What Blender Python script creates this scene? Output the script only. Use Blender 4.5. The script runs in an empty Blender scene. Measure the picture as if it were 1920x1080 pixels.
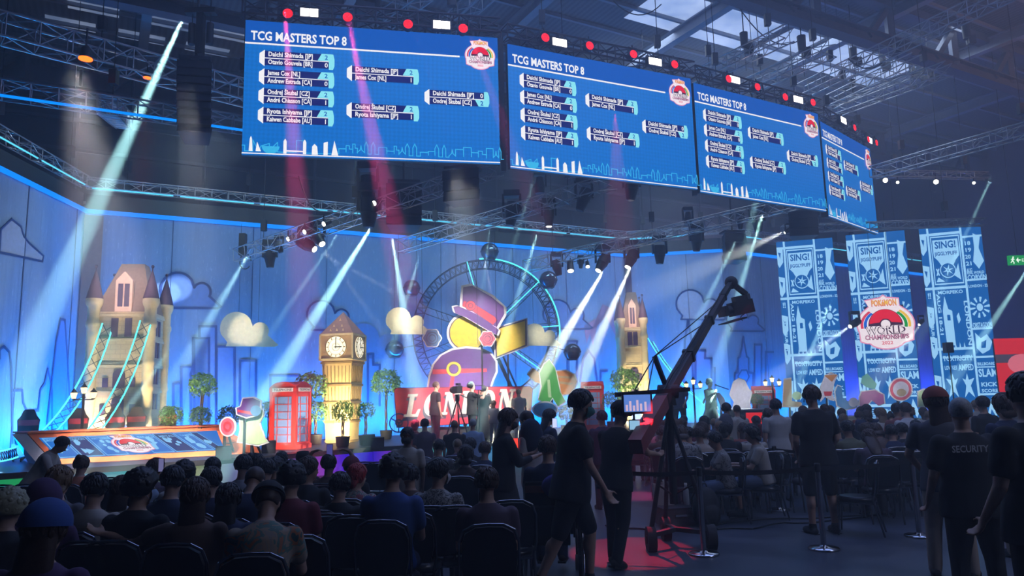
import bpy, bmesh, math, random
from mathutils import Vector, Matrix, Euler, noise
import numpy as np
random.seed(7)
scene = bpy.context.scene
COL = scene.collection
PI = math.pi
V = Vector

# ------------------------------------------------------------------ camera
FPX = 1386.0
PITCH = math.radians(8.35)
ROLL = math.radians(1.4)
CAM = V((0, 0, 1.85))
_F = V((0, math.cos(PITCH), math.sin(PITCH)))
_R0 = V((1, 0, 0)); _U0 = V((0, -math.sin(PITCH), math.cos(PITCH)))
_UP = _U0 * math.cos(ROLL) + _R0 * math.sin(ROLL)
_RT = _R0 * math.cos(ROLL) - _U0 * math.sin(ROLL)
cam_d = bpy.data.cameras.new('camera'); cam = bpy.data.objects.new('camera', cam_d); COL.objects.link(cam)
cam.matrix_world = Matrix(((_RT.x, _UP.x, -_F.x, CAM.x), (_RT.y, _UP.y, -_F.y, CAM.y), (_RT.z, _UP.z, -_F.z, CAM.z), (0, 0, 0, 1)))
cam_d.sensor_width = 36.0; cam_d.lens = 36.0 * FPX / 1920.0; cam_d.clip_end = 300; cam_d.clip_start = 0.05
scene.camera = cam
scene.view_settings.view_transform = 'Standard'; scene.view_settings.look = 'None'
scene.view_settings.exposure = 0.22; scene.view_settings.gamma = 1.0; scene.view_settings.use_curve_mapping = False
cy = scene.cycles
cy.max_bounces = 4; cy.diffuse_bounces = 2; cy.glossy_bounces = 2; cy.transmission_bounces = 3; cy.volume_bounces = 0
cy.transparent_max_bounces = 6; cy.sample_clamp_indirect = 3.0; cy.sample_clamp_direct = 0.0
cy.caustics_reflective = False; cy.caustics_refractive = False

def ray(px, py):
    return (_F + _RT * ((px - 960) / FPX) - _UP * ((py - 540) / FPX)).normalized()
def atY(px, py, Y):            # the point of the place seen at a pixel, Y metres ahead
    d = ray(px, py); return CAM + d * (Y / d.y)
def atZ(px, py, z):            # ... at a height
    d = ray(px, py); return CAM + d * ((z - CAM.z) / d.z)
def proj(p):
    q = V(p) - CAM; w = q.dot(_F); return (960 + FPX * q.dot(_RT) / w, 540 - FPX * q.dot(_UP) / w)

# ------------------------------------------------------------------ world: black hall filled with thin stage haze
world = bpy.data.worlds.new('world'); scene.world = world; world.use_nodes = True
nt = world.node_tree; nt.nodes.clear()
wo = nt.nodes.new('ShaderNodeOutputWorld'); bg = nt.nodes.new('ShaderNodeBackground'); bg.inputs[0].default_value = (0.01, 0.02, 0.05, 1); bg.inputs[1].default_value = 0.02
vs = nt.nodes.new('ShaderNodeVolumeScatter'); vs.inputs['Color'].default_value = (0.8, 0.88, 1, 1); vs.inputs['Density'].default_value = 0.013; vs.inputs['Anisotropy'].default_value = 0.25
nt.links.new(bg.outputs[0], wo.inputs['Surface']); nt.links.new(vs.outputs[0], wo.inputs['Volume'])
world.cycles.homogeneous_volume = True if hasattr(world.cycles, 'homogeneous_volume') else None
world.cycles.volume_sampling = 'MULTIPLE_IMPORTANCE'

# ------------------------------------------------------------------ lamps
STAGE_Z = 0.6
WALL_TOP = 7.8
U = V((math.cos(math.radians(29)), math.sin(math.radians(29)), 0)); N = V((math.sin(math.radians(29)), -math.cos(math.radians(29)), 0))  # along the stage / towards the audience
def look(o, target):
    d = V(target) - o.location; o.rotation_euler = d.to_track_quat('-Z', 'Y').to_euler()
def spot(loc, target, col, power, deg, blend=0.3, r=0.05, name='spot_lamp'):
    l = bpy.data.lights.new(name, 'SPOT'); l.energy = power; l.color = col; l.spot_size = math.radians(deg); l.spot_blend = blend; l.shadow_soft_size = r
    o = bpy.data.objects.new(name, l); COL.objects.link(o); o.location = loc; look(o, target); return o
def area(loc, target, col, power, sx, sy, name='area_lamp', spread=180):
    l = bpy.data.lights.new(name, 'AREA'); l.shape = 'RECTANGLE'; l.size = sx; l.size_y = sy; l.energy = power; l.color = col; l.spread = math.radians(spread)
    o = bpy.data.objects.new(name, l); COL.objects.link(o); o.location = loc; look(o, target); return o

# ------------------------------------------------------------------ materials
MATS = {}
def mat(name, col, rough=0.6, metal=0.0, noise_amt=0.12, scale=9.0, sheen=0.0):
    """a procedural surface: base colour broken up by soft noise"""
    if name in MATS: return MATS[name]
    m = bpy.data.materials.new(name); m.use_nodes = True; MATS[name] = m
    n = m.node_tree; b = n.nodes['Principled BSDF']
    b.inputs['Roughness'].default_value = rough; b.inputs['Metallic'].default_value = metal
    if noise_amt > 0:
        t = n.nodes.new('ShaderNodeTexNoise'); t.inputs['Scale'].default_value = scale; t.inputs['Detail'].default_value = 3
        tc = n.nodes.new('ShaderNodeTexCoord'); n.links.new(tc.outputs['Object'], t.inputs['Vector'])
        r = n.nodes.new('ShaderNodeMapRange'); r.inputs['To Min'].default_value = 1 - noise_amt * 2; r.inputs['To Max'].default_value = 1 + noise_amt * 2
        n.links.new(t.outputs['Fac'], r.inputs['Value'])
        mx = n.nodes.new('ShaderNodeVectorMath'); mx.operation = 'SCALE'; mx.inputs[0].default_value = col
        n.links.new(r.outputs[0], mx.inputs['Scale']); n.links.new(mx.outputs[0], b.inputs['Base Color'])
    else: b.inputs['Base Color'].default_value = (*col, 1)
    return m
def glow(name, col, strength=1.0, sample=False, base=None):
    if name in MATS: return MATS[name]
    m = bpy.data.materials.new(name); m.use_nodes = True; MATS[name] = m
    b = m.node_tree.nodes['Principled BSDF']; b.inputs['Base Color'].default_value = (*(base or (0.01, 0.01, 0.012)), 1); b.inputs['Roughness'].default_value = 0.5; b.inputs['Specular IOR Level'].default_value = 0.05
    b.inputs['Emission Color'].default_value = (*col, 1); b.inputs['Emission Strength'].default_value = strength
    m.cycles.emission_sampling = 'AUTO' if sample else 'NONE'
    return m
def S(r, g, b):   # sRGB 0-255 -> linear
    f = lambda c: (c / 255 / 12.92) if c / 255 <= 0.04045 else ((c / 255 + 0.055) / 1.055) ** 2.4
    return (f(r), f(g), f(b))
def nd(m, kind, **kw):
    n = m.node_tree.nodes.new(kind)
    for k, v in kw.items():
        if hasattr(n, k): setattr(n, k, v)
        else: n.inputs[k.replace('_', ' ')].default_value = v
    return n

# ------------------------------------------------------------------ mesh building
class MB:
    """collects simple solids into ONE mesh"""
    def __init__(s): s.v = []; s.f = []; s.sm = []
    def add(s, vs, fs, smooth=False):
        o = len(s.v); s.v += [tuple(v) for v in vs]; s.f += [tuple(i + o for i in f) for f in fs]; s.sm += [smooth] * len(fs); return s
    def box(s, c, sz, M=None):
        c = V(c); h = V(sz) / 2; vs = []
        for x in (-1, 1):
            for y in (-1, 1):
                for z in (-1, 1):
                    p = V((x * h.x, y * h.y, z * h.z)); p = (M @ p if M else p) + c; vs.append(p)
        return s.add(vs, [(0, 1, 3, 2), (4, 6, 7, 5), (0, 4, 5, 1), (2, 3, 7, 6), (0, 2, 6, 4), (1, 5, 7, 3)])
    def beam(s, a, b, w, h=None, up=(0, 0, 1)):     # a square bar between two points
        a = V(a); b = V(b); d = b - a; L = d.length
        if L < 1e-6: return s
        d.normalize(); u = V(up); x = d.cross(u)
        if x.length < 1e-3: x = d.cross(V((1, 0, 0)))
        x.normalize(); y = x.cross(d)
        M = Matrix((x, d, y)).transposed()
        return s.box((a + b) / 2, (w, L, h or w), M)
    def cyl(s, a, b, r0, r1=None, n=10, caps=True):
        a = V(a); b = V(b); r1 = r0 if r1 is None else r1; d = (b - a).normalized()
        x = d.cross(V((0, 0, 1)));
        if x.length < 1e-3: x = V((1, 0, 0))
        x.normalize(); y = d.cross(x); vs = []
        for p, r in ((a, r0), (b, r1)):
            for i in range(n):
                t = 2 * PI * i / n; vs.append(p + x * (r * math.cos(t)) + y * (r * math.sin(t)))
        fs = [(i, (i + 1) % n, n + (i + 1) % n, n + i) for i in range(n)]
        s.add(vs, fs, True)
        if caps: s.add(vs, [tuple(range(n))[::-1], tuple(range(n, 2 * n))])
        return s
    def tube(s, pts, r, n=6):
        for a, b in zip(pts[:-1], pts[1:]): s.cyl(a, b, r, n=n)
        return s
    def ell(s, c, r, M=None, nu=14, nv=9, fn=None):
        c = V(c); r = (r, r, r) if not hasattr(r, '__len__') else r; vs = []
        for j in range(nv + 1):
            ph = PI * j / nv
            for i in range(nu):
                t = 2 * PI * i / nu; p = V((math.sin(ph) * math.cos(t) * r[0], math.sin(ph) * math.sin(t) * r[1], math.cos(ph) * r[2]))
                if fn: p = fn(p)
                vs.append((M @ p if M else p) + c)
        fs = [(j * nu + i, (j + 1) * nu + i, (j + 1) * nu + (i + 1) % nu, j * nu + (i + 1) % nu) for j in range(nv) for i in range(nu)]
        return s.add(vs, fs, True)
    def rings(s, rings, n=14):      # rings: (centre, xaxis*rx, yaxis*ry)
        vs = []
        for c, ax, ay in rings:
            for i in range(n):
                t = 2 * PI * i / n; vs.append(V(c) + V(ax) * math.cos(t) + V(ay) * math.sin(t))
        k = len(rings); fs = [(j * n + i, j * n + (i + 1) % n, (j + 1) * n + (i + 1) % n, (j + 1) * n + i) for j in range(k - 1) for i in range(n)]
        s.add(vs, fs, True); return s.add(vs, [tuple(range(n))[::-1], tuple(range((k - 1) * n, k * n))])
    def lathe(s, prof, c=(0, 0, 0), n=16, M=None):
        vs = []
        for r, z in prof:
            for i in range(n):
                t = 2 * PI * i / n; p = V((r * math.cos(t), r * math.sin(t), z)); vs.append((M @ p if M else p) + V(c))
        k = len(prof); fs = [(j * n + i, j * n + (i + 1) % n, (j + 1) * n + (i + 1) % n, (j + 1) * n + i) for j in range(k - 1) for i in range(n)]
        s.add(vs, fs, True); return s.add(vs, [tuple(range(n))[::-1], tuple(range((k - 1) * n, k * n))])
    def prism(s, poly, O, X, Y, depth):   # 2-D outline in the plane O + x X + y Y, thickened by depth along X x Y
        O = V(O); X = V(X); Y = V(Y); Z = X.cross(Y).normalized() * depth; n = len(poly)
        vs = [O + X * x + Y * y for x, y in poly] + [O + X * x + Y * y + Z for x, y in poly]
        return s.add(vs, [tuple(range(n))[::-1], tuple(range(n, 2 * n))] + [(i, (i + 1) % n, n + (i + 1) % n, n + i) for i in range(n)])
    def outline(s, poly, O, X, Y, w, t, closed=True):   # a flat painted/bent line along a 2-D outline
        O = V(O); X = V(X); Y = V(Y); pts = [O + X * x + Y * y for x, y in poly]
        if closed: pts.append(pts[0])
        up = X.cross(Y)
        for a, b in zip(pts[:-1], pts[1:]):
            d = (b - a)
            if d.length < 1e-5: continue
            e = d.normalized() * (w * 0.45); s.beam(a - e, b + e, w, t, up=up)
        return s
    def mesh(s, name):
        me = bpy.data.meshes.new(name); me.from_pydata(s.v, [], s.f); me.polygons.foreach_set('use_smooth', s.sm); me.update(); return me
    def build(s, name, m, parent=None, loc=None):
        me = s.mesh(name)
        if m is not None: me.materials.append(m)
        return link(name, me, parent, loc)
def link(name, me, parent=None, loc=None):
    o = bpy.data.objects.new(name, me); COL.objects.link(o)
    if parent is not None: o.parent = parent
    if loc is not None: o.location = loc
    return o
USED = {}
def tag(o, label, cat, group=None):
    k = label.lower(); USED.setdefault(k, []).append(group)
    o['label'] = label; o['category'] = cat
    if group: o['group'] = group
    return o
def thing(name, label, cat, loc=(0, 0, 0), rz=0.0, group=None, scale=None):
    o = bpy.data.objects.new(name, None); COL.objects.link(o); o.location = loc; o.rotation_euler = (0, 0, rz); o.empty_display_size = 0.1
    if scale: o.scale = (scale,) * 3 if not hasattr(scale, '__len__') else scale
    return tag(o, label, cat, group)
def struct(o): o['kind'] = 'structure'; return o
def copy_tree(o, parent=None):
    c = o.copy(); COL.objects.link(c)
    if parent is not None: c.parent = parent
    for ch in list(o.children): copy_tree(ch, c)
    return c
def dup(o, loc, rz=None, label=None, group=None, rot=None):
    c = copy_tree(o); c.location = loc
    if rz is not None: c.rotation_euler = (0, 0, rz)
    if rot is not None: c.rotation_euler = rot
    if label: c['label'] = label; USED.setdefault(label.lower(), []).append(group)
    if group: c['group'] = group
    return c
def slot(o, m):            # a colour of its own on shared mesh data
    o.material_slots[0].link = 'OBJECT'; o.material_slots[0].material = m; return o

_TX = {}
def text_mesh(body, size=1.0, bold=0.0, shear=0.0, align='LEFT', ext=0.0, spacing=1.0):
    k = (body, size, bold, shear, align, ext, spacing)
    if k in _TX: return _TX[k]
    c = bpy.data.curves.new('t', 'FONT'); c.body = body; c.size = size; c.offset = bold; c.shear = shear; c.align_x = align; c.extrude = ext
    c.resolution_u = 2; c.space_character = spacing; c.fill_mode = 'FRONT' if ext == 0 else 'BOTH'
    o = bpy.data.objects.new('t', c); COL.objects.link(o); dg = bpy.context.evaluated_depsgraph_get(); dg.update()
    me = bpy.data.meshes.new_from_object(o.evaluated_get(dg)); bpy.data.objects.remove(o); bpy.data.curves.remove(c); me.materials.clear(); _TX[k] = me
    return me
def text_into(mb, body, O, X, Y, size, bold=0.0, shear=0.0, align='LEFT', width=None, ext=0.0, fn=None):
    """adds lettering to an MB, in the plane O + x X + y Y"""
    me = text_mesh(body, 1.0, bold, shear, align, 0.0); O = V(O); X = V(X); Y = V(Y); xs = [v.co.x for v in me.vertices]
    if not xs: return mb
    kx = size
    if width: kx = width / max(1e-4, max(xs) - min(xs))
    Z = X.cross(Y).normalized()
    P = []
    for v in me.vertices:
        x, y = v.co.x * kx, v.co.y * size
        if fn: x, y = fn(x, y)
        P.append(O + X * x + Y * y)
    F = [tuple(p.vertices) for p in me.polygons]
    if ext:
        n = len(P); mb.add(P, [f[::-1] for f in F]); mb.add([p + Z * ext for p in P], F)
        ed = {}
        for f in F:
            for a, b in zip(f, f[1:] + f[:1]): ed[(a, b)] = 1
        mb.add(P + [p + Z * ext for p in P], [(a, b, n + b, n + a) for a, b in ed if (b, a) not in ed])
    else: mb.add(P, F)
    return mb

BLACK = mat('matt_black_paint', (0.012, 0.013, 0.016), 0.55)
METAL = mat('brushed_aluminium', (0.42, 0.44, 0.48), 0.35, 0.8)
CHROME = mat('chrome_steel', (0.62, 0.62, 0.65), 0.15, 1.0, 0.03)
DARKMETAL = mat('dark_steel', (0.06, 0.065, 0.08), 0.45, 0.5)

# ================================================================== SETTING
def hp(u, n, z=0.0):      # hall coordinates: u along the stage, n towards the audience; origin on the set wall's left corner
    return V((P1.x, P1.y, 0)) + U * u + N * n + V((0, 0, z))
P1 = atZ(160, 392, WALL_TOP); P2 = atZ(1176, 477, WALL_TOP); P0 = atZ(-60, 283, WALL_TOP); P3 = atZ(1351, 467, WALL_TOP); P4 = atZ(1475, 482, WALL_TOP)
P1.z = P2.z = P0.z = P3.z = P4.z = 0
P5 = P4 + (P4 - P3).normalized() * 14
# floor: dark sealed concrete with a broken sheen
fl = MB(); fl.add([(-45, -12, 0), (60, -12, 0), (60, 62, 0), (-45, 62, 0)], [(0, 1, 2, 3)])
fm = bpy.data.materials.new('sealed_floor'); fm.use_nodes = True; b = fm.node_tree.nodes['Principled BSDF']
tc = nd(fm, 'ShaderNodeTexCoord'); n1 = nd(fm, 'ShaderNodeTexNoise'); n1.inputs['Scale'].default_value = 1.3; n1.inputs['Detail'].default_value = 8
cr = nd(fm, 'ShaderNodeValToRGB'); cr.color_ramp.elements[0].position = 0.3; cr.color_ramp.elements[0].color = (0.035, 0.045, 0.07, 1); cr.color_ramp.elements[1].position = 0.75; cr.color_ramp.elements[1].color = (0.085, 0.1, 0.14, 1)
L = fm.node_tree.links; L.new(tc.outputs['Object'], n1.inputs['Vector']); L.new(n1.outputs['Fac'], cr.inputs['Fac']); L.new(cr.outputs[0], b.inputs['Base Color'])
rr = nd(fm, 'ShaderNodeMapRange'); rr.inputs['To Min'].default_value = 0.28; rr.inputs['To Max'].default_value = 0.55; L.new(n1.outputs['Fac'], rr.inputs['Value']); L.new(rr.outputs[0], b.inputs['Roughness'])
struct(fl.build('floor', fm))
# hall shell: far wall, right wall, left wall, back wall, ceiling
HALL = mat('dark_hall_cladding', (0.05, 0.055, 0.085), 0.8, 0, 0.15, 0.6)
HALLR = mat('grey_hall_plaster', (0.16, 0.16, 0.2), 0.85, 0, 0.12, 0.4)
CEIL_Z = 15.0
def slab(name, a, b, z0, z1, t, m, side=None):
    mb = MB(); a = V((a.x, a.y, 0)); b = V((b.x, b.y, 0)); d = (b - a).normalized(); n = V((d.y, -d.x, 0))
    mb.add([a + V((0, 0, z0)), b + V((0, 0, z0)), b + V((0, 0, z1)), a + V((0, 0, z1)), a - n * t + V((0, 0, z0)), b - n * t + V((0, 0, z0)), b - n * t + V((0, 0, z1)), a - n * t + V((0, 0, z1))],
           [(0, 1, 2, 3), (5, 4, 7, 6), (0, 4, 5, 1), (3, 2, 6, 7), (0, 3, 7, 4), (1, 5, 6, 2)])
    return mb.build(name, m)
c1 = hp(-22, -7); c2 = hp(44, -7); c3 = hp(44, 48); c4 = hp(-22, 48)
wall_far = struct(slab('wall_far', c1, c2, 0, CEIL_Z, 0.3, HALL))
struct(slab('wall_right', c2, c3, 0, CEIL_Z, 0.3, HALLR))
struct(slab('wall_back', c3, c4, 0, CEIL_Z, 0.3, HALL))
struct(slab('wall_left', c4, c1, 0, CEIL_Z, 0.3, HALL))
# pipes and cable trays that cross the far wall
mb = MB()
for z, uu0, uu1 in ((9.2, -20, 22), (10.6, -20, 30), (11.7, -20, 30), (12.9, -20, 42), (8.8, 2, 14), (13.8, -20, 42)):
    mb.beam(hp(uu0, -6.8, z), hp(uu1, -6.8, z), 0.14, 0.14)
for k in range(14): mb.beam(hp(-19 + k * 4.6, -6.85, 7), hp(-19 + k * 4.6, -6.85, 15), 0.1, 0.1)
mb.build('pipe_run', mat('grey_pipe_paint', (0.1, 0.11, 0.15), 0.5), wall_far)
mb = MB()
for u_, z in ((-1, 9.6), (3.5, 8.9), (9, 9.9), (14, 9.1), (20, 10.2), (26, 9.4)): mb.beam(hp(u_, -6.7, z), hp(u_ + 1.6, -6.7, z), 0.16, 0.12)
mb.build('cable_tray', mat('pale_tray_metal', (0.42, 0.42, 0.45), 0.5), wall_far)

# ceiling deck, with corrugation in its bump
cm = bpy.data.materials.new('corrugated_roof_deck'); cm.use_nodes = True; b = cm.node_tree.nodes['Principled BSDF']; L = cm.node_tree.links
tc = nd(cm, 'ShaderNodeTexCoord'); mp = nd(cm, 'ShaderNodeMapping'); mp.inputs['Rotation'].default_value = (0, 0, math.radians(-29))
wv = nd(cm, 'ShaderNodeTexWave'); wv.inputs['Scale'].default_value = 1.6; wv.bands_direction = 'X'
cr = nd(cm, 'ShaderNodeValToRGB'); cr.color_ramp.elements[0].color = (0.035, 0.04, 0.06, 1); cr.color_ramp.elements[1].color = (0.09, 0.1, 0.13, 1)
L.new(tc.outputs['Object'], mp.inputs['Vector']); L.new(mp.outputs[0], wv.inputs['Vector']); L.new(wv.outputs['Fac'], cr.inputs['Fac']); L.new(cr.outputs[0], b.inputs['Base Color'])
bp = nd(cm, 'ShaderNodeBump'); bp.inputs['Strength'].default_value = 0.6; L.new(wv.outputs['Fac'], bp.inputs['Height']); L.new(bp.outputs[0], b.inputs['Normal']); b.inputs['Roughness'].default_value = 0.6
mb = MB(); mb.add([hp(-22, -7, CEIL_Z), hp(44, -7, CEIL_Z), hp(44, 48, CEIL_Z), hp(-22, 48, CEIL_Z), hp(-22, -7, CEIL_Z + .3), hp(44, -7, CEIL_Z + .3), hp(44, 48, CEIL_Z + .3), hp(-22, 48, CEIL_Z + .3)], [(3, 2, 1, 0), (4, 5, 6, 7), (0, 1, 5, 4), (2, 3, 7, 6), (1, 2, 6, 5), (3, 0, 4, 7)])
ceiling = struct(mb.build('ceiling', cm))
# roof steel: main I-beams along n, purlins along u, lattice webs
BEAM = mat('blue_grey_roof_steel', (0.085, 0.1, 0.15), 0.5, 0.3)
PURL = mat('pale_purlin_steel', (0.22, 0.25, 0.32), 0.5, 0.3)
def ibeam(mb, a, b, w, h):
    mb.beam(a + V((0, 0, h / 2)), b + V((0, 0, h / 2)), w, 0.05); mb.beam(a - V((0, 0, h / 2)), b - V((0, 0, h / 2)), w, 0.05); mb.beam(a, b, 0.05, h)
mb = MB()
for k in range(7):
    n0 = -5 + k * 8.0; mb.beam(hp(-22, n0, 14.75), hp(44, n0, 14.75), 0.4, 0.3); ibeam(mb, hp(-22, n0, 13.3), hp(44, n0, 13.3), 0.42, 0.42)
    for j in range(18):
        a = -22 + j * 3.7; mb.beam(hp(a, n0, 13.4), hp(a + 1.2, n0, 14.7), 0.2, 0.2); mb.beam(hp(a + 1.2, n0, 14.7), hp(a + 1.2, n0, 13.4), 0.22, 0.22)
o = mb.build('trim_1', BEAM); struct(o); o['label'] = 'lattice roof girders'
mb = MB()
for k in range(12):
    u0 = -21 + k * 5.6; ibeam(mb, hp(u0, -7, 14.55), hp(u0, 48, 14.55), 0.3, 0.4)
for k in range(34): mb.beam(hp(-22, -6 + k * 1.6, 14.9), hp(44, -6 + k * 1.6, 14.9), 0.1, 0.12)
o = mb.build('trim_2', PURL); struct(o); o['label'] = 'roof purlins'
# daylight panels let into the roof (translucent sheets that let the day in), dirty and uneven
sk = bpy.data.materials.new('translucent_rooflight'); sk.use_nodes = True; b = sk.node_tree.nodes['Principled BSDF']; L = sk.node_tree.links
nz = nd(sk, 'ShaderNodeTexNoise'); nz.inputs['Scale'].default_value = 0.8; nz.inputs['Detail'].default_value = 6; tc = nd(sk, 'ShaderNodeTexCoord'); L.new(tc.outputs['Object'], nz.inputs['Vector'])
cr = nd(sk, 'ShaderNodeValToRGB'); cr.color_ramp.elements[0].position = .3; cr.color_ramp.elements[0].color = (*S(105, 130, 175), 1); cr.color_ramp.elements[1].position = .72; cr.color_ramp.elements[1].color = (*S(165, 185, 225), 1)
L.new(nz.outputs['Fac'], cr.inputs['Fac']); L.new(cr.outputs[0], b.inputs['Emission Color']); b.inputs['Emission Strength'].default_value = 1.35; b.inputs['Base Color'].default_value = (.2, .22, .28, 1)
sk.cycles.emission_sampling = 'AUTO'
nwin = 0
def rooflight(u0, n0, w, h, st=1):
    global nwin; nwin += 1
    mb = MB(); mb.add([hp(u0, n0, 14.97), hp(u0 + w, n0, 14.97), hp(u0 + w, n0 + h, 14.97), hp(u0, n0 + h, 14.97)], [(0, 3, 2, 1)])
    o = struct(mb.build('window_%d' % nwin, st)); return o
sk2 = sk.copy(); sk2.name = 'dim_rooflight'; sk2.node_tree.nodes['Principled BSDF'].inputs['Emission Strength'].default_value = 0.45  # same rooflight sheet with a weaker glow

for u0 in (16.2, 19.2, 22.3, 25.2, 28.2): rooflight(u0, 6.0, 2.7, 2.3, sk)
for u0 in (-1.6, 0.6, 2.8, 5.0): rooflight(u0, -3.2, 1.5, 0.7, sk2); rooflight(u0 + .7, -1.7, 1.5, 0.9, sk2)
for u0 in (3.4, 9.5): rooflight(u0, 8.6, 3, 1.0, sk2)
for u0 in (13, 19, 24): rooflight(u0, 12.6, 2.2, 2.4, sk2)

# ================================================================== STAGE, SET WALL, LED WORK
def wallray(px, py, A, B, off=0.0):       # where the sight line meets the vertical plane through A and B
    d = ray(px, py); n = V(((B - A).y, -(B - A).x, 0)).normalized(); A2 = A + n * off
    return CAM + d * ((A2 - CAM).dot(n) / d.dot(n))
# ---- stage deck
SF = [atZ(-120, 896, STAGE_Z), atZ(520, 853, STAGE_Z), atZ(700, 838, STAGE_Z), atZ(1040, 824, STAGE_Z), atZ(1345, 814, STAGE_Z), atZ(1400, 790, STAGE_Z), atZ(1660, 778, STAGE_Z), atZ(1960, 762, STAGE_Z)]
back = [P5 + V((4, 0.6, 0)), P4, P3, P2, P1, P0]
poly = [(p.x, p.y) for p in SF] + [(p.x + .0, p.y + 0.3) for p in back]
sm = mat('black_stage_deck', (0.03, 0.035, 0.06), 0.35, 0, 0.2, 2)
mb = MB(); mb.prism(poly, (0, 0, STAGE_Z - 0.12), (1, 0, 0), (0, 1, 0), 0.12)
deck = struct(mb.build('floor_stage', sm))
def led_ramp(name, cols, strength, length):
    m = bpy.data.materials.new(name); m.use_nodes = True; b = m.node_tree.nodes['Principled BSDF']; L = m.node_tree.links
    tc = nd(m, 'ShaderNodeTexCoord'); sp = nd(m, 'ShaderNodeSeparateXYZ'); mr = nd(m, 'ShaderNodeMapRange'); mr.inputs['From Max'].default_value = length
    cr = nd(m, 'ShaderNodeValToRGB'); e = cr.color_ramp.elements; 
    while len(e) > 1: e.remove(e[-1])
    e[0].position = cols[0][0]; e[0].color = (*S(*cols[0][1]), 1)
    for p, c in cols[1:]: k = e.new(p); k.color = (*S(*c), 1)
    L.new(tc.outputs['Object'], sp.inputs[0]); L.new(sp.outputs['X'], mr.inputs['Value']); L.new(mr.outputs[0], cr.inputs['Fac']); L.new(cr.outputs[0], b.inputs['Emission Color'])
    b.inputs['Emission Strength'].default_value = strength; b.inputs['Base Color'].default_value = (.01, .01, .01, 1); m.cycles.emission_sampling = 'AUTO'; return m
cols_seg = [[(0, (20, 150, 110)), (.22, (40, 190, 110)), (.34, (120, 140, 190)), (.5, (60, 180, 190)), (.72, (150, 170, 120)), (.85, (120, 130, 190)), (.95, (150, 130, 190))],
            [(0, (10, 140, 240)), (.25, (170, 90, 200)), (.45, (150, 60, 220)), (.7, (70, 20, 255)), (1, (60, 20, 240))],
            [(0, (60, 30, 240)), (.12, (150, 70, 230)), (.2, (60, 190, 140)), (.5, (40, 120, 220)), (1, (90, 200, 180))],
            [(0, (90, 180, 170)), (.5, (40, 90, 200)), (1, (60, 160, 220))], [(0, (40, 90, 180)), (1, (40, 90, 180))], [(0, (90, 95, 120)), (1, (110, 110, 140))], [(0, (90, 95, 120)), (1, (110, 110, 140))]]
for i, (a, b_) in enumerate(zip(SF[:-1], SF[1:])):
    a = V((a.x, a.y, 0)); b_ = V((b_.x, b_.y, 0)); d = b_ - a; ln = d.length; ang = math.atan2(d.y, d.x)
    mb = MB(); mb.box((ln / 2, 0.06, (STAGE_Z - .13) / 2), (ln - .004, 0.08, STAGE_Z - 0.13))
    o = mb.build('led_fascia', led_ramp('led_fascia_colour_%d' % i, cols_seg[i], 0.55 if i < 4 else 0.1, ln), deck); o.location = a; o.rotation_euler = (0, 0, ang)
    mb = MB(); mb.box((ln / 2, -0.01, STAGE_Z - .06), (ln, 0.05, 0.12)); o = mb.build('deck_edge', BLACK, deck); o.location = a; o.rotation_euler = (0, 0, ang)

# ---- printed cloth backdrop
bm_ = bpy.data.materials.new('printed_rain_cloth'); bm_.use_nodes = True; b = bm_.node_tree.nodes['Principled BSDF']; L = bm_.node_tree.links; b.inputs['Roughness'].default_value = 0.9
tc = nd(bm_, 'ShaderNodeTexCoord'); mp = nd(bm_, 'ShaderNodeMapping'); mp.inputs['Rotation'].default_value = (0, math.radians(38), 0); mp.inputs['Scale'].default_value = (9, 9, 2.2)
nz = nd(bm_, 'ShaderNodeTexNoise'); nz.inputs['Scale'].default_value = 2.4; nz.inputs['Detail'].default_value = 2
cr = nd(bm_, 'ShaderNodeValToRGB'); cr.color_ramp.elements[0].position = .62; cr.color_ramp.elements[0].color = (.17, .28, .5, 1); cr.color_ramp.elements[1].position = .74; cr.color_ramp.elements[1].color = (.32, .44, .64, 1)
L.new(tc.outputs['Object'], mp.inputs['Vector']); L.new(mp.outputs[0], nz.inputs['Vector']); L.new(nz.outputs['Fac'], cr.inputs['Fac']); L.new(cr.outputs[0], b.inputs['Base Color'])
nf = nd(bm_, 'ShaderNodeTexNoise'); nf.inputs['Scale'].default_value = 1.0; mp2 = nd(bm_, 'ShaderNodeMapping'); mp2.inputs['Scale'].default_value = (2.2, 2.2, 0.12)
L.new(tc.outputs['Object'], mp2.inputs['Vector']); L.new(mp2.outputs[0], nf.inputs['Vector'])
bp = nd(bm_, 'ShaderNodeBump'); bp.inputs['Strength'].default_value = 0.5; bp.inputs['Distance'].default_value = 0.25; L.new(nf.outputs['Fac'], bp.inputs['Height']); L.new(bp.outputs[0], b.inputs['Normal'])
SEAM = mat('dark_cloth_seam', (0.05, 0.08, 0.2), 0.9)
LEDB = glow('blue_led_strip', S(0, 130, 255), 1.3, True); LEDC = glow('cyan_led_tube', S(90, 215, 255), 1.3, True)
walls = []
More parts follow.
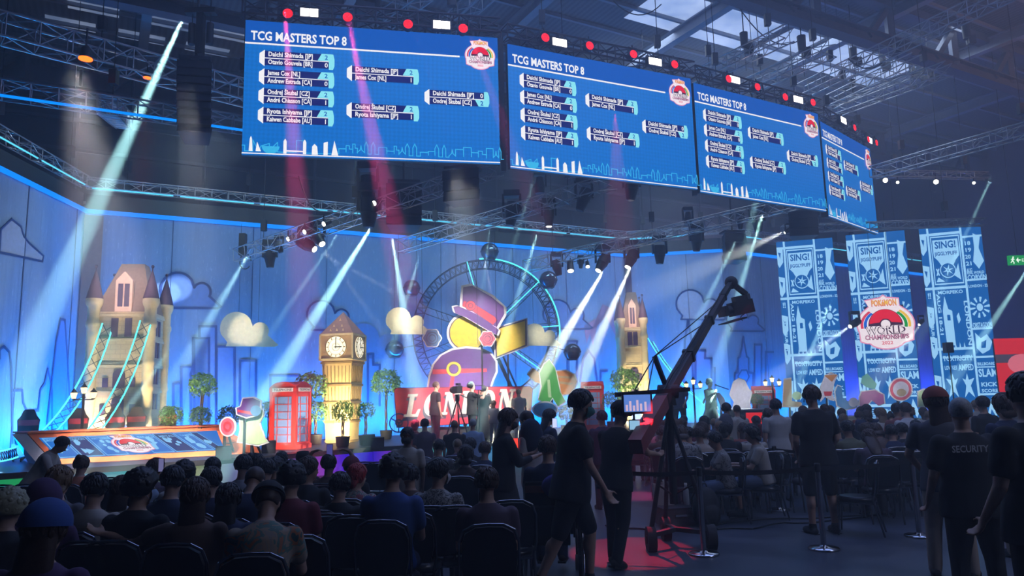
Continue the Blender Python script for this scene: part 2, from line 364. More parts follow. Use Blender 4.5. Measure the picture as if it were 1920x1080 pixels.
for i, (a, b_) in enumerate(((P0, P1), (P1, P2), (P2, P3), (P3, P4), (P4, P5))):
    w = struct(slab('wall_backdrop_%d' % (i + 1), a, b_, STAGE_Z, WALL_TOP, 0.08, bm_)); walls.append((w, a, b_))
    d = (b_ - a).normalized(); n = V((d.y, -d.x, 0)); L_ = (b_ - a).length
    mb = MB(); mb.beam(a + n * .06 + V((0, 0, WALL_TOP - .07)), b_ + n * .06 + V((0, 0, WALL_TOP - .07)), .04, .13); mb.build('led_strip', LEDB, w)
    mb = MB(); mb.beam(a - n * .1 + V((0, 0, WALL_TOP + .25)), b_ - n * .1 + V((0, 0, WALL_TOP + .25)), .05, .5); mb.build('masking_board', BLACK, w)
    mb = MB()
    k = 1
    while k * 2.45 < L_: p = a + d * (k * 2.45); mb.beam(p + n * .012 + V((0, 0, STAGE_Z)), p + n * .012 + V((0, 0, WALL_TOP)), .035, .008); k += 1
    if k > 1: mb.build('seam', SEAM, w)
# painted outlines on the cloth
LINE = mat('navy_print_line', (0.025, 0.06, 0.22), 0.9); TINT = mat('pale_print_fill', (0.27, 0.35, 0.55), 0.9); TINTB = mat('blue_print_fill', (0.12, 0.22, 0.52), 0.9); TREEP = mat('plum_print_fill', (0.35, 0.2, 0.36), 0.9)
def cloud_poly(cx, cy_, s):      # in pixels of the print, s = width
    pts = []
    for t in range(200, 20, -15): a = math.radians(t); pts.append((cx - .17 * s + .29 * s * math.cos(a), cy_ - .02 * s - .29 * s * math.sin(a)))
    for t in range(150, -40, -15): a = math.radians(t); pts.append((cx + .24 * s + .15 * s * math.cos(a), cy_ + .02 * s - .15 * s * math.sin(a)))
    pts += [(cx + .56 * s, cy_ + .27 * s), (cx + .5 * s, cy_ + .3 * s), (cx - .36 * s, cy_ + .29 * s), (cx - .33 * s, cy_ + .22 * s)]
    return pts
paint = {}
def painted(wi, pts, wpx=4, fill=None, closed=True, nm='painted_outline'):
    w, a, b_ = walls[wi]
    P = [wallray(x, y, a, b_, 0.02) for x, y in pts]; d = (b_ - a).normalized(); Z = V((0, 0, 1)); O = P[0]; q = [((p - O).dot(d), (p - O).z) for p in P]
    if fill:
        mb = paint.setdefault((wi, fill.name), MB()); o2 = O - V((d.y, -d.x, 0)) * .008 * (1 if fill is TINT else .6)
        mb.add([o2 + d * x + Z * y for x, y in q], [tuple(range(len(q)))])
    if wpx:
        mb = paint.setdefault((wi, LINE.name), MB()); wm = wpx / FPX * (O - CAM).length; mb.outline(q, O, d, Z, wm, .006, closed)
painted(0, [(0, 470), (2, 430), (22, 411), (40, 425), (45, 443), (55, 456), (82, 480), (80, 490), (0, 473)], 3.5, TINT, False)
painted(1, cloud_poly(352, 545, 110), 4, TINTB); painted(1, cloud_poly(618, 592, 92), 3.5, TINT); painted(1, cloud_poly(1060, 590, 90), 3, TINTB)
painted(3, cloud_poly(1395, 600, 70), 3, TINTB)
painted(2, cloud_poly(1310, 572, 92), 3, TINT)
painted(1, cloud_poly(700, 640, 110), 0, TINTB)
def bld(wi, *pts, fill=TINTB, w=4): painted(wi, list(pts), w, fill, False)
bld(0, (0, 672), (0, 655), (8, 650), (18, 660), (22, 690), (24, 830), fill=None)
bld(0, (26, 732), (42, 732), (44, 755), (50, 770), (72, 770), (76, 730), (84, 720), (90, 692), (96, 718), (98, 735), (98, 820), fill=None)
bld(0, (88, 800), (106, 640), (114, 598), (122, 600), (126, 660), (134, 800), fill=TINTB)
bld(1, (358, 800), (358, 700), (362, 688), (362, 634), (374, 634), (374, 612), (405, 612), (405, 800)); bld(1, (364, 800), (364, 634), (392, 634), (392, 800)); bld(1, (406, 800), (406, 650), (440, 650), (440, 800)); bld(1, (450, 780), (450, 676), (480, 676), (480, 780)); bld(1, (507, 780), (507, 704), (560, 704)); bld(1, (340, 800), (340, 688), (358, 688)); bld(1, (325, 780), (325, 720), (340, 718))
bld(1, (690, 760), (690, 664), (700, 664), (700, 684), (712, 684), (712, 760)); bld(1, (1064, 700), (1064, 640), (1082, 640), (1082, 720), fill=None)
bld(1, (1088, 715), (1094, 672), (1104, 658), (1114, 672), (1120, 715), fill=None); bld(1, (1126, 715), (1126, 696), (1138, 696), fill=None)
bld(2, (1282, 740), (1284, 640), (1290, 600), (1297, 640), (1300, 740)); bld(2, (1304, 720), (1304, 657), (1322, 657), (1322, 672), (1334, 672), (1334, 730)); bld(2, (1340, 730), (1340, 690))
bld(3, (1378, 760), (1378, 700), (1384, 698), (1384, 672), (1388, 668), (1394, 632), (1400, 668), (1404, 672), (1404, 698), (1412, 700), (1412, 760)); bld(3, (1415, 740), (1415, 646), (1428, 646), (1428, 740)); bld(3, (1384, 705), (1391, 694), (1400, 694), (1405, 706), (1400, 716), (1390, 716), (1384, 706), fill=None, w=2.5); bld(3, (1436, 720), (1436, 660), (1450, 660))
# plum tinted painted conifers
painted(1, [(178, 520), (190, 600), (196, 560), (203, 640), (180, 640), (168, 560)], 0, TREEP)
painted(1, [(1095, 610), (1100, 645), (1106, 625), (1112, 648), (1122, 600), (1130, 570), (1140, 600), (1155, 632), (1150, 580)], 0, TREEP)
for (wi, mn), mb in paint.items(): mb.build('painted_lines' if mn == LINE.name else 'painted_fill', bpy.data.materials[mn], walls[wi][0])
# the narrow brown pier where two backdrops meet
o = struct(slab('trim_3', P1 + N * .12, P1 + U * .5 + N * .12, STAGE_Z, WALL_TOP - .2, .06, mat('brown_pier_cloth', (.2, .13, .14), .9))); o['label'] = 'narrow brown pier at the backdrop corner'
o = struct(slab('trim_4', P2 + N * .15 - U * .25, P2 + N * .15 + U * .05, STAGE_Z, WALL_TOP - .1, .06, mat('dark_pier_cloth', (.03, .04, .09), .9))); o['label'] = 'dark slot between two backdrops'

# ---- trusses
def truss_mb(a, b, w=0.4, h=0.4, r=0.022, bay=0.5):
    a = V(a); b = V(b); d = (b - a); Ln = d.length; d.normalize(); x = d.cross(V((0, 0, 1))).normalized(); y = x.cross(d)
    c = MB(); br = MB(); cs = [(x * sx * w / 2 + y * sy * h / 2) for sx, sy in ((-1, -1), (1, -1), (1, 1), (-1, 1))]
    for q in cs: c.cyl(a + q, b + q, r, n=5)
    n = max(2, int(Ln / bay)); 
    for i in range(n):
        p = a + d * (Ln * i / n); q = a + d * (Ln * (i + 1) / n)
        for k in range(4):
            s_, t_ = (cs[k], cs[(k + 1) % 4]) if i % 2 else (cs[(k + 1) % 4], cs[k]); br.cyl(p + s_, q + t_, r * .6, n=4, caps=False)
        for k in range(4): br.cyl(p + cs[k], p + cs[(k + 1) % 4], r * .6, n=4, caps=False)
    return c, br
def truss(a, b, label, w=.4, h=.4, m=None, group=None, r=.022, hang=True, bay=.5):
    m = m or METAL; a = V(a); b = V(b); c, br = truss_mb(a, b, w, h, r, bay); o = c.build('truss', m); tag(o, label, 'truss', group)
    br.build('bracing', m, o)
    if hang:
        L_ = (b - a).length; k = max(2, int(L_ / 4) + 1)
        for i in range(k):
            hg = MB(); p = a.lerp(b, (i + .3) / (k - .4)); hg.cyl(p + V((0, 0, h / 2)), V((p.x, p.y, CEIL_Z - .1)), .012, n=4)
            hg.box(p + V((0, 0, h / 2 + .5)), (.16, .16, .34))
            hg.build('hoist_chain', BLACK, o)
    return o
for i, (a, b_, l) in enumerate(((P0, P1, 'aluminium truss running above the left side backdrop with a cyan tube under it'), (P1, P2, 'long aluminium truss above the main city backdrop'), (P2, P3, 'short truss above the backdrop behind the camera crane'), (P3, P4, 'truss beside the tall blue banners, above the backdrop end'), (P4, P5, 'truss passing behind the tops of the tall blue banners'))):
    o = truss(a + V((0, 0, 8.62)), b_ + V((0, 0, 8.62)), l, .3, .3, group=None, r=.02)
    d = (b_ - a).normalized(); n = V((d.y, -d.x, 0)); mb = MB(); k = 0.15
    while k + 2.2 < (b_ - a).length: p = a + n * .2 + d * k + V((0, 0, 8.42)); mb.beam(p, p + d * 2.25, .03, .03); k += 2.45
    mb.build('led_tube', LEDC, o)
T1a, T1b = atY(447, 480, 23.3), atY(935, 312, 18.6); T2a, T2b = atY(750, 463, 24.6), atY(1150, 340, 20.8); T3a, T3b = atY(985, 500, 27.2), atY(1500, 378, 23.2)
truss(T1a, T1b, 'leftmost of the lighting trusses sloping away under the hanging screens')
truss(T2a, T2b, 'middle lighting truss ending above the ferris wheel')
truss(T3a, T3b, 'longest lighting truss, carrying the two lamps with strong beams')
for (p, q, l) in (((1500, 172), (1900, -20), 'high bare truss crossing the bright rooflights'), ((1555, 192), (1720, 112), 'high truss above the corner of the two farthest screens'), ((1565, 207), (1780, 128), 'high truss just below the last rooflight, above the narrow screen'), ((1300, 150), (1480, 62), 'high truss meeting the end of the second screen'), ((1400, 163), (1560, 92), 'high truss crossing the rooflights between second and third screens')):
    truss(atZ(*p, 11.7), atZ(*q, 11.7), l)
truss(atZ(1636, 324, 9.6), atZ(2000, 222, 9.6), 'truss entering from the right edge above the exit sign')
truss(hp(22, 7.2, 7.6), hp(28, 11, 7.6), 'thin truss behind the tops of the blue banners, near the grey wall', .25, .25)
truss(hp(-4, 7.6, 10.0), hp(4.6, 5.4, 10.0), 'large pale truss at top left behind the hanging speaker column', .55, .55, r=.03, bay=.6)
o = truss(hp(-4, 7.3, 8.5), hp(5.2, 7.3, 8.5), 'truss with a blue light line at top left, crossing behind the speaker column', .35, .35)
mb = MB(); mb.beam(hp(-4, 7.5, 8.3), hp(5.2, 7.5, 8.3), .04, .05); mb.build('led_tube', LEDB, o)
truss(hp(0.5, 7.3, 8.5), hp(0.9, 3.2, 9.6), 'short blue lit ladder truss joining two trusses at top left', .4, .4, bay=.35, hang=False)
truss(atZ(690, 62, 12.2), atZ(800, -18, 12.2), 'high truss above the first screen')
truss(atZ(830, 58, 12.2), atZ(915, -18, 12.2), 'high truss above the right end of the first screen')

# ================================================================== HANGING SCREENS
LBLUE = None
def screen_mat():
    m = bpy.data.materials.new('blue_screen_panel'); m.use_nodes = True; b = m.node_tree.nodes['Principled BSDF']; L = m.node_tree.links
    tc = nd(m, 'ShaderNodeTexCoord'); wv = nd(m, 'ShaderNodeTexChecker'); wv.inputs['Scale'].default_value = 14; mp = nd(m, 'ShaderNodeMapping'); mp.inputs['Rotation'].default_value = (0, .78, 0)
    wv.inputs['Color1'].default_value = (*S(0, 116, 212), 1); wv.inputs['Color2'].default_value = (*S(0, 107, 200), 1)
    L.new(tc.outputs['Object'], mp.inputs['Vector']); L.new(mp.outputs[0], wv.inputs['Vector']); L.new(wv.outputs[0], b.inputs['Emission Color']); b.inputs['Emission Strength'].default_value = 0.92; b.inputs['Base Color'].default_value = (.01, .01, .02, 1); b.inputs['Roughness'].default_value = .4
    m.cycles.emission_sampling = 'AUTO'; return m
WHITE_G = glow('screen_white', S(250, 250, 255), .95); NAVY_G = glow('screen_navy', S(22, 30, 110), .9); CYAN_G = glow('screen_pale_cyan', S(140, 235, 250), .95); SKY_G = glow('screen_skyline_cyan', S(60, 190, 245), .9); TITLE_G = glow('screen_title_band', S(0, 88, 190), .9)
LG = dict(red=glow('logo_red', S(230, 10, 40), 1.0), white=glow('logo_white', S(252, 240, 250), .95), pink=glow('logo_pink', S(235, 150, 190), .95), black=glow('logo_plum', S(70, 25, 55), .8), blue=glow('logo_blue', S(20, 100, 220), .95),
          green=glow('logo_green', S(20, 160, 60), .95), yellow=glow('logo_yellow', S(250, 200, 60), .95), crim=glow('logo_crimson', S(225, 60, 90), .95))
def arc(cx, cy_, rx, ry, a0, a1, n=14): return [(cx + rx * math.cos(math.radians(a0 + (a1 - a0) * i / n)), cy_ + ry * math.sin(math.radians(a0 + (a1 - a0) * i / n))) for i in range(n + 1)]
def logo(parent, O, X, Y, s, G=LG, step=.006, detail=True, rev=1, yr=1.0):
    """emblem of the event: badge 1.0 wide, 1.05 high, centred; O is its centre"""
    Z = X.cross(Y).normalized() * step; O = V(O); X = X * s; Y = Y * s * yr; lay = {}
    def P(poly, col, k): lay.setdefault(col, MB()).add([O + X * x + Y * y + Z * k for x, y in poly], [tuple(range(len(poly)))])
    badge = arc(0, 0.0, .5, .36, 155, 25, 16); badge = arc(0, -.02, .50, .40, -20, 40, 8) + [(.27, .33), (.27, .47), (.06, .5), (0, .55), (-.06, .5), (-.33, .46), (-.27, .33)] + arc(0, -.02, .50, .40, 140, 200, 8) + [(-.46, -.34), (-.36, -.38)] + arc(0, -.3, .33, .2, 205, 335, 8) + [(.46, -.34)]
    P([(x * 1.05, y * 1.05) for x, y in badge], 'pink', 1); P(badge, 'white', 2)
    def band(cx, cy_, r1, r2, ry, a0, a1, col): o = arc(cx, cy_, r1, ry[0], a0, a1); i = arc(cx, cy_, r2, ry[1], a1, a0); P(o + i, col, 3)
    band(0, -.03, .45, .40, (.36, .32), 128, 190, 'crim'); band(0, -.03, .39, .335, (.32, .28), 128, 192, 'blue'); band(0, -.03, .39, .335, (.32, .28), 52, -12, 'green'); band(0, -.03, .45, .40, (.36, .32), 52, -10, 'yellow')
    P(arc(0, -.05, .31, .33, 180, 0, 18), 'black', 3.5); P([(x, y * .97 + .01) for x, y in arc(0, -.04, .29, .31, 175, 5, 18)] + [(0, .03)], 'red', 4)
    P(arc(0, -.02, .11, .11, 0, 360, 18), 'black', 5); P(arc(0, -.02, .085, .085, 0, 360, 18), 'white', 6)
    if detail:
        for body, y, w_, h, c in (('WORLD', -.21, .72, .17, 'black'), ('CHAMPIONSHIPS', -.315, .78, .1, 'black')):
            mb = lay.setdefault(c, MB()); text_into(mb, body, O + Y * y + Z * 6 - X * w_ / 2, X, Y, h * 1.25, .045, width=w_)
            mb = lay.setdefault('white' if body == 'WORLD' else 'pink', MB()); text_into(mb, body, O + Y * (y + .004) + Z * 7 - X * w_ / 2, X, Y, h * 1.2, .0, width=w_)
        text_into(lay.setdefault('crim', MB()), '2022', O + Y * -.42 + Z * 6 - X * .1, X, Y, .09, .02, width=.2)
        text_into(lay.setdefault('crim', MB()), 'POKéMON', O + Y * .345 + Z * 6 - X * .225, X, Y, .17, .05, width=.45); text_into(lay.setdefault('yellow', MB()), 'POKéMON', O + Y * .352 + Z * 7 - X * .22, X, Y, .16, .01, width=.44)
    for c, mb in lay.items(): mb.build('emblem_' + c, G[c], parent)
SW, SH = 5.9, 3.2
names = ['Daichi Shimada [JP]', 'Otavio Gouveia [BR]', 'James Cox [NL]', 'Andrew Estrada [CA]', 'Ondrej Škubal [CZ]', 'André Chiasson [CA]', 'Ryota Ishiyama [JP]', 'Kaiwen Cabbabe [AU]']
X_, Z_ = V((1, 0, 0)), V((0, 0, 1)); F0 = -0.062   # front face of the cabinet is at y = -0.06
root = thing('led_screen', 'x', 'screen')
mb = MB(); mb.box((SW / 2, 0, SH / 2), (SW, .12, SH)); cab = mb.build('cabinet', BLACK, root)
mb = MB(); mb.add([(0, F0, 0), (SW, F0, 0), (SW, F0, SH), (0, F0, SH)], [(0, 1, 2, 3)]); mb.build('display', screen_mat(), root)
def sp(u, v, k=1): return V((u * SW, F0 - .006 * k, SH * (1 - v)))
lay = {}
def quad(m, u0, v0, u1, v1, k=1): lay.setdefault((m.name), MB()).add([sp(u0, v1, k), sp(u1, v1, k), sp(u1, v0, k), sp(u0, v0, k)], [(0, 1, 2, 3)])
def polyg(m, pts, k=1): lay.setdefault((m.name), MB()).add([sp(u, v, k) for u, v in pts][::-1], [tuple(range(len(pts)))])
quad(TITLE_G, 0.0, 0.0, 1, .165, 1); quad(WHITE_G, 0, .165, .84, .178, 2)
text_into(lay.setdefault(WHITE_G.name, MB()), 'TCG MASTERS TOP 8', sp(.022, .145, 3), X_, Z_, .30, .03, width=.365 * SW)
def box2(u, v, n1, n2, s1, s2, win=0, w=.285, h=.113):
    polyg(WHITE_G, [(u, v + h * .2), (u + .02, v - .006), (u + .02, v + h + .006), (u, v + h * .8)], 2)
    quad(WHITE_G, u + .02, v + h * .47, u + w - .02, v + h * .53, 2)
    quad(NAVY_G, u + .02, v + .002, u + w - .022, v + h * .47, 3); quad(NAVY_G, u + .02, v + h * .53, u + w - .022, v + h - .002, 3)
    if win == 0: polyg(CYAN_G, [(u + w - .065, v + h * .47), (u + w - .05, v), (u + w - .005, v), (u + w, v + .04), (u + w, v + h - .02), (u + w - .006, v + h + .006), (u + w - .022, v + h + .006), (u + w - .022, v + h * .47)], 4)
    else: polyg(CYAN_G, [(u + w - .022, v - .004), (u + w - .006, v - .004), (u + w, v + .03), (u + w, v + h - .03), (u + w - .005, v + h), (u + w - .045, v + h), (u + w - .06, v + h * .53), (u + w - .022, v + h * .53)], 4)
    wl = lay.setdefault(WHITE_G.name, MB())
    text_into(wl, n1, sp(u + .033, v + h * .38, 5), X_, Z_, .155, .028, width=.0088 * SW * len(n1)); text_into(wl, n2, sp(u + .033, v + h * .9, 5), X_, Z_, .155, .028, width=.0088 * SW * len(n2))
    dk = lay.setdefault(TITLE_G.name, MB()); text_into(dk if win == 0 else wl, s1, sp(u + w - .038, v + h * .4, 6), X_, Z_, .15, .02); text_into(wl if win == 0 else dk, s2, sp(u + w - .038, v + h * .92, 6), X_, Z_, .15, .02)
for k, (v, a, b_) in enumerate(((.222, '2', '0'), (.362, '2', '0'), (.505, '2', '1'), (.648, '2', '1'))): box2(.055, v, names[2 * k], names[2 * k + 1], a, b_)
box2(.388, .297, names[0], names[2], '2', '1'); box2(.388, .58, names[4], names[6], '2', '1'); box2(.695, .447, names[0], names[4], '0', '2', 1, .265)
# skyline line drawing along the foot of the picture
sk_ = lay.setdefault(SKY_G.name, MB()); rnd = random.Random(3); u = .36; pts = [(u, .965)]
while u < .995:
    k = rnd.choice((0, 0, 1, 2, 3)); w_ = rnd.uniform(.018, .034); h = rnd.uniform(.03, .085)
    if k == 0: pts += [(u, .965 - h), (u + w_, .965 - h), (u + w_, .95)]
    elif k == 1: pts += [(u, .95), (u + w_ * .4, .93), (u + w_ * .5, .9), (u + w_ * .6, .93), (u + w_, .95)]
    elif k == 2: pts += [(u, .9), (u + w_ * .25, .87), (u + w_ * .5, .9), (u + w_ * .5, .96), (u + w_, .96)]
    else: pts += [(u, .965 - h), (u + w_ * .5, .965 - h), (u + w_ * .5, .965 - h * .6), (u + w_, .965 - h * .6), (u + w_, .955)]
    u += w_
sk_.outline([(a * SW, SH * (1 - b_)) for a, b_ in pts], (0, F0 - .006, 0), X_, Z_, .018, .004, False)
pts = [(0, .93), (.01, .93), (.01, .97), (.04, .97), (.04, .89), (.06, .97), (.07, .93), (.1, .91), (.1, .96), (.13, .9), (.13, .97), (.2, .97), (.2, .88), (.23, .88), (.23, .97), (.3, .97), (.36, .965)]
sk_.outline([(a * SW, SH * (1 - b_)) for a, b_ in pts], (0, F0 - .006, 0), X_, Z_, .018, .004, False)
polyg(SKY_G, [(a, b_) for a, b_ in arc(.105, .93, .033, .055, 180, 0)], 1.5)
for k in ([(.025, .97), (.028, .88), (.032, .86), (.036, .88), (.039, .97)], [(.05, .97), (.055, .9), (.07, .97)], [(.152, .98), (.152, .89), (.158, .87), (.164, .89), (.164, .98)], [(.225, .98), (.225, .89), (.231, .87), (.237, .89), (.237, .98)], [(.258, .98), (.259, .92), (.268, .9), (.278, .92), (.281, .98)], [(.302, .98), (.302, .89), (.318, .88), (.318, .98)], [(.332, .98), (.343, .87), (.358, .98)]): polyg(WHITE_G, k, 2)
polyg(WHITE_G, [(.16, .955), (.23, .955), (.23, .965), (.16, .965)], 2)
quad(WHITE_G, 0, .982, 1, .99, 2)
for mn, mb in lay.items(): mb.build({WHITE_G.name: 'white_graphics', NAVY_G.name: 'name_bars', CYAN_G.name: 'score_caps', SKY_G.name: 'skyline_drawing', TITLE_G.name: 'title_band'}[mn], bpy.data.materials[mn], root)
logo(root, sp(.925, .15, 2), X_, Z_, .72, detail=True)
REDLAMP = glow('red_lamp_lens', S(255, 20, 30), 2.2, True); BLIND = glow('white_blinder_face', S(255, 246, 246), 6.0, True)
def par_can(label, cat='stage light', group=None):
    t = thing('stage_lamp', label, cat, group=group)
    mb = MB(); mb.cyl((0, -.05, 0), (0, .16, 0), .125, .1, 16); mb.build('housing', BLACK, t)
    mb = MB(); mb.cyl((0, -.056, 0), (0, -.05, 0), .11, n=18)
    for i in range(7): a = i * PI * 2 / 6; r = .07 if i < 6 else 0; mb.ell((r * math.cos(a), -.055, r * math.sin(a)), (.026, .012, .026), nu=8, nv=5)
    mb.build('lens', REDLAMP, t)
    mb = MB(); mb.beam((-.14, 0, 0), (-.14, 0, .2), .03, .02); mb.beam((.14, 0, 0), (.14, 0, .2), .03, .02); mb.beam((-.14, 0, .2), (.14, 0, .2), .03, .02); mb.cyl((0, 0, .2), (0, 0, .27), .025, n=6); mb.build('yoke', BLACK, t); return t
def blinder(label, group=None):
    t = thing('blinder_light', label, 'blinder', group=group)
    mb = MB(); mb.box((0, .06, 0), (.46, .14, .24)); mb.build('housing', BLACK, t)
    mb = MB(); mb.box((-.105, -.015, 0), (.19, .02, .19)); mb.box((.105, -.015, 0), (.19, .02, .19)); mb.build('lamp_face', BLIND, t)
    mb = MB(); mb.beam((-.25, .05, 0), (-.25, .05, .16), .03, .02); mb.beam((.25, .05, 0), (.25, .05, .16), .03, .02); mb.beam((-.25, .05, .16), (.25, .05, .16), .03, .02); mb.cyl((0, .05, .16), (0, .05, .27), .025, n=6); mb.build('yoke', BLACK, t); return t
scr_px = [((454, 292), (937, 310)), ((955, 317), (1305, 357)), ((1310, 362), (1546, 398)), ((1550, 407), (1643, 440))]
scr_lab = ['blue results screen nearest the camera, leftmost of the hanging ring', 'second hanging blue results screen, between the first screen and the narrower third', 'third hanging blue results screen, next to the narrow end screen', 'narrowest hanging screen at the end of the ring, above the banners']
p_can = par_can('x'); p_bl = blinder('x')
cans = [[(540, 27), (652, 34), (765, 47), (868, 55)], [(1021, 72), (1104, 87), (1186, 103), (1263, 122)], [(1364, 149), (1418, 164), (1470, 183), (1522, 193)], [(1600, 240), (1626, 262), (1641, 268)]]
blds = [[(580, 24), (828, 47)], [(1049, 80), (1228, 116)], [(1377, 150), (1496, 187)], [(1581, 226), (1630, 263)]]
SCR = []; first = [1, 1]
for i, (l, r) in enumerate(scr_px):
    a = atZ(*l, 7.43); b_ = atZ(*r, 7.43); d = b_ - a; ln = d.length; ang = math.atan2(d.y, d.x)
    o = root if i == 0 else copy_tree(root); o.location = (a.x, a.y, 7.43); o.rotation_euler = (0, 0, ang); o.scale = (ln / SW, 1, (10.7 - 7.43) / SH); o['label'] = scr_lab[i]; o['category'] = 'screen'; SCR.append((a, b_, ang))
    n = V((d.y, -d.x, 0)).normalized(); up = V((0, 0, 1)); tz = 10.98
    truss(V((a.x, a.y, tz)) - n * -.02 + d * -.01, V((b_.x, b_.y, tz)) + d * .01, ['truss holding the first hanging screen and its red lamps', 'truss holding the second hanging screen', 'truss holding the third hanging screen', 'truss holding the narrow end screen'][i], .4, .36, m=mat('black_truss_paint', (.05, .04, .05), .5, .4), r=.03)
    br = MB()
    for k in range(5): p = a.lerp(b_, (k + .5) / 5); br.beam((p.x, p.y, 10.7) - n * -.0 if False else V((p.x, p.y, 10.66)), V((p.x, p.y, 10.82)), .06, .06)
    br.build('screen_bracket', BLACK, o).matrix_parent_inverse = (Matrix.Translation(o.location) @ Euler((0, 0, ang)).to_matrix().to_4x4() @ Matrix.Diagonal((*o.scale, 1))).inverted()
    def onrig(px, py):      # meets the plane just in front of the rig
        dd = ray(px, py); A = a + n * .34; return CAM + dd * ((A - CAM).dot(n) / dd.dot(n))
    for k, (px, py) in enumerate(cans[i]):
        p = onrig(px, py); lab = 'glowing red stage lamp above the %s screen' % ['first', 'second', 'third', 'narrow end'][i]
        c = dup(p_can, p, ang, lab + ', ' + ['leftmost', 'second from its left', 'third from its left', 'rightmost'][k if len(cans[i]) == 4 or k < 2 else 3], 'red lamps along the screen ring')
    for k, (px, py) in enumerate(blds[i]):
        p = onrig(px, py); dup(p_bl, p, ang, 'bright white blinder above the %s screen, %s half' % (['first', 'second', 'third', 'narrow end'][i], ['left', 'right'][k]), 'white blinders along the screen ring')
def kill(o):
    for ch in list(o.children): kill(ch)
    bpy.data.objects.remove(o)
kill(p_can); kill(p_bl)
# dark posts that close the gaps between the screens
for i in range(3):
    p = SCR[i][1].lerp(SCR[i + 1][0], .5); mb = MB(); n_ = V((math.sin(SCR[i][2]), -math.cos(SCR[i][2]), 0)); q = V((p.x, p.y, 0)) - n_ * .12; mb.beam(q + V((0, 0, 7.35)), q + V((0, 0, 10.85)), .12, .12); o = mb.build('rigging_post', BLACK); tag(o, 'dark post between the %s hanging screens' % ['first and second', 'second and third', 'third and fourth'][i], 'post')

# ================================================================== SET PIECES ON THE STAGE
def az(px): return math.atan((960 - px) / FPX)      # turn that makes a piece face the lens
def onstage(px, Y): p = atY(px, 700, Y); return V((p.x, p.y, STAGE_Z))
CREAM = bpy.data.materials.new('cream_stone_print'); CREAM.use_nodes = True
def stone(m, c1, c2, sc, w=.5, h=.25):
    b = m.node_tree.nodes['Principled BSDF']; L = m.node_tree.links; tc = nd(m, 'ShaderNodeTexCoord'); br = nd(m, 'ShaderNodeTexBrick'); br.inputs['Scale'].default_value = sc
    br.inputs['Color1'].default_value = (*c1, 1); br.inputs['Color2'].default_value = (*[x * .93 for x in c1], 1); br.inputs['Mortar'].default_value = (*c2, 1); br.inputs['Mortar Size'].default_value = .012
    br.inputs['Brick Width'].default_value = w; br.inputs['Row Height'].default_value = h
    mp = nd(m, 'ShaderNodeMapping'); mp.inputs['Rotation'].default_value = (math.radians(90), 0, 0); L.new(tc.outputs['Object'], mp.inputs['Vector']); L.new(mp.outputs[0], br.inputs['Vector']); L.new(br.outputs[0], b.inputs['Base Color']); b.inputs['Roughness'].default_value = .8
stone(CREAM, (.62, .5, .32), (.45, .35, .22), 2.0)
CREAM2 = mat('cream_moulding', (.66, .54, .34), .8); SLATE = mat('brown_slate_print', (.24, .17, .15), .8, 0, .15, 14); PLUM = mat('plum_cone_roof', (.1, .06, .11), .7); DKWIN = mat('dark_plum_window', (.07, .05, .12), .5); BLUEWIN = mat('blue_arch_paint', (.05, .12, .5), .6)
def arch_poly(w, h, n=10): return [(-w / 2, 0), (w / 2, 0)] + [(w / 2 * math.cos(PI * i / n), h - w / 2 + w / 2 * math.sin(PI * i / n)) for i in range(n + 1)]
def flat(name, polys, m, parent, y, t=.02):      # outlines standing on a face that looks along -Y
    mb = MB()
    for p in polys: mb.prism(p, (0, y + t, 0), (1, 0, 0), (0, 0, 1), t)
    return mb.build(name, m, parent)
def rect(x, z, w, h): return [(x - w / 2, z), (x + w / 2, z), (x + w / 2, z + h), (x - w / 2, z + h)]
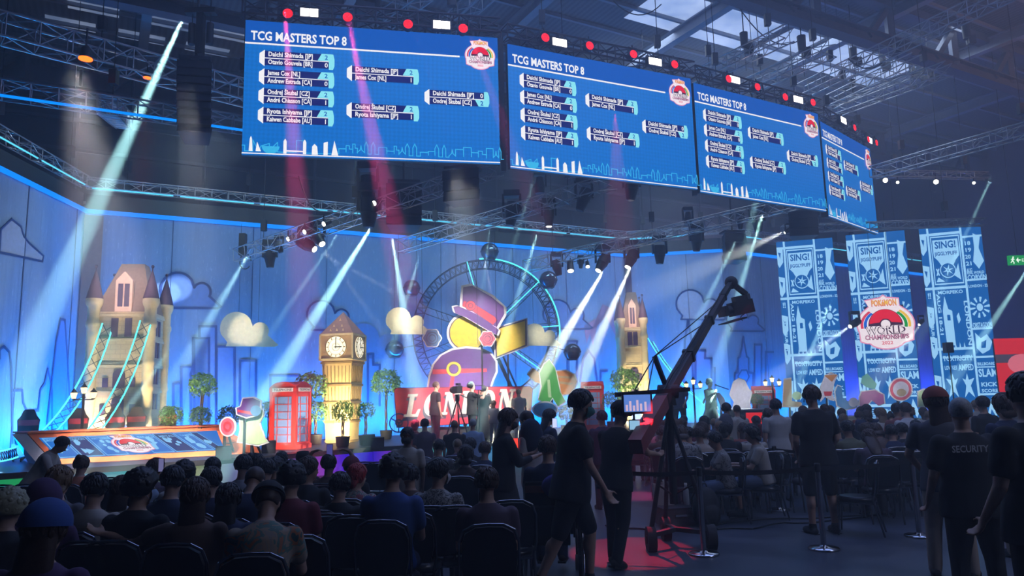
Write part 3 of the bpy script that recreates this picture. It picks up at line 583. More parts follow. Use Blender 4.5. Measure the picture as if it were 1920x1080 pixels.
def bridge_tower(loc, rz, W, D_, label, cols=4, H=1.0):
    t = thing('bridge_tower', label, 'set piece', loc, rz); a, d = W / 2, D_ / 2
    mb = MB(); mb.box((0, 0, 1.85), (W, D_, 3.7)); mb.build('body', CREAM, t)
    for z in (.95, 1.62, 2.3, 3.0, 3.66):
        mb = MB(); mb.box((0, 0, z), (W + .08, D_ + .08, .07)); mb.box((0, 0, z + .07), (W + .04, D_ + .04, .05)); mb.build('string_course', CREAM2, t)
    mb = MB(); b_ = [(-a, -d), (a, -d), (a, d), (-a, d)]; s = .42
    mb.add([(x, y, 3.75) for x, y in b_] + [(x * s + .06, y * .3, 5.15) for x, y in b_], [(0, 1, 5, 4), (1, 2, 6, 5), (2, 3, 7, 6), (3, 0, 4, 7), (4, 5, 6, 7)]); mb.build('roof', SLATE, t)
    dm = MB(); dw, dz = .34 * W / 1.41, 3.75
    dm.prism([(-dw / 2 - .04, dz), (dw / 2 + .04, dz), (dw / 2 + .04, dz + .85), (0, dz + 1.1), (-dw / 2 - .04, dz + .85)], (0.02, -d + .12, 0), (1, 0, 0), (0, 0, 1), .16); o = dm.build('dormer', mat('pink_cream_dormer', (.68, .46, .38), .8), t)
    for sx in (-1, 1): flat('pane', [rect(sx * dw * .24 + .02, dz + .14, dw * .36, .62)], DKWIN, o, -d - .055, .012)
    for sx in (-1, 1): flat('window', [rect(sx * .17 * W / 1.41, 3.08, .17, .5)], DKWIN, t, -d - .03, .04)
    flat('window', [[(x, z + 1.72) for x, z in arch_poly(.3, .5)]], DKWIN, t, -d - .03, .04); flat('window', [rect(-.33 * W / 1.41, 1.75, .14, .24)], DKWIN, t, -d - .03, .04); flat('window', [rect(.33 * W / 1.41, 1.75, .14, .24)], DKWIN, t, -d - .03, .04)
    flat('window', [[(x, z + 1.02) for x, z in arch_poly(.3, .5)]], DKWIN, t, -d - .03, .04); flat('window', [rect(-.36 * W / 1.41, 1.05, .14, .24)], DKWIN, t, -d - .03, .04); flat('window', [rect(.36 * W / 1.41, 1.05, .14, .24)], DKWIN, t, -d - .03, .04)
    flat('archway', [arch_poly(.62 * W / 1.41, .85)], BLUEWIN, t, -d - .02, .04)
    for z in (1.1, 1.78, 2.5, 3.1):
        for sy in (-1, 1): mb = MB(); mb.box((a + .01, sy * .13, z + .25), (.04, .13, .42)); mb.build('window', DKWIN, t)
    for sx in (-1, 1):
        for sy in (-1, 1):
            r = .15 * (1 if W > 1 else .85)
            prof = [(r * 1.1, 0), (r * 1.1, .9), (r * .95, .95), (r * .95, 1.62), (r * 1.12, 1.68), (r * .98, 1.78), (r * .98, 2.3), (r * 1.12, 2.36), (r, 2.44), (r, 3.3), (r * 1.2, 3.36), (r * 1.2, 3.46), (r, 3.52), (r * 1.05, 3.85), (r * 1.3, 3.93), (r * 1.42, 4.0), (r * 1.42, 4.1), (r * 1.15, 4.12)]
            mb = MB(); mb.lathe(prof, (sx * a, sy * d, 0), 16); tu = mb.build('turret', CREAM2, t)
            mb = MB(); mb.lathe([(r * 1.4, 4.11), (r * .95, 4.4), (r * .4, 4.72), (.02, 4.86)], (sx * a, sy * d, 0), 16); mb.cyl((sx * a, sy * d, 4.8), (sx * a, sy * d, 4.98), .015, n=5); mb.ell((sx * a, sy * d, 4.99), .045, nu=8, nv=6); mb.build('cone_roof', PLUM, tu)
    return t
bridge_tower(onstage(240, 20.4), math.radians(11), 1.41, 1.45, 'large cream bridge tower with four plum cone turrets at the left of the stage')
bridge_tower(onstage(1187, 28.6), math.radians(-2), .86, .8, 'smaller cream bridge tower standing behind the camera crane')
# neon cables
NEON = glow('cyan_neon', S(90, 240, 245), 1.5, True)
def bez(p0, p1, p2, n=12): return [p0.lerp(p1, i / n).lerp(p1.lerp(p2, i / n), i / n) for i in range(n + 1)]
def neon_cable(pts, off, label):
    t = thing('suspension_cable', label, 'neon cable', pts[0]); base = V(pts[0])
    a = bez(*pts); b_ = bez(*[p + off for p in pts])
    for q in (a, b_): mb = MB(); mb.tube([p - base for p in q], .022, 6); mb.build('neon_tube', NEON, t)
    mb = MB()
    for i in range(12): mb.cyl(a[i] - base, b_[i + 1] - base, .01, n=4); mb.cyl(b_[i] - base, a[i + 1] - base, .01, n=4)
    mb.build('lattice', DARKMETAL, t)
neon_cable([atY(192, 606, 19.4), atY(150, 745, 18.6), atY(74, 812, 18.0)], V((.12, .3, -.05)), 'cyan neon suspension cable falling to the left of the big bridge tower')
neon_cable([atY(263, 601, 19.4), atY(225, 735, 18.6), atY(162, 808, 18.0)], V((.14, .3, -.05)), 'cyan neon suspension cable crossing in front of the big bridge tower')
neon_cable([atY(1215, 634, 28.2), atY(1270, 735, 27), atY(1372, 792, 25.5)], V((.22, .2, -.12)), 'cyan neon suspension cable sloping right from the smaller bridge tower')
neon_cable([atY(-20, 848, 16.6), atY(10, 846, 16.6), atY(30, 838, 16.8)], V((.0, .1, -.22)), 'cyan neon cable end at the far left edge of the stage')

# clock tower
def clock_tower():
    t = thing('clock_tower', 'glowing cream clock tower reading three o\'clock in the middle of the city set', 'set piece', onstage(643, 23), math.radians(-10))
    GOLD = mat('warm_gothic_print', (.66, .5, .25), .8); GOLD2 = mat('brown_gothic_rib', (.36, .24, .11), .8)
    w0, w1 = .37, .49
    mb = MB(); q = [(-1, -1), (1, -1), (1, 1), (-1, 1)]
    mb.add([(x * w0, y * w0, 0) for x, y in q] + [(x * (w1 - .01), y * (w1 - .01), 2.45) for x, y in q], [(0, 1, 5, 4), (1, 2, 6, 5), (2, 3, 7, 6), (3, 0, 4, 7), (0, 3, 2, 1), (4, 5, 6, 7)]); sh = mb.build('shaft', GOLD, t)
    mb = MB()
    for z in (.05, .62, 1.2, 1.72, 2.4): w = w0 + (w1 - w0) * z / 2.45; mb.box((0, 0, z), (2 * w + .05, 2 * w + .05, .06))
    for k in range(8):
        f = -.86 + k * .245
        for s_, y in ((1, -1), (0, 1)):
            for z0, z1 in ((.68, 1.14), (1.26, 1.66), (1.8, 2.3)):
                wa = w0 + (w1 - w0) * z0 / 2.45; wb = w0 + (w1 - w0) * z1 / 2.45
                if s_: mb.beam((f * wa, -wa - .006, z0), (f * wb, -wb - .006, z1), .025, .02)
                else: mb.beam((wa + .006, f * wa, z0), (wb + .006, f * wb, z1), .025, .02)
    mb.build('rib', GOLD2, sh)
    mb = MB(); mb.box((0, 0, 2.87), (w1 * 2 + .06, w1 * 2 + .06, .84)); bx = mb.build('clock_stage', mat('tan_clock_surround', (.5, .34, .2), .8), t)
    mb = MB()
    for z in (2.5, 3.25):
        mb.box((0, 0, z), (w1 * 2 + .12, w1 * 2 + .12, .06))
    for x, y in q: mb.box((x * (w1 + .03), y * (w1 + .03), 2.87), (.06, .06, .8))
    mb.build('cornice', CREAM2, bx)
    mb = MB(); mb.add([(x * (w1 + .03), y * (w1 + .03), 3.29) for x, y in q] + [(0, 0, 4.0)], [(0, 1, 4), (1, 2, 4), (2, 3, 4), (3, 0, 4), (3, 2, 1, 0)]); rf = mb.build('spire', mat('mauve_spire_print', (.3, .2, .22), .8), t)
    mb = MB()
    for k, (x, z) in enumerate(((0, 3.7), (-.14, 3.5), (.12, 3.5), (-.2, 3.36), (0, 3.36), (.2, 3.36))):
        y = -(w1 + .03) * (4.0 - z) / .71 - .01; mb.prism([(-.035, 0), (.035, 0), (0, .08)], (x, y, z), (1, 0, 0), (0, 0, 1), .02)
    mb.build('dormer', CREAM2, rf)
    FACE = glow('backlit_clock_glass', S(255, 246, 215), .95, True, (.8, .78, .7)); INK = mat('black_clock_paint', (.02, .02, .02), .5)
    for side in (0, 1):
        M = Matrix.Rotation(math.radians(90 * side), 3, 'Z'); c = V((0, -w1 - .035, 2.87)); R = .33
        def T(mb, name, m, par): 
            mb.v = [tuple(M @ V(v)) for v in mb.v]; return mb.build(name, m, par)
        mb = MB(); mb.cyl(c, c + V((0, -.03, 0)), R, n=32); f = T(mb, 'clock_face', FACE, t)
        mb = MB(); mb.outline([(R * math.cos(a * PI / 16), R * math.sin(a * PI / 16)) for a in range(32)], c + V((0, -.034, 0)), (1, 0, 0), (0, 0, 1), .02, .012); mb.outline([(R * .72 * math.cos(a * PI / 14), R * .72 * math.sin(a * PI / 14)) for a in range(28)], c + V((0, -.034, 0)), (1, 0, 0), (0, 0, 1), .008, .008); mb.outline([(R * .36 * math.cos(a * PI / 10), R * .36 * math.sin(a * PI / 10)) for a in range(20)], c + V((0, -.034, 0)), (1, 0, 0), (0, 0, 1), .008, .008)
        for k in range(12):
            a = k * PI / 6; e = V((math.sin(a), 0, math.cos(a))); mb.beam(c + e * R * .76 + V((0, -.036, 0)), c + e * R * .92 + V((0, -.036, 0)), .03, .008, up=(0, 1, 0))
        T(mb, 'dial_marks', mat('gold_dial_paint', (.3, .2, .06), .5), f)
        mb = MB(); mb.beam(c + V((0, -.05, -.05)), c + V((0, -.05, R * .88)), .022, .01, up=(0, 1, 0)); T(mb, 'minute_hand', INK, f)
        mb = MB(); mb.beam(c + V((-.05, -.055, 0)), c + V((R * .58, -.055, 0)), .03, .01, up=(0, 1, 0)); T(mb, 'hour_hand', INK, f)
    return t
clock_tower()

# telephone boxes
REDP = mat('post_box_red', (.62, .045, .03), .4); PANE = mat('pale_blue_printed_pane', (.16, .3, .5), .25); SIGNW = mat('white_sign_board', (.75, .74, .7), .6)
def phone_box(loc, rz, label, w=.8, H=1.83):
    t = thing('telephone_box', label, 'telephone box', loc, rz, 'red telephone boxes'); a = w / 2
    mb = MB(); mb.box((0, 0, .06), (w + .04, w + .04, .12)); mb.box((0, 0, H * .45), (w - .06, w - .06, H * .82))
    for x, y in ((-1, -1), (1, -1), (1, 1), (-1, 1)): mb.box((x * (a - .04), y * (a - .04), H * .45), (.08, .08, H * .84))
    mb.box((0, 0, H * .86), (w + .02, w + .02, .13)); mb.build('body', REDP, t)
    mb = MB(); n = 12
    for f in range(2):
        M = Matrix.Rotation(PI / 2 * f, 3, 'Z'); p = [(-a, 0)] + [(-a + w * i / n, .03 + .14 * math.sin(PI * i / n)) for i in range(n + 1)] + [(a, 0)]
        k = MB(); k.prism(p, (0, a, H * .89), (1, 0, 0), (0, 0, 1), w); mb.add([M @ V(v) for v in k.v], k.f)
    mb.build('domed_roof', REDP, t)
    for f in range(4):
        M = Matrix.Rotation(PI / 2 * f, 3, 'Z')
        def T(mb, name, m, par): mb.v = [tuple(M @ V(v)) for v in mb.v]; return mb.build(name, m, par)
        mb = MB(); mb.box((0, -a - .012, H * .862), (w * .78, .02, .1)); s = T(mb, 'sign', SIGNW, t)
        mb = MB(); text_into(mb, 'TELEPHONE', (-w * .34, -a - .025, H * .862 - .03), (1, 0, 0), (0, 0, 1), .085, .02, width=w * .68); T(mb, 'lettering', mat('black_lettering', (.02, .02, .02), .6), s)
        mb = MB(); mb.box((0, -a + .0225, H * .43), (w * .62, .02, H * .66)); g = T(mb, 'window', PANE, t)
        mb = MB()
        for k in range(1, 6): mb.box((0, -a + .01, H * .1 + H * .66 * k / 6), (w * .62, .02, .018))
        for x in (-.2, .2): mb.box((x * w, -a + .01, H * .43), (.018, .02, H * .66))
        T(mb, 'glazing_bar', REDP, g)
    return t
phone_box(onstage(546, 20.5), math.radians(-14), 'large red telephone box between the orange desk and the clock tower')
phone_box(onstage(1109, 27.5), math.radians(-4), 'red telephone box left of the smaller bridge tower', .82, 1.75)
phone_box(onstage(1428, 27.2), math.radians(-16), 'red telephone box beside the tall blue banners', .8, 1.4)

# little ficus trees
LEAF = mat('ficus_leaf', (.13, .3, .05), .6, 0, .35, 6); TRUNK = mat('ficus_bark', (.12, .08, .05), .8); POT = mat('black_planter', (.03, .03, .035), .6)
def foliage(seed, n=900):
    r = random.Random(seed); mb = MB()
    for i in range(n):
        a = r.uniform(0, 2 * PI); c = r.uniform(-.85, 1); rad = r.uniform(.55, 1.04) ** .6; s = math.sqrt(1 - c * c); p = V((math.cos(a) * s, math.sin(a) * s, c * .85)) * rad
        if r.random() < .25: p += V((0, 0, -.28))
        d = V((r.uniform(-1, 1), r.uniform(-1, 1), r.uniform(-1.6, .2))).normalized(); e = d.cross(V((r.uniform(-1, 1), r.uniform(-1, 1), 1))).normalized(); l = r.uniform(.13, .24); w = l * .33
        mb.add([p, p + d * l * .5 + e * w, p + d * l, p + d * l * .5 - e * w], [(0, 1, 2, 3)])
    return mb.mesh('foliage')
FOL = [foliage(s) for s in (1, 2, 3)]
for f in FOL: f.materials.append(LEAF)
def tree(px, py, rpx, Y, label, stem=True, sz=1.0):
    c = atY(px, py, Y); r = rpx / FPX * Y; t = thing('ficus_tree', label, 'tree', (c.x, c.y, STAGE_Z), random.uniform(0, 6), 'potted ficus trees on the stage'); h = c.z - STAGE_Z
    o = link('foliage', random.choice(FOL), t, (0, 0, h)); o.scale = (r, r, r * sz)
    mb = MB()
    for k in range(3): a = k * 2.1; mb.tube([V((.03 * math.cos(a + z * 5), .03 * math.sin(a + z * 5), z * (h - r * .4))) + V((0, 0, .0)) for z in [i / 8 for i in range(9)]], .018, 5)
    mb.build('stem', TRUNK, t)
    mb = MB(); mb.lathe([(.13, 0), (.17, .02), (.2, .26), (.21, .28), (.17, .28)], n=12); mb.build('planter', POT, t)
for a in ((380, 718, 25, 20.2, 'tall ficus tree right of the big bridge tower, higher than the three round it'), (322, 776, 21, 18.8, 'low ficus behind the desk at the foot of the big bridge tower'), (376, 777, 20, 18.8, 'low ficus behind the desk, middle of the low three'), (430, 777, 21, 19.0, 'low ficus behind the orange desk end, beside the cutout with a purple hat'),
          (583, 722, 31, 22.4, 'tall ficus tree behind the large red telephone box'), (592, 768, 22, 22.2, 'ficus low between the telephone box and the clock tower'), (643, 768, 21, 20.6, 'ficus in a black planter directly before the clock tower'), (686, 768, 18, 21.0, 'slim ficus just right of the clock tower foot'),
          (724, 714, 28, 24.0, 'tall ficus between the clock tower and the ferris wheel'), (1172, 710, 27, 27.2, 'broad ficus before the smaller bridge tower'), (1146, 748, 18, 27.0, 'low ficus between the far telephone box and the smaller tower'), (1418, 748, 13, 25.6, 'small ficus before the telephone box next to the banners'), (1062, 770, 17, 24.6, 'yellow green ficus behind the orange and green cutout'), (505, 765, 18, 20.8, 'ficus half hidden left of the large telephone box')):
    tree(*a)
# street lamps
def street_lamp(px, py, Y, label, n=3):
    c = atY(px, py, Y); t = thing('street_lamp', label, 'street lamp', (c.x, c.y, STAGE_Z)); h = c.z - STAGE_Z
    mb = MB(); mb.lathe([(.12, 0), (.12, .06), (.05, .14), (.035, .3), (.028, h - .1), (.045, h - .08), (.03, h)], n=10); mb.beam((-.24, 0, h - .12), (.24, 0, h - .12), .025, .025); mb.build('post', BLACK, t)
    for x, z in ((-.24, h - .02), (0, h + .1), (.24, h - .02))[:n]:
        mb = MB(); mb.lathe([(.045, -.07), (.08, .07)], (x, 0, z), 8); g = mb.build('lantern', glow('warm_lantern_glass', S(255, 225, 170), 2.2, True), t); mb = MB(); mb.lathe([(.09, .07), (.03, .14), (.008, .18)], (x, 0, z), 8); mb.lathe([(.02, -.11), (.05, -.07)], (x, 0, z), 8); mb.build('cap', BLACK, g)
for a in ((157, 740, 18.2, 'black street lamp with warm lanterns left of the big bridge tower'), (1300, 722, 25.5, 'black street lamp with warm lanterns between the presenters'), (1448, 718, 26, 'black street lamp between the last telephone box and the banners')): street_lamp(*a)

# lit cream cloud cutouts
CLOUDM = mat('cream_cloud_board', (.72, .67, .5), .8)
def cutboard(px_polys, Y, label, cat, rz=0, name='scenery_cutout', legs=True, anchor=None, thick=.03, hangz=None):
    """painted boards cut to outline; the first layer is the board, later ones are painted shapes on it"""
    xs = [x for x, y in px_polys[0][0]]; cxp = sum(xs) / len(xs) if anchor is None else anchor; ys = [y for x, y in px_polys[0][0]]
    o = atY(cxp, 700, Y); o = V((o.x, o.y, STAGE_Z)); t = thing(name, label, cat, o, rz)
    d = V((math.cos(rz), math.sin(rz), 0)); A = o; B = o + d; nrm = V((d.y, -d.x, 0))
    parts = {}; bottom = 1e9
    for k, (poly, m, *nm) in enumerate(px_polys):
        off = .0 if k == 0 else .004 + .004 * k; q = []
        for x, y in poly: p = wallray(x, y, A, B, 0); q.append(((p - o).dot(d), p.z - o.z))
        if k == 0: bottom = min(z for x, z in q); mid = sum(x for x, z in q) / len(q)
        mb = parts.setdefault((nm[0] if nm else ('board' if k == 0 else m.name), m.name), MB())
        area_ = sum(a[0] * b_[1] - b_[0] * a[1] for a, b_ in zip(q, q[1:] + q[:1]))
        if area_ < 0: q = q[::-1]
        if k == 0: mb.prism(q, (0, thick, 0), (1, 0, 0), (0, 0, 1), thick)
        else: mb.prism(q, (0, -off, 0), (1, 0, 0), (0, 0, 1), .004)
    for (nm, mn), mb in parts.items(): mb.build(nm, bpy.data.materials[mn], t)
    mb = MB()
    if hangz: mb.cyl((mid - .3, .05, bottom + .1), (mid - .3, .05, hangz), .006, n=4); mb.cyl((mid + .3, .05, bottom + .1), (mid + .3, .05, hangz), .006, n=4); mb.build('hanging_wire', BLACK, t)
    else: mb.beam((mid - .1, .06, 0), (mid - .1, .06, bottom + .35), .05, .05); mb.beam((mid - .1, .06, bottom + .3), (mid - .1, .6, 0), .04, .04); mb.build('prop_strut', BLACK, t)
    return t
cutboard([(cloud_poly(462, 618, 108), CLOUDM)], 23.4, 'cream cloud cutout lit bright, left of the clock tower', 'cloud cutout', math.radians(20), 'cloud_cutout', hangz=7.0)
cutboard([(cloud_poly(762, 602, 84), CLOUDM)], 24.5, 'cream cloud cutout lit bright, left of the big purple hat', 'cloud cutout', math.radians(16), 'cloud_cutout', hangz=7.0)
cutboard([(cloud_poly(1014, 628, 70), CLOUDM)], 26.5, 'cream cloud cutout inside the neon ferris wheel', 'cloud cutout', math.radians(10), 'cloud_cutout', hangz=6.5)

# ferris wheel
def ferris():
    Y = 26.6; c = atY(913, 622, Y); t = thing('ferris_wheel', 'large ferris wheel with cyan neon rim behind the purple hat cutout', 'ferris wheel', (c.x, c.y, STAGE_Z), math.radians(8)); h = c.z - STAGE_Z; R = 138 / FPX * Y
    P = lambda a, r, y=0: V((r * math.cos(a), y, h + r * math.sin(a)))
    DK = mat('dark_wheel_steel', (.05, .06, .1), .5, .5)
    for y in (0, .25):
        mb = MB(); k = 72
        for r in (R, R * .88): mb.tube([P(2 * PI * i / k, r, y) for i in range(k + 1)], .02, 5)
        for i in range(k): mb.cyl(P(2 * PI * i / k, R, y), P(2 * PI * (i + .5) / k, R * .88, y), .01, n=4, caps=False); mb.cyl(P(2 * PI * (i + .5) / k, R * .88, y), P(2 * PI * (i + 1) / k, R, y), .01, n=4, caps=False)
        mb.build('rim', DK, t)
    mb = MB(); mb.tube([P(math.radians(95 - i * 4), R + .02, -.06) for i in range(30)], .028, 6); mb.build('neon_rim', NEON, t)
    for a in (43, 105, 4, -36, 160, 200): 
        mb = MB(); a_ = math.radians(a); s_ = V((-math.sin(a_), 0, math.cos(a_))) * .12
        for q in (-1, 1): mb.cyl(P(a_, .2) + s_ * q, P(a_, R * .9) + s_ * q, .015, n=4)
        for k in range(9): mb.cyl(P(a_, .2 + R * .075 * k) + s_, P(a_, .2 + R * .075 * (k + 1)) - s_, .01, n=4, caps=False)
        sp_ = mb.build('spoke', DK, t)
        if a in (43, 4, -36, 105): mb = MB(); mb.cyl(P(a_, .3, -.06) + s_ * 0, P(a_, R, -.06), .022, n=6); mb.build('neon_spoke', NEON, sp_)
    mb = MB(); mb.cyl(P(0, 0, -.1), P(0, 0, .35), .25, n=20); mb.build('hub', DK, t)
    for sx in (-1, 1):
        mb = MB(); mb.beam(P(0, 0, .4), (sx * 1.6, .4, 0), .12, .12); mb.beam((sx * 1.75, .4, 0), (sx * .25, .4, h), .06, .06); mb.build('leg', DK, t)
    GL = mat('dark_mirror_sphere', (.08, .13, .22), .12, .6)
    for k, (px, py, r) in enumerate(((918, 472, 17), (1028, 525, 17), (1073, 660, 16), (772, 540, 16), (740, 655, 17))):
        q = atY(px, py, Y - .25); q = q - V((c.x, c.y, STAGE_Z)); q = Matrix.Rotation(-math.radians(8), 3, 'Z') @ q; r = r / FPX * Y
        mb = MB(); mb.ell(q, r, nu=24, nv=16); o = mb.build('passenger_pod', GL, t)
        mb = MB(); mb.lathe([(r * 1.02, -.03), (r * 1.04, 0), (r * 1.02, .03)], q, 24); mb.lathe([(r * .5, -r * .95), (r * .7, -r * .8), (r * .3, -r * .8)], q, 16); d = (V((0, q.y, h)) - q); mb.cyl(q, q + d.normalized() * (d.length - R * .88), .02, n=5); mb.build('pod_ring', DK, o)
ferris()

# LONDON plate
def london():
    Y = 22.4; a_ = math.radians(7); o = onstage(868, Y); t = thing('london_sign', 'big red bus shaped sign reading LONDON in cream letters', 'sign', o, a_); d = V((math.cos(a_), math.sin(a_), 0))
    def L2(px, py): p = wallray(px, py, o, o + d); return ((p - o).dot(d), p.z - STAGE_Z)
    ED = mat('maroon_board_edge', (.12, .02, .04), .6); RD = mat('london_red', (.62, .035, .06), .5); CR = mat('cream_letter', (.8, .74, .6), .6); SHD = mat('grey_letter_shadow', (.1, .08, .12), .6)
    P = [L2(740, 732), L2(744, 728), L2(993, 725), L2(998, 730), L2(994, 788), L2(745, 801)][::-1]
    mb = MB(); mb.prism([(x * 1.012, z + (.02 if z > 1 else -.02)) for x, z in P], (0, .1, 0), (1, 0, 0), (0, 0, 1), .1); mb.build('back_board', ED, t)
    mb = MB(); mb.prism(P, (0, .0, 0), (1, 0, 0), (0, 0, 1), .02); mb.build('front_panel', RD, t)
    x0, z0 = L2(760, 782); x1, z1 = L2(968, 770); step = (x1 - x0) / 6; Hh = L2(760, 739)[1] - z0
    # heavy slab letters with a slant, each drawn by hand
    L_ = [[(0, 0), (.78, 0), (.86, .34), (.72, .34), (.62, .12), (.42, .12), (.42, .88), (.56, .88), (.58, 1), (.04, 1), (.02, .88), (.16, .88), (.16, .12), (0, .12)]]
    def ring(n=20):
        out = [(.42 + .42 * math.cos(2 * PI * i / n), .5 + .5 * math.sin(2 * PI * i / n)) for i in range(n)]; inn = [(.42 + .16 * math.cos(2 * PI * i / n), .5 + .36 * math.sin(2 * PI * i / n)) for i in range(n)]
        return [[out[i], out[(i + 1) % n], inn[(i + 1) % n], inn[i]] for i in range(n)]
    N_ = [[(0, 0), (.34, 0), (.34, .12), (.24, .12), (.24, 1), (.02, 1), (.02, .88), (.12, .88), (.12, .12), (0, .12)], [(.24, 1), (.24, .7), (.6, 0), (.78, 0), (.78, .2), (.38, 1)], [(.66, .1), (.78, .1), (.78, .88), (.9, .88), (.9, 1), (.56, 1), (.56, .88), (.66, .88)]]
    D_ = [[(0, 0), (.36, 0), (.36, .12), (.36, 1), (0, 1), (0, .88), (.1, .88), (.1, .12), (0, .12)]] + [[(.36 + .48 * math.sin(PI * i / 10), .5 + .5 * math.cos(PI * i / 10)), (.36 + .22 * math.sin(PI * i / 10), .5 + .36 * math.cos(PI * i / 10)), (.36 + .22 * math.sin(PI * (i + 1) / 10), .5 + .36 * math.cos(PI * (i + 1) / 10)), (.36 + .48 * math.sin(PI * (i + 1) / 10), .5 + .5 * math.cos(PI * (i + 1) / 10))] for i in range(10)]
    for k, g in enumerate((L_, ring(), N_, D_, ring(), N_)):
        xx = x0 + step * k; zz = z0 + (z1 - z0) * k / 6
        def tr(p, dx=0, dz=0): x, z = p; return (xx + dx + step * (.98 * x + .22 * z - .1), zz + dz + Hh * z)
        for dx, dz, y, nm, m in ((-.04, -.11, -.024, 'letter_shadow', SHD), (0, 0, -.06, 'letter', CR)):
            mb = MB()
            for q in g:
                q = [tr(p, dx, dz) for p in q]; ar = sum(a[0] * b_[1] - b_[0] * a[1] for a, b_ in zip(q, q[1:] + q[:1]))
                if ar < 0: q = q[::-1]
                mb.prism(q, (0, y + .03, 0), (1, 0, 0), (0, 0, 1), .03)
            mb.build(nm, m, t)
    for px in (748, 960):
        x, z = L2(px, 793); mb = MB(); R = .27
        for r, w in ((R, .035), (R * .35, .03)): mb.outline([(x + r * math.cos(a * PI / 12), z + r * math.sin(a * PI / 12)) for a in range(24)], (0, -.03, 0), (1, 0, 0), (0, 0, 1), w, .03)
        for k in range(3): a = k * 2.09 + .5; mb.beam((x, -.03, z), (x + R * math.cos(a), -.03, z + R * math.sin(a)), .04, .02, up=(0, 1, 0))
        mb.build('wheel', mat('navy_wheel_paint', (.02, .04, .15), .6), t)
    mb = MB(); mb.box((0, .2, .2), (3.4, .1, .4)); mb.box((-1.2, .25, .1), (.3, .4, .2)); mb.box((1.2, .25, .1), (.3, .4, .2)); mb.build('plinth', BLACK, t)
london()

# plain stand-in boards for the character cutouts
def c3(pts): return [(700 + x / 2.7, 450 + y / 2.7) for x, y in pts]
PURP = mat('purple_board_paint', (.13, .05, .26), .6); REDB = mat('red_board_paint', (.6, .04, .06), .6); YEL = mat('yellow_board_paint', (.8, .56, .03), .6); WHB = mat('white_board_edge', (.8, .78, .78), .6); DKP = mat('dark_plum_paint', (.06, .03, .1), .6); BLUR = mat('blue_rose_paint', (.1, .22, .45), .6); PINK = mat('pink_rose_paint', (.7, .12, .18), .6); ORG = mat('orange_board_paint', (.75, .3, .08), .6); GRN = mat('green_board_paint', (.08, .42, .08), .6); PALEG = mat('pale_green_paint', (.5, .7, .4), .6); TAN = mat('tan_board_paint', (.55, .42, .25), .6); BLU = mat('blue_board_paint', (.08, .3, .65), .6); LAV = mat('lavender_white_paint', (.7, .68, .8), .6); MAG = mat('magenta_board_paint', (.5, .15, .4), .6); TEAL = mat('teal_board_paint', (.15, .5, .42), .6)
def ci(cx, cy_, r, r2=None, n=24): r2 = r2 or r; return [(cx + r * math.cos(2 * PI * i / n), cy_ + r2 * math.sin(2 * PI * i / n)) for i in range(n)]
def grow(poly, g):
    cx = sum(p[0] for p in poly) / len(poly); cy_ = sum(p[1] for p in poly) / len(poly); out = []
    for x, y in poly: d = math.hypot(x - cx, y - cy_) or 1; out.append((x + (x - cx) / d * g, y + (y - cy_) / d * g))
    return out
crown = c3([(455, 240), (500, 232), (600, 290), (660, 340), (662, 375), (625, 440), (600, 430), (500, 360), (450, 335)])
brim = c3([(405, 340), (430, 335), (520, 375), (600, 430), (635, 455), (625, 480), (560, 445), (470, 392), (415, 370)])
band = c3([(450, 335), (500, 357), (606, 430), (628, 405), (612, 388), (520, 330), (457, 308)])
coat = c3([(280, 745), (288, 690), (308, 630), (345, 585), (400, 558), (470, 548), (540, 554), (590, 575), (618, 615), (620, 665), (600, 710), (590, 745)])
disc = c3(ci(480, 470, 98, 92)); panel = c3([(610, 450), (775, 400), (778, 535), (620, 598)])
Yc = 23.4
cutboard([(grow(panel, 3), WHB), (panel, DKP), (grow(panel, -4), YEL)], Yc + .15, 'plain yellow panel board with a dark edge right of the big purple hat', 'board', math.radians(6))
cutboard([(grow(disc, 4), WHB), (disc, DKP), (grow(disc, -2), YEL)], Yc + .05, 'plain yellow round board under the big purple hat', 'board', math.radians(6))
ribs = [c3([(340 + k, 560 - k * .1), (352 + k, 560 - k * .1), (335 + k * 1.1, 740), (320 + k * 1.1, 740)]) for k in (70,)]
cutboard([(grow(coat, 4), WHB), (coat, PURP), (c3([(300, 655), (575, 650), (575, 668), (300, 680)]), REDB), (c3([(395, 680), (412, 680), (405, 745), (385, 745)]), REDB), (c3(ci(407, 653, 37)), YEL), (c3(ci(407, 653, 25)), DKP), (c3(ci(407, 653, 20)), PURP)], Yc, 'rounded purple coat board with a red belt and a gold buckle above the LONDON sign', 'board', math.radians(6))
hat = cutboard([(grow(crown, 5), WHB), (grow(brim, 4), WHB), (crown, PURP), (brim, PURP), (band, REDB), (c3(ci(492, 333, 27)), DKP), (c3(ci(492, 333, 24)), REDB), (c3(ci(492, 333, 13)), DKP), (c3(ci(492, 333, 9)), REDB)], Yc - .1, 'giant tilted purple top hat board with a red band and rosette', 'board', math.radians(6))
for cx, cy_, r, m, l in ((297, 497, 42, BLUR, 'blue'), (577, 500, 36, PINK, 'pink')):
    pet = []
    for k in range(24): a = 2 * PI * k / 24; rr_ = r * (1 + .09 * math.cos(6 * a)); pet.append((cx + rr_ * math.cos(a), cy_ + rr_ * math.sin(a)))
    lay_ = [(c3([(cx + (x - cx) * 1.14, cy_ + (y - cy_) * 1.14) for x, y in pet]), WHB), (c3(pet), m)]
    for q in (.72, .42): lay_ += [(c3(ci(cx + 2, cy_ - 1, r * q)), DKP), (c3(ci(cx + 1, cy_, r * (q - .07))), m)]
    cutboard(lay_, Yc - .3, '%s rose board beside the big purple hat' % l, 'rose board', math.radians(6), 'rose_cutout', hangz=6.5)
def blob(pts): return pts
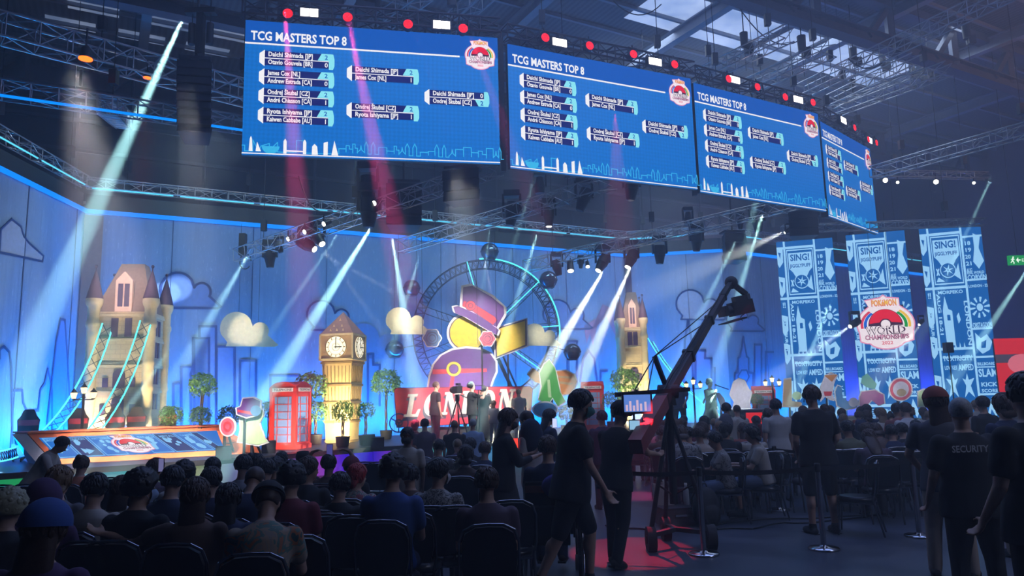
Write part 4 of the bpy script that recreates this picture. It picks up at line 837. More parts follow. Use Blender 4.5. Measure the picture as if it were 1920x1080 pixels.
fan = [(990, 702), (1000, 690), (1015, 702), (1040, 697), (1060, 695), (1076, 702), (1081, 715), (1076, 728), (1068, 738), (1052, 740), (1042, 725), (1020, 720), (1004, 716)]
cutboard([(grow(fan, 3), WHB), (fan, ORG), ([(1040, 704), (1072, 706), (1070, 710), (1040, 708)], TAN), ([(1040, 714), (1074, 718), (1070, 722), (1040, 718)], TAN)], 24.2, 'plain orange fan shaped board near the far telephone box', 'board', math.radians(2))
lf = [(1012, 700), (1020, 684), (1030, 675), (1040, 690), (1044, 705), (1050, 735), (1060, 752), (1046, 762), (1036, 745), (1026, 760), (1010, 748), (1016, 725)]
cutboard([(grow(lf, 3), WHB), (lf, GRN), ([(1026, 712), (1031, 712), (1034, 745), (1028, 745)], PALEG)], 24.0, 'plain green leaf shaped board before the orange fan board', 'board', math.radians(2))
cutboard([(grow(ci(1022, 768, 22, 13), 3), WHB), (ci(1022, 768, 22, 13), BLU)], 23.8, 'small plain blue oval board under the green leaf board', 'board', 0)
s_hat = [(445, 776), (444, 765), (452, 762), (456, 748), (474, 746), (488, 752), (487, 768), (480, 778), (462, 782)]
cutboard([(grow(s_hat, 3), WHB), (s_hat, PURP), ([(446, 768), (484, 774), (482, 780), (446, 772)], REDB), (ci(480, 770, 10), BLUR)], 18.0, 'small purple top hat board at the right end of the orange desk', 'board', math.radians(-5))
s_b = [(450, 784), (480, 780), (492, 768), (494, 782), (486, 795), (496, 820), (502, 828), (484, 834), (446, 828), (452, 806)]
cutboard([(grow(s_b, 3), WHB), (s_b, PALEG)], 18.1, 'plain pale green board under the small purple hat', 'board', math.radians(-5))
cutboard([(grow(ci(427, 800, 13, 16), 3), WHB), (ci(427, 800, 13, 16), PINK), (ci(427, 800, 8, 10), REDB), (ci(427, 800, 4, 5), PINK)], 18.2, 'round pink board behind the orange desk end', 'board', math.radians(-5))
cutboard([(grow([(1370, 740), (1376, 718), (1386, 711), (1396, 715), (1402, 730), (1408, 736), (1404, 752), (1410, 772), (1372, 772), (1378, 752)], 3), WHB), ([(1370, 740), (1376, 718), (1386, 711), (1396, 715), (1402, 730), (1408, 736), (1404, 752), (1410, 772), (1372, 772), (1378, 752)], LAV)], 25.3, 'plain pale lavender board left of the last telephone box', 'board', math.radians(-8))
swoosh = [(1343, 738), (1350, 738), (1358, 748), (1362, 762), (1372, 764), (1372, 772), (1356, 770), (1350, 756)]
cutboard([(grow(swoosh, 1.5), WHB), (swoosh, LAV)], 25.4, 'curved thin lavender board behind the presenter in the dark cape', 'board', math.radians(-8))
for lay_, Y_, lab in (
    ([([(1470, 712), (1484, 710), (1485, 752), (1502, 754), (1502, 762), (1468, 762)], TAN), (ci(1494, 742, 9, 8), PALEG)], 26.5, 'tan L shaped board with a plain green dot, first at the foot of the banners'),
    ([([(1540, 726), (1548, 705), (1558, 700), (1570, 706), (1562, 722), (1560, 738), (1566, 750), (1556, 748), (1548, 742), (1540, 752)], LAV), ([(1545, 704), (1570, 702), (1560, 716)], ORG), ([(1544, 734), (1560, 734), (1558, 742), (1546, 742)], REDB)], 26.3, 'plain white and orange flame shaped board at the foot of the first banner'),
    ([([(1566, 735), (1571, 723), (1578, 726), (1580, 745), (1590, 752), (1604, 748), (1610, 752), (1606, 764), (1584, 768), (1570, 760)], BLU), (ci(1600, 754, 9), LAV)], 26.2, 'plain blue curl shaped board between the first and second banners'),
    ([([(1612, 745), (1616, 735), (1640, 732), (1656, 740), (1658, 756), (1646, 760), (1634, 750), (1620, 766), (1612, 760)], MAG), ([(1616, 706), (1626, 700), (1644, 720), (1640, 730), (1624, 726), (1614, 718)], TEAL)], 26.0, 'plain magenta and teal rounded board before the second banner'),
    ([(ci(1689, 730, 20), PINK), (ci(1689, 730, 15), LAV), (ci(1690, 736, 9, 7), TAN)], 25.8, 'ring shaped pink board before the second banner'),
    ([([(1722, 735), (1734, 730), (1744, 742), (1754, 738), (1756, 756), (1744, 762), (1722, 762)], PALEG)], 25.6, 'plain pale yellow green board between the second and third banners')):
    cutboard([(grow(lay_[0][0], 2.5), WHB)] + lay_, Y_, lab, 'board', math.radians(-14))

# ---- casters' desk with printed LED front
def desk():
    bl, br_ = atZ(105, 869, STAGE_Z + .02), atZ(498, 847, STAGE_Z + .02); d = (br_ - bl); d.z = 0; ln = d.length; d.normalize(); n = V((d.y, -d.x, 0)); o = V((bl.x, bl.y, STAGE_Z)); ang = math.atan2(d.y, d.x)
    t = thing('casters_desk', 'long orange framed desk with a blue poster print front', 'desk', o, ang)
    tl = wallray(52, 812, bl - n * .55, br_ - n * .55); tr = wallray(412, 800, bl - n * .55, br_ - n * .55)
    g = lambda p: ((p - o).dot(d), p.z - STAGE_Z); xl, zl = g(tl); xr, zr = g(tr); zt = (zl + zr) / 2; k = .55 / zt
    OR = mat('desk_orange_laminate', (.8, .16, .05), .45); GR = mat('desk_grey_laminate', (.3, .3, .38), .5)
    mb = MB(); f = [V((0, 0, 0)), V((ln, 0, 0)), V((xr, .55, zt)), V((xl, .55, zt))]; b_ = [V((-.55, 1.3, 0)), V((ln - .2, 1.3, 0)), V((xr - .1, 1.3, zt)), V((xl - .3, 1.3, zt))]
    mb.add(f + b_, [(0, 1, 2, 3), (1, 5, 6, 2), (4, 0, 3, 7), (5, 4, 7, 6), (1, 0, 4, 5)]); mb.build('body', OR, t)
    mb = MB(); mb.prism([(xl, .5), (xr, .5), (xr - .1, 1.34), (xl - .34, 1.34)], (0, 0, zt), (1, 0, 0), (0, 1, 0), .04); mb.build('desk_top', OR, t)
    mb = MB(); e = .012; mb.add([V((-.02, -e, 0)), V((xl - .02, .55 - e, zt)), V((xl - .36, 1.32, zt)), V((-.6, 1.32, 0)), V((-.32, -e, 0)), V((xl - .3, .55 - e, zt))], [(0, 1, 5, 4), (4, 5, 2, 3), (0, 4, 3), ]); mb.build('end_panel', GR, t)
    # printed display on the slanted face
    Fx = (f[1] - f[0]); Fz = (f[3] + (f[2] - f[3]) * 0 - f[0]);
    def Q(u, v, off=.012): a = f[0].lerp(f[1], u); b2 = f[3].lerp(f[2], u); p = a.lerp(b2, v); return p + V((0, -1, k)).normalized() * off * 1.0
    mb = MB(); mb.add([Q(.03, .16), Q(.82, .16), Q(.94, .84), Q(.03, .84)], [(0, 1, 2, 3)]); mb.build('display', glow('poster_blue', S(10, 110, 205), 1.0, True), t)
    LB = glow('poster_pale_blue', S(130, 200, 250), 1.0); DB = glow('poster_dark_blue', S(10, 50, 130), .8); lp = {}
    def PQ(m, pts, off=.02): lp.setdefault(m.name, MB()).add([Q(u, v, off) for u, v in pts], [tuple(range(len(pts)))])
    r = random.Random(5); edges = [.04, .14, .25, .36, .47, .58, .69, .78, .83]
    for i, u in enumerate(edges[:-1]):
        u2 = edges[i + 1] - .008; sk = lambda v: -.0 
        if i == 3: continue
        PQ(LB, [(u, .18), (u2, .18), (u2 , .82), (u, .82)], .015); PQ(DB if i % 2 else bpy.data.materials['poster_blue'], [(u + .004, .2), (u2 - .004, .2), (u2 - .004, .8), (u + .004, .8)], .018)
        for j in range(5):
            cx, cv, rr_ = r.uniform(u + .025, u2 - .025), r.uniform(.28, .66), r.uniform(.008, .02); kk = r.choice((3, 5, 8)); PQ(LB, [(cx + rr_ * math.cos(a * 2 * PI / kk), cv + rr_ * 5 * math.sin(a * 2 * PI / kk)) for a in range(kk)], .022)
    for body, u, v, w in (('SING!', .485, .68, .09), ('METAL', .595, .68, .08), ('TAMPED', .705, .68, .08), ('HATTERENE', .262, .7, .09), ('GROOVY', .04, .7, .08), ('LONDON', .15, .7, .08)):
        a = Q(u, v, .026); X = (Q(u + .1, v, .026) - a).normalized(); Y = (Q(u, v + .2, .026) - a).normalized(); mb = lp.setdefault(LB.name, MB()); text_into(mb, body, a, X, Y, .11, .02, width=w * ln * .9)
    for mn, mb in lp.items(): mb.build('poster_print', bpy.data.materials[mn], t)
    c = Q(.415, .5, .03); X = (Q(.5, .5, .03) - Q(.4, .5, .03)).normalized(); Y = (Q(.415, .8, .03) - Q(.415, .2, .03)).normalized(); logo(t, c, X, Y, .74, step=.004, yr=.95)
    # microphones and small items stay off; game chairs behind
    CR_ = mat('chair_red_leather', (.45, .02, .03), .4); CB = mat('chair_black_leather', (.02, .02, .025), .4)
    proto = None
    for i, px in enumerate((52, 146, 216, 256, 315)):
        p = wallray(px, 800, bl - n * 1.9, br_ - n * 1.9); loc = (p.x, p.y, STAGE_Z)
        lab = ['red and black gaming chair at the far left behind the desk', 'gaming chair second from the left behind the desk', 'gaming chair third from the left behind the desk, near the tower arch', 'gaming chair fourth from the left behind the desk', 'gaming chair nearest the low ficus trees behind the desk'][i]
        if proto is None:
            proto = c_ = thing('gaming_chair', lab, 'chair', loc, ang + PI, 'gaming chairs behind the desk')
            mb = MB(); pr = [(-.25, .42), (.25, .42), (.27, .8), (.29, 1.0), (.2, 1.1), (.15, 1.22), (.11, 1.26), (-.11, 1.26), (-.15, 1.22), (-.2, 1.1), (-.29, 1.0), (-.27, .8)]; mb.prism(pr, (0, -.2, 0), (1, 0, 0), (0, 0, 1), .1); bk = mb.build('backrest', CB, c_)
            mb = MB()
            for sx in (-1, 1): mb.prism([(sx * .17, .95), (sx * .29, .98), (sx * .2, 1.08), (sx * .12, 1.04)][::sx], (0, -.31, 0), (1, 0, 0), (0, 0, 1), -.14 if False else .02)
            mb.box((0, -.25, .93), (.5, .13, .14)); mb.build('red_trim', CR_, bk)
            mb = MB(); mb.prism([(-.26, -.25), (.26, -.25), (.25, .27), (-.25, .27)], (0, 0, .4), (1, 0, 0), (0, 1, 0), .1); mb.build('seat', CB, c_)
            mb = MB(); mb.cyl((0, 0, .08), (0, 0, .4), .03); 
            for k_ in range(5): a = k_ * 2 * PI / 5; mb.beam((0, 0, .1), (.3 * math.cos(a), .3 * math.sin(a), .06), .05, .04); mb.ell((.3 * math.cos(a), .3 * math.sin(a), .03), .03, nu=8, nv=5)
            mb.build('base', BLACK, c_)
            for sx in (-1, 1): mb = MB(); mb.box((sx * .3, .02, .66), (.07, .26, .03)); mb.beam((sx * .3, 0, .64), (sx * .27, 0, .42), .04, .04); mb.build('armrest', BLACK, c_)
        else: dup(proto, loc, ang + PI, lab, 'gaming chairs behind the desk')
    for c_ in [o_ for o_ in COL.objects if o_.name.startswith('gaming_chair')]: c_.scale = (.82, .85, .97)
desk()

# ---- tall LED banners
def banners():
    base = S(10, 105, 195); LB = glow('banner_pale_blue', S(150, 208, 255), 1.05); BB = glow('banner_blue', base, .8, True); W, H = 2.25, 6.95
    root = thing('led_banner', 'x', 'led banner'); mb = MB(); mb.box((W / 2, 0, H / 2), (W, .12, H)); mb.build('cabinet', BLACK, root)
    mb = MB(); mb.add([(0, -.062, 0), (W, -.062, 0), (W, -.062, H), (0, -.062, H)], [(0, 1, 2, 3)]); mb.build('display', BB, root)
    lp = {'p': MB(), 'b': MB()}
    def P(pts, c='p', k=1): 
        pts = [(max(0, min(1, u)), max(0, min(1, v))) for u, v in pts]; q = [V((u * W, -.062 - .005 * k, v * H)) for u, v in pts]
        ar = sum(a.x * b_.z - b_.x * a.z for a, b_ in zip(q, q[1:] + q[:1])); q = q if ar > 0 else q[::-1]; lp[c].add(q, [tuple(range(len(q)))])
    def R(u0, v0, u1, v1, c='p', k=1): P([(u0, v0), (u1, v0), (u1, v1), (u0, v1)], c, k)
    def Tx(body, u, v, w, h, c='p', k=4, rot=False):
        if rot: text_into(lp[c], body, (u * W, -.062 - .005 * k, v * H), (0, 0, -1), (1, 0, 0), h, .03, width=w)
        else: text_into(lp[c], body, (u * W, -.062 - .005 * k, v * H), (1, 0, 0), (0, 0, 1), h, .03, width=w * W)
    for u in (.12, .655): R(u, 0, u + .035, 1)
    for v in (.955, .665, .345, .06): R(0, v, .66, v + .014)
    for v in (.93, .70, .665 - .22, .30, .11): R(.66, v, 1, v + .01)
    # SING poster
    R(.17, .69, .64, .95, 'p', 1); R(.185, .697, .625, .943, 'b', 2); P([(.2, .93), (.61, .93), (.61, .84), (.55, .82), (.5, .79), (.31, .79), (.26, .82), (.2, .84)], 'p', 3); Tx('SING!', .23, .885, .34, .36, 'b', 4); Tx('JIGGLYPUFF', .22, .846, .37, .19, 'b', 4)
    P([(.405 + .13 * math.cos(a * .39), .765 + .042 * math.sin(a * .39)) for a in range(16)], 'p', 3); P([(.405 + .115 * math.cos(a * .39), .765 + .037 * math.sin(a * .39)) for a in range(16)], 'b', 4)
    for k in range(6): a = k * 1.05 + .3; P([(.405 + .02 * math.cos(a + 1), .765 + .006 * math.sin(a + 1)), (.405 + .1 * math.cos(a), .765 + .032 * math.sin(a)), (.405 + .02 * math.cos(a - 1), .765 + .006 * math.sin(a - 1))], 'p', 5)
    P([(.2, .705), (.34, .705), (.24, .73)], 'p', 3); P([(.6, .71), (.5, .735), (.58, .8)], 'p', 3); P([(.21, .74), (.23, .738), (.27, .775), (.25, .777)], 'p', 3); P([(.27, .74), (.25, .738), (.21, .775), (.23, .777)], 'p', 3)
    # MORPEKO poster
    Tx('MORPEKO', .2, .64, .4, .17); Tx('AUG 18-21', .175, .64, 1.5, .16, rot=True); Tx('LONDON', .6, .6, 1.6, .2, rot=True)
    P([(.26, .37), (.25, .55), (.3, .63), (.34, .56), (.4, .55), (.4, .37)], 'p', 2); P([(.4, .37), (.4, .55), (.46, .62), (.5, .57), (.55, .5), (.52, .38)], 'b', 2); P([(.46, .52), (.5, .54), (.52, .5), (.48, .48)], 'p', 3); P([(.31, .5), (.36, .5), (.36, .53), (.31, .53)], 'b', 3)
    for k in range(5): P([(.24 + k * .07, .355), (.27 + k * .07, .355), (.255 + k * .07, .385)], 'p', 3)
    # TOXTRICITY poster
    Tx('TOXTRICITY', .17, .29, .47, .26); R(.165, .303, .645, .31, 'p', 5); Tx('LOW KEY', .18, .245, .2, .2); Tx('AMPED', .4, .24, .24, .3)
    for s_, cx in ((1, .27), (-1, .54)):
        P([(cx - .09 * s_, .2), (cx, .19), (cx + .02 * s_, .225), (cx + .05 * s_, .19), (cx + .1 * s_, .2), (cx + .05 * s_, .16), (cx + .09 * s_, .1), (cx + .02 * s_, .13), (cx - .07 * s_, .1), (cx - .02 * s_, .16)], 'p', 3)
    # GROOVY / GROOKEY
    Tx('GROOVY', .22, .025, .3, .2); Tx('GROOKEY', .56, .06, .42 if False else .55, .26, rot=False) if False else Tx('GROOKEY', .6, .05, .34, .16, rot=True)
    for k in range(5): P([(.17, .0 + k * .011), (.6 - k * .04, .0 + k * .011), (.58 - k * .04, .005 + k * .011), (.17, .005 + k * .011)], 'p', 2)
    # right column
    for k in range(5): Tx(['18', '19', '20', '21', 'AUG'][k], .7, .89 - k * .036, .09, .2)
    P([(.86, .95), (.97, .93), (.93, .87), (.99, .8), (.9, .76), (.82, .8), (.86, .87)], 'p', 2); Tx('REAL WORLD', .7, .735, .27, .14); Tx('CORVIN', .7, .706, .3, .24)
    Tx('LONDON - 22', .7, .665, .3, .14); 
    for k in range(10): a = k * .63; P([(.84, .56), (.84 + .16 * math.cos(a), .56 + .055 * math.sin(a)), (.84 + .16 * math.cos(a + .25), .56 + .055 * math.sin(a + .25))], 'p', 2)
    P([(.84 + .07 * math.cos(a * .5), .56 + .03 * math.sin(a * .5)) for a in range(13)], 'b', 3); P([(.84 + .05 * math.cos(a * .5), .56 + .02 * math.sin(a * .5)) for a in range(13)], 'p', 4); Tx('OBSTAGOON', .7, .455, .3, .26)
    P([(.72, .43), (.8, .4), (.9, .42), (.97, .38), (.92, .34), (.8, .32), (.72, .35)], 'p', 2); P([(.8, .38), (.88, .39), (.86, .35), (.79, .35)], 'b', 3)
    Tx('BILLBOARD', .7, .262, .28, .15); Tx('SLAM', .7, .205, .29, .38); R(.69, .25, .99, .256, 'p', 3); Tx('KICK', .72, .155, .25, .2); Tx('SCORE', .72, .125, .25, .16)
    P([(.78, .02), (.86, .1), (.94, .03), (.9, .0), (.84, .04), (.8, .0)], 'p', 2)
    # left column
    for k, v in enumerate((.97, .8, .58, .42, .22, .08)): P([(0, v), (.11, v - .01), (.1, v - .09), (.03, v - .12), (0, v - .1)], 'p', 2); P([(.02, v - .03), (.07, v - .035), (.05, v - .07)], 'b', 3)
    Tx('!!', .03, .62, .05, .3); Tx('EDINBURGH', .03, .55, 1.2, .16, rot=True)
    lp['p'].build('pale_print', LB, root); lp['b'].build('blue_print', BB, root)
    for i, (l, r, zt) in enumerate((((1455, 455), (1560, 446), 7.7), ((1585, 442), (1695, 432), 7.7), ((1722, 430), (1837, 419), 7.7))):
        a = atZ(*l, zt); b_ = atZ(*r, zt); d = b_ - a; ang = math.atan2(d.y, d.x); o = root if i == 0 else copy_tree(root); o.location = (a.x, a.y, STAGE_Z + .12); o.rotation_euler = (0, 0, ang); o.scale = (d.length / W, 1, (zt - STAGE_Z - .12) / H)
        o['label'] = ['leftmost tall blue poster print banner, beside the last telephone box', 'middle tall blue poster print banner carrying the round red emblem', 'rightmost tall blue poster print banner, next to the grey wall'][i]; o['category'] = 'led banner'
        mb = MB(); mb.beam((.2, .15, -.12), (.2, .15, 6.5), .08, .08); mb.beam((W - .2, .15, -.12), (W - .2, .15, 6.5), .08, .08); mb.box((W / 2, .1, -.06), (W, .4, .12)); mb.build('stand', BLACK, o)
        if i == 1:
            M_ = o; k = (zt - STAGE_Z - .12) / H; e = thing('emblem_sign', 'round red and white championship emblem board hanging before the middle banner', 'emblem', (0, 0, 0), ang)
            c = wallray(1660, 606, a, b_, .35); e.location = c; s_ = 92 / FPX * c.y / .97; logo(e, (0, 0, 0), V((1, 0, 0)), V((0, 0, 1)), s_, step=.012)
            mb = MB(); mb.box((0, .05, 0), (s_ * .7, .06, s_ * .7)); mb.cyl((-.3, .05, .3), (-.3, .05, 8.4 - c.z), .008, n=4); mb.cyl((.3, .05, .3), (.3, .05, 8.4 - c.z), .008, n=4); mb.build('backing', BLACK, e)
banners()
# red screens and the exit sign on the right
RS = glow('red_screen', S(225, 40, 45), .8, True)
def wallpanel(name, label, cat, corners, m, Y, t=.08):
    P = [atY(x, y, Y) for x, y in corners]; o = thing(name, label, cat, P[0]); d = (P[1] - P[0]); d.z = 0; ln = d.length
    mb = MB(); mb.box((ln / 2, t / 2, (P[2].z - P[0].z) / 2), (ln, t, P[2].z - P[0].z)); mb.build('cabinet', BLACK, o); mb = MB(); h = P[2].z - P[0].z; mb.add([(0, -.004, 0), (ln, -.004, 0), (ln, -.004, h), (0, -.004, h)], [(0, 1, 2, 3)]); mb.build('display', m, o); o.rotation_euler = (0, 0, 0); return o, ln, h
o, ln, h = wallpanel('side_screen', 'red screen with a pale pink cloud shape at the right edge', 'screen', [(1874, 735), (1990, 735), (1990, 632)], RS, 26)
mb = MB(); mb.box((ln / 2, -.01, h * .62), (ln, .01, h * .16)); mb.build('pale_band', glow('grey_screen_band', S(80, 70, 90), .8), o)
mb = MB(); mb.prism([(.9 + .5 * math.cos(a * .39), .95 + .35 * math.sin(a * .39)) for a in range(16)], (0, 0, 0), (1, 0, 0), (0, 0, 1), .02); mb.build('pink_shape', glow('pink_shape_glow', S(235, 120, 140), .8), o)
o2, ln, h = wallpanel('side_screen', 'low red glowing strip behind the crowd left of the banners', 'screen', [(1404, 800), (1420, 800), (1420, 768)], RS, 24)
mb = MB(); mb.box((.16, .15, -.3), (.5, .3, .6)); mb.build('stand', BLACK, o2); o2.location.z = max(o2.location.z, STAGE_Z + .1)
EX = glow('exit_sign_green', S(20, 150, 70), 1.0, True)
P = atY(1893, 497, 27); t = thing('exit_sign', 'green illuminated exit sign with a running figure on the right wall', 'exit sign', P); wd, hg = .72, .36
mb = MB(); mb.box((wd / 2, .05, hg / 2), (wd, .1, hg)); mb.build('case', EX, t)
EW = glow('exit_sign_white', S(235, 255, 240), 1.2); mb = MB()
mb.ell((.16, -.01, .29), (.03, .008, .03), nu=8, nv=6); mb.beam((.15, -.01, .26), (.12, -.01, .16), .05, .01, up=(0, 1, 0)); mb.beam((.12, -.01, .16), (.17, -.01, .1), .03, .01, up=(0, 1, 0)); mb.beam((.17, -.01, .1), (.16, -.01, .04), .03, .01, up=(0, 1, 0)); mb.beam((.12, -.01, .16), (.05, -.01, .08), .03, .01, up=(0, 1, 0)); mb.beam((.14, -.01, .24), (.2, -.01, .2), .02, .01, up=(0, 1, 0)); mb.beam((.14, -.01, .24), (.07, -.01, .2), .02, .01, up=(0, 1, 0)); mb.build('running_figure', EW, t)
mb = MB(); mb.beam((.28, -.01, .18), (.42, -.01, .18), .04, .01, up=(0, 1, 0)); mb.prism([(.26, .18), (.34, .08), (.34, .28)], (0, -.005, 0), (1, 0, 0), (0, 0, 1), .01); text_into(mb, 'EXIT', (.46, -.012, .12), (1, 0, 0), (0, 0, 1), .16, .01, width=.24); mb.build('lettering', EW, t)
mb = MB(); mb.cyl((.36, .05, .36), (.36, .05, CEIL_Z - P.z), .012, n=4); mb.build('hanging_wire', BLACK, t)

# ================================================================== RIGGED LAMPS, SPEAKERS AND THEIR BEAMS
def beam(p0, p1, Y0, Y1, col=(.75, 1, .9), w=40000, deg=3.2, r=.04, bl=.6):
    """a narrow stage beam: a real spot lamp, seen because of the haze"""
    a = atY(*p0, Y0); b_ = atY(*p1, Y1); return spot(a, b_, col, w * 6, deg * 1.45, bl, r, name='beam_lamp')
LENS = glow('lit_lamp_lens', S(255, 252, 240), 5.0, False)
MOVB = mat('black_lamp_body', (.02, .022, .03), .4)
def mover(px, py, Y, tpx, label, s=1.0, lit=False, top=None, tY=None, name='moving_head_light', cat='stage light'):
    """px,py: middle of the hanging head; tpx: pixel (and tY) where its lens points"""
    p = atY(px, py, Y); t = thing(name, label, cat, p, 0, 'moving head lamps on the trusses'); tgt = atY(*tpx, tY or Y) - p; d = tgt.normalized()
    mb = MB(); mb.box((0, 0, .42 * s), (.36 * s, .26 * s, .14 * s)); mb.box((-.19 * s, 0, .2 * s), (.05 * s, .12 * s, .42 * s)); mb.box((.19 * s, 0, .2 * s), (.05 * s, .12 * s, .42 * s)); mb.build('yoke', MOVB, t)
    mb = MB(); mb.cyl(-d * .22 * s, d * .05 * s, .15 * s, .16 * s, 14); mb.cyl(d * .05 * s, d * .3 * s, .15 * s, .1 * s, 14); h = mb.build('lamp_head', MOVB, t)
    mb = MB(); mb.cyl(d * .3 * s, d * .31 * s, .08 * s, n=14); mb.build('lens', LENS if lit else mat('dark_glass_lens', (.1, .12, .16), .1, .5), h)
    if top: mb = MB(); mb.cyl((0, 0, .49 * s), (0, 0, top), .02, n=6); mb.build('clamp', BLACK, t)
    return p
def lamp_small(px, py, Y, label, d=(-.5, -.6, -.4), glowm=None, s=1.0):
    p = atY(px, py, Y); t = thing('truss_spotlight', label, 'spotlight', p, 0, 'small spotlights along the trusses'); d = V(d).normalized()
    mb = MB(); mb.cyl(-d * .25 * s, (0, 0, 0), .07 * s, .085 * s, 12); mb.build('housing', MOVB, t); mb = MB(); mb.cyl((0, 0, 0), d * .01, .07 * s, n=12); mb.build('lens', glowm or LENS, t)
    mb = MB(); mb.beam((0, 0, 0), (0, 0, .3 * s), .03, .03); mb.build('clamp', BLACK, t)
# movers on the nearest truss
mover(690, 352, 20.6, (686, 440), 'dark moving head on top of the leftmost truss, tinted red', 1.5)
mover(692, 395, 20.4, (690, 470), 'long dark moving head hanging under the leftmost truss, tinted red', 1.6)
mover(506, 482, 22.8, (508, 560), 'moving head hanging straight down at the low end of the leftmost truss', 1.1)
mover(574, 458, 22.0, (720, 545), 'moving head sending a thin beam right, lower of the pair', 1.2, True, tY=21)
mover(594, 444, 21.8, (650, 520), 'moving head just above the one with the thin beam', 1.2, True, tY=21)
mover(523, 462, 22.6, (560, 560), 'small moving head near the low end of the leftmost truss', .7)
for i, (px, py) in enumerate(((702, 381), (607, 420), (571, 435), (540, 448))): lamp_small(px, py, 20.2 + i * .7, 'small bright spotlight under the leftmost truss, %s from its upper end' % ('first', 'second', 'third', 'fourth')[i])
mover(960, 398, 22.6, (950, 470), 'tall moving head on the middle truss, left of its lit neighbours', 1.4)
mover(1029, 405, 22.2, (1030, 470), 'moving head with a lit lower end on the middle truss', 1.1, True)
mover(1095, 372, 21.4, (1060, 470), 'moving head with a round glass front on the middle truss', 1.3)
mover(1012, 350, 22.4, (1012, 300), 'moving head standing up on top of the middle truss', 1.0)
mover(1184, 352, 21.6, (1180, 420), 'dark moving head hanging just below the second screen', 1.3)
for i, (px, py) in enumerate(((1130, 492), (1184, 484))): mover(px, py, 26.2 - i * .3, ((1050, 640), (1120, 640))[i], 'lit moving head with a strong warm beam on the longest truss, %s' % ('left of the pair', 'right of the pair')[i], 1.3, True, tY=25)
mover(1237, 475, 25.8, (1237, 540), 'unlit moving head right of the two strong beams', 1.25)
mover(1306, 452, 25.4, (1306, 520), 'pale moving head halfway along the longest truss', 1.2)
mover(1388, 418, 24.6, (1390, 470), 'small dark lamp at the upper part of the longest truss', .7)
mover(1420, 415, 24.4, (1430, 480), 'moving head at the upper end of the longest truss', 1.2)
mover(1290, 412, 25.2, (1290, 380), 'moving head standing on top of the longest truss', .9)
mover(1044, 500, 26.6, (1060, 560), 'dark lamp beside the mirrored pod of the ferris wheel', 1.1)
mover(1089, 494, 26.4, (1089, 540), 'very small dark lamp near the low end of the longest truss', .6)
lamp_small(1102, 500, 26.4, 'small bright spotlight beside the two strong beams', (0, -.6, -.8)); lamp_small(1070, 508, 26.4, 'glowing dome lamp hanging right of the ferris wheel rim', (0, -.4, -.9), s=1.6)
lamp_small(1303, 326, 22.0, 'single bright lamp in the gap between the second and third screens', (-.2, -.9, -.2))
for i, (px, py) in enumerate(((1660, 338), (1683, 342), (1755, 341), (1826, 343))): lamp_small(px, py, 28, 'white lamp in the row under the truss right of the screens, %s from the left' % ('first', 'second', 'third', 'fourth')[i], (-.3, -.9, -.3), s=1.3 if i in (0, 2) else .8)
truss(atY(1640, 326, 28.1), atY(1850, 330, 28.1), 'short truss with four white lamps right of the hanging screens', .25, .25)
ORL = glow('orange_lamp_lens', S(255, 90, 20), 4, True)
for i, (px, py, s_) in enumerate(((161, 100, 1.15), (276, 140, .75))):
    p = atY(px, py, 15 + i * 2); t = thing('orange_lamp', 'orange glowing lamp at top left, %s' % ('the nearer and larger', 'the farther and smaller')[i], 'stage light', p)
    mb = MB(); mb.lathe([(.05, .14), (.09, .08), (.11, -.1)], n=14); mb.cyl((0, 0, .14), (0, 0, .5), .02, n=6); mb.v = [tuple(V(v) * s_) for v in mb.v]; mb.build('housing', MOVB, t); mb = MB(); mb.cyl((0, 0, -.1 * s_), (0, 0, -.12 * s_), .12 * s_, n=14); mb.build('lens', ORL, t)
    spot(p - V((0, 0, .2)), p - V((0, 0, 6)), (1, .18, .08), 2500, 14, .8)
# speakers
SPK = mat('black_speaker_case', (.018, .02, .03), .5); GRL = mat('perforated_grille', (.04, .045, .06), .45, .4)
def speaker_box(parent, c, w, h, d, M):
    mb = MB(); q = [(-w / 2, -d / 2, -h / 2), (w / 2, -d / 2, -h / 2), (w / 2 * .7, d / 2, -h / 2 * .9), (-w / 2 * .7, d / 2, -h / 2 * .9), (-w / 2, -d / 2, h / 2), (w / 2, -d / 2, h / 2), (w / 2 * .7, d / 2, h / 2 * .9), (-w / 2 * .7, d / 2, h / 2 * .9)]
    mb.add([M @ V(p) + c for p in q], [(0, 3, 2, 1), (4, 5, 6, 7), (0, 1, 5, 4), (1, 2, 6, 5), (2, 3, 7, 6), (3, 0, 4, 7)]); o = mb.build('cabinet', SPK, parent)
    mb = MB(); mb.box(c + M @ V((0, -d / 2 - .008, 0)), (w * .94, .012, h * .88), M); mb.build('grille', GRL, o)
def line_array(px, py, Y, n, w, label, yaw, h=.26, curve=4, frame=True, top=None):
    p = atY(px, py, Y); t = thing('line_array_speaker', label, 'speaker', p, yaw); z = 0; y = 0; a = 4
    for i in range(n):
        M = Matrix.Rotation(math.radians(-a), 3, 'X') ; speaker_box(t, V((0, y, z - h / 2)), w, h * .94, .45, M); z -= h * math.cos(math.radians(a)); y += h * math.sin(math.radians(a)); a += curve
    mb = MB(); mb.box((0, 0, .08), (w * .9, .5, .07)); mb.cyl((0, 0, .1), (0, 0, top or 1.2), .03, n=6); mb.build('flying_frame', DARKMETAL, t); return t
line_array(368, 122, 16.0, 9, .74, 'tall curved hanging column of black speakers left of the first screen', math.radians(14), .19, 2.2, top=4)
t = thing('chain_hoist', 'black rigging frame with motors above the hanging speaker column', 'rigging frame', atY(376, 60, 16.0)); mb = MB(); mb.box((0, 0, 0), (.16, .16, 1.1)); mb.box((0, 0, .5), (.7, .2, .12)); mb.build('spine', BLACK, t)
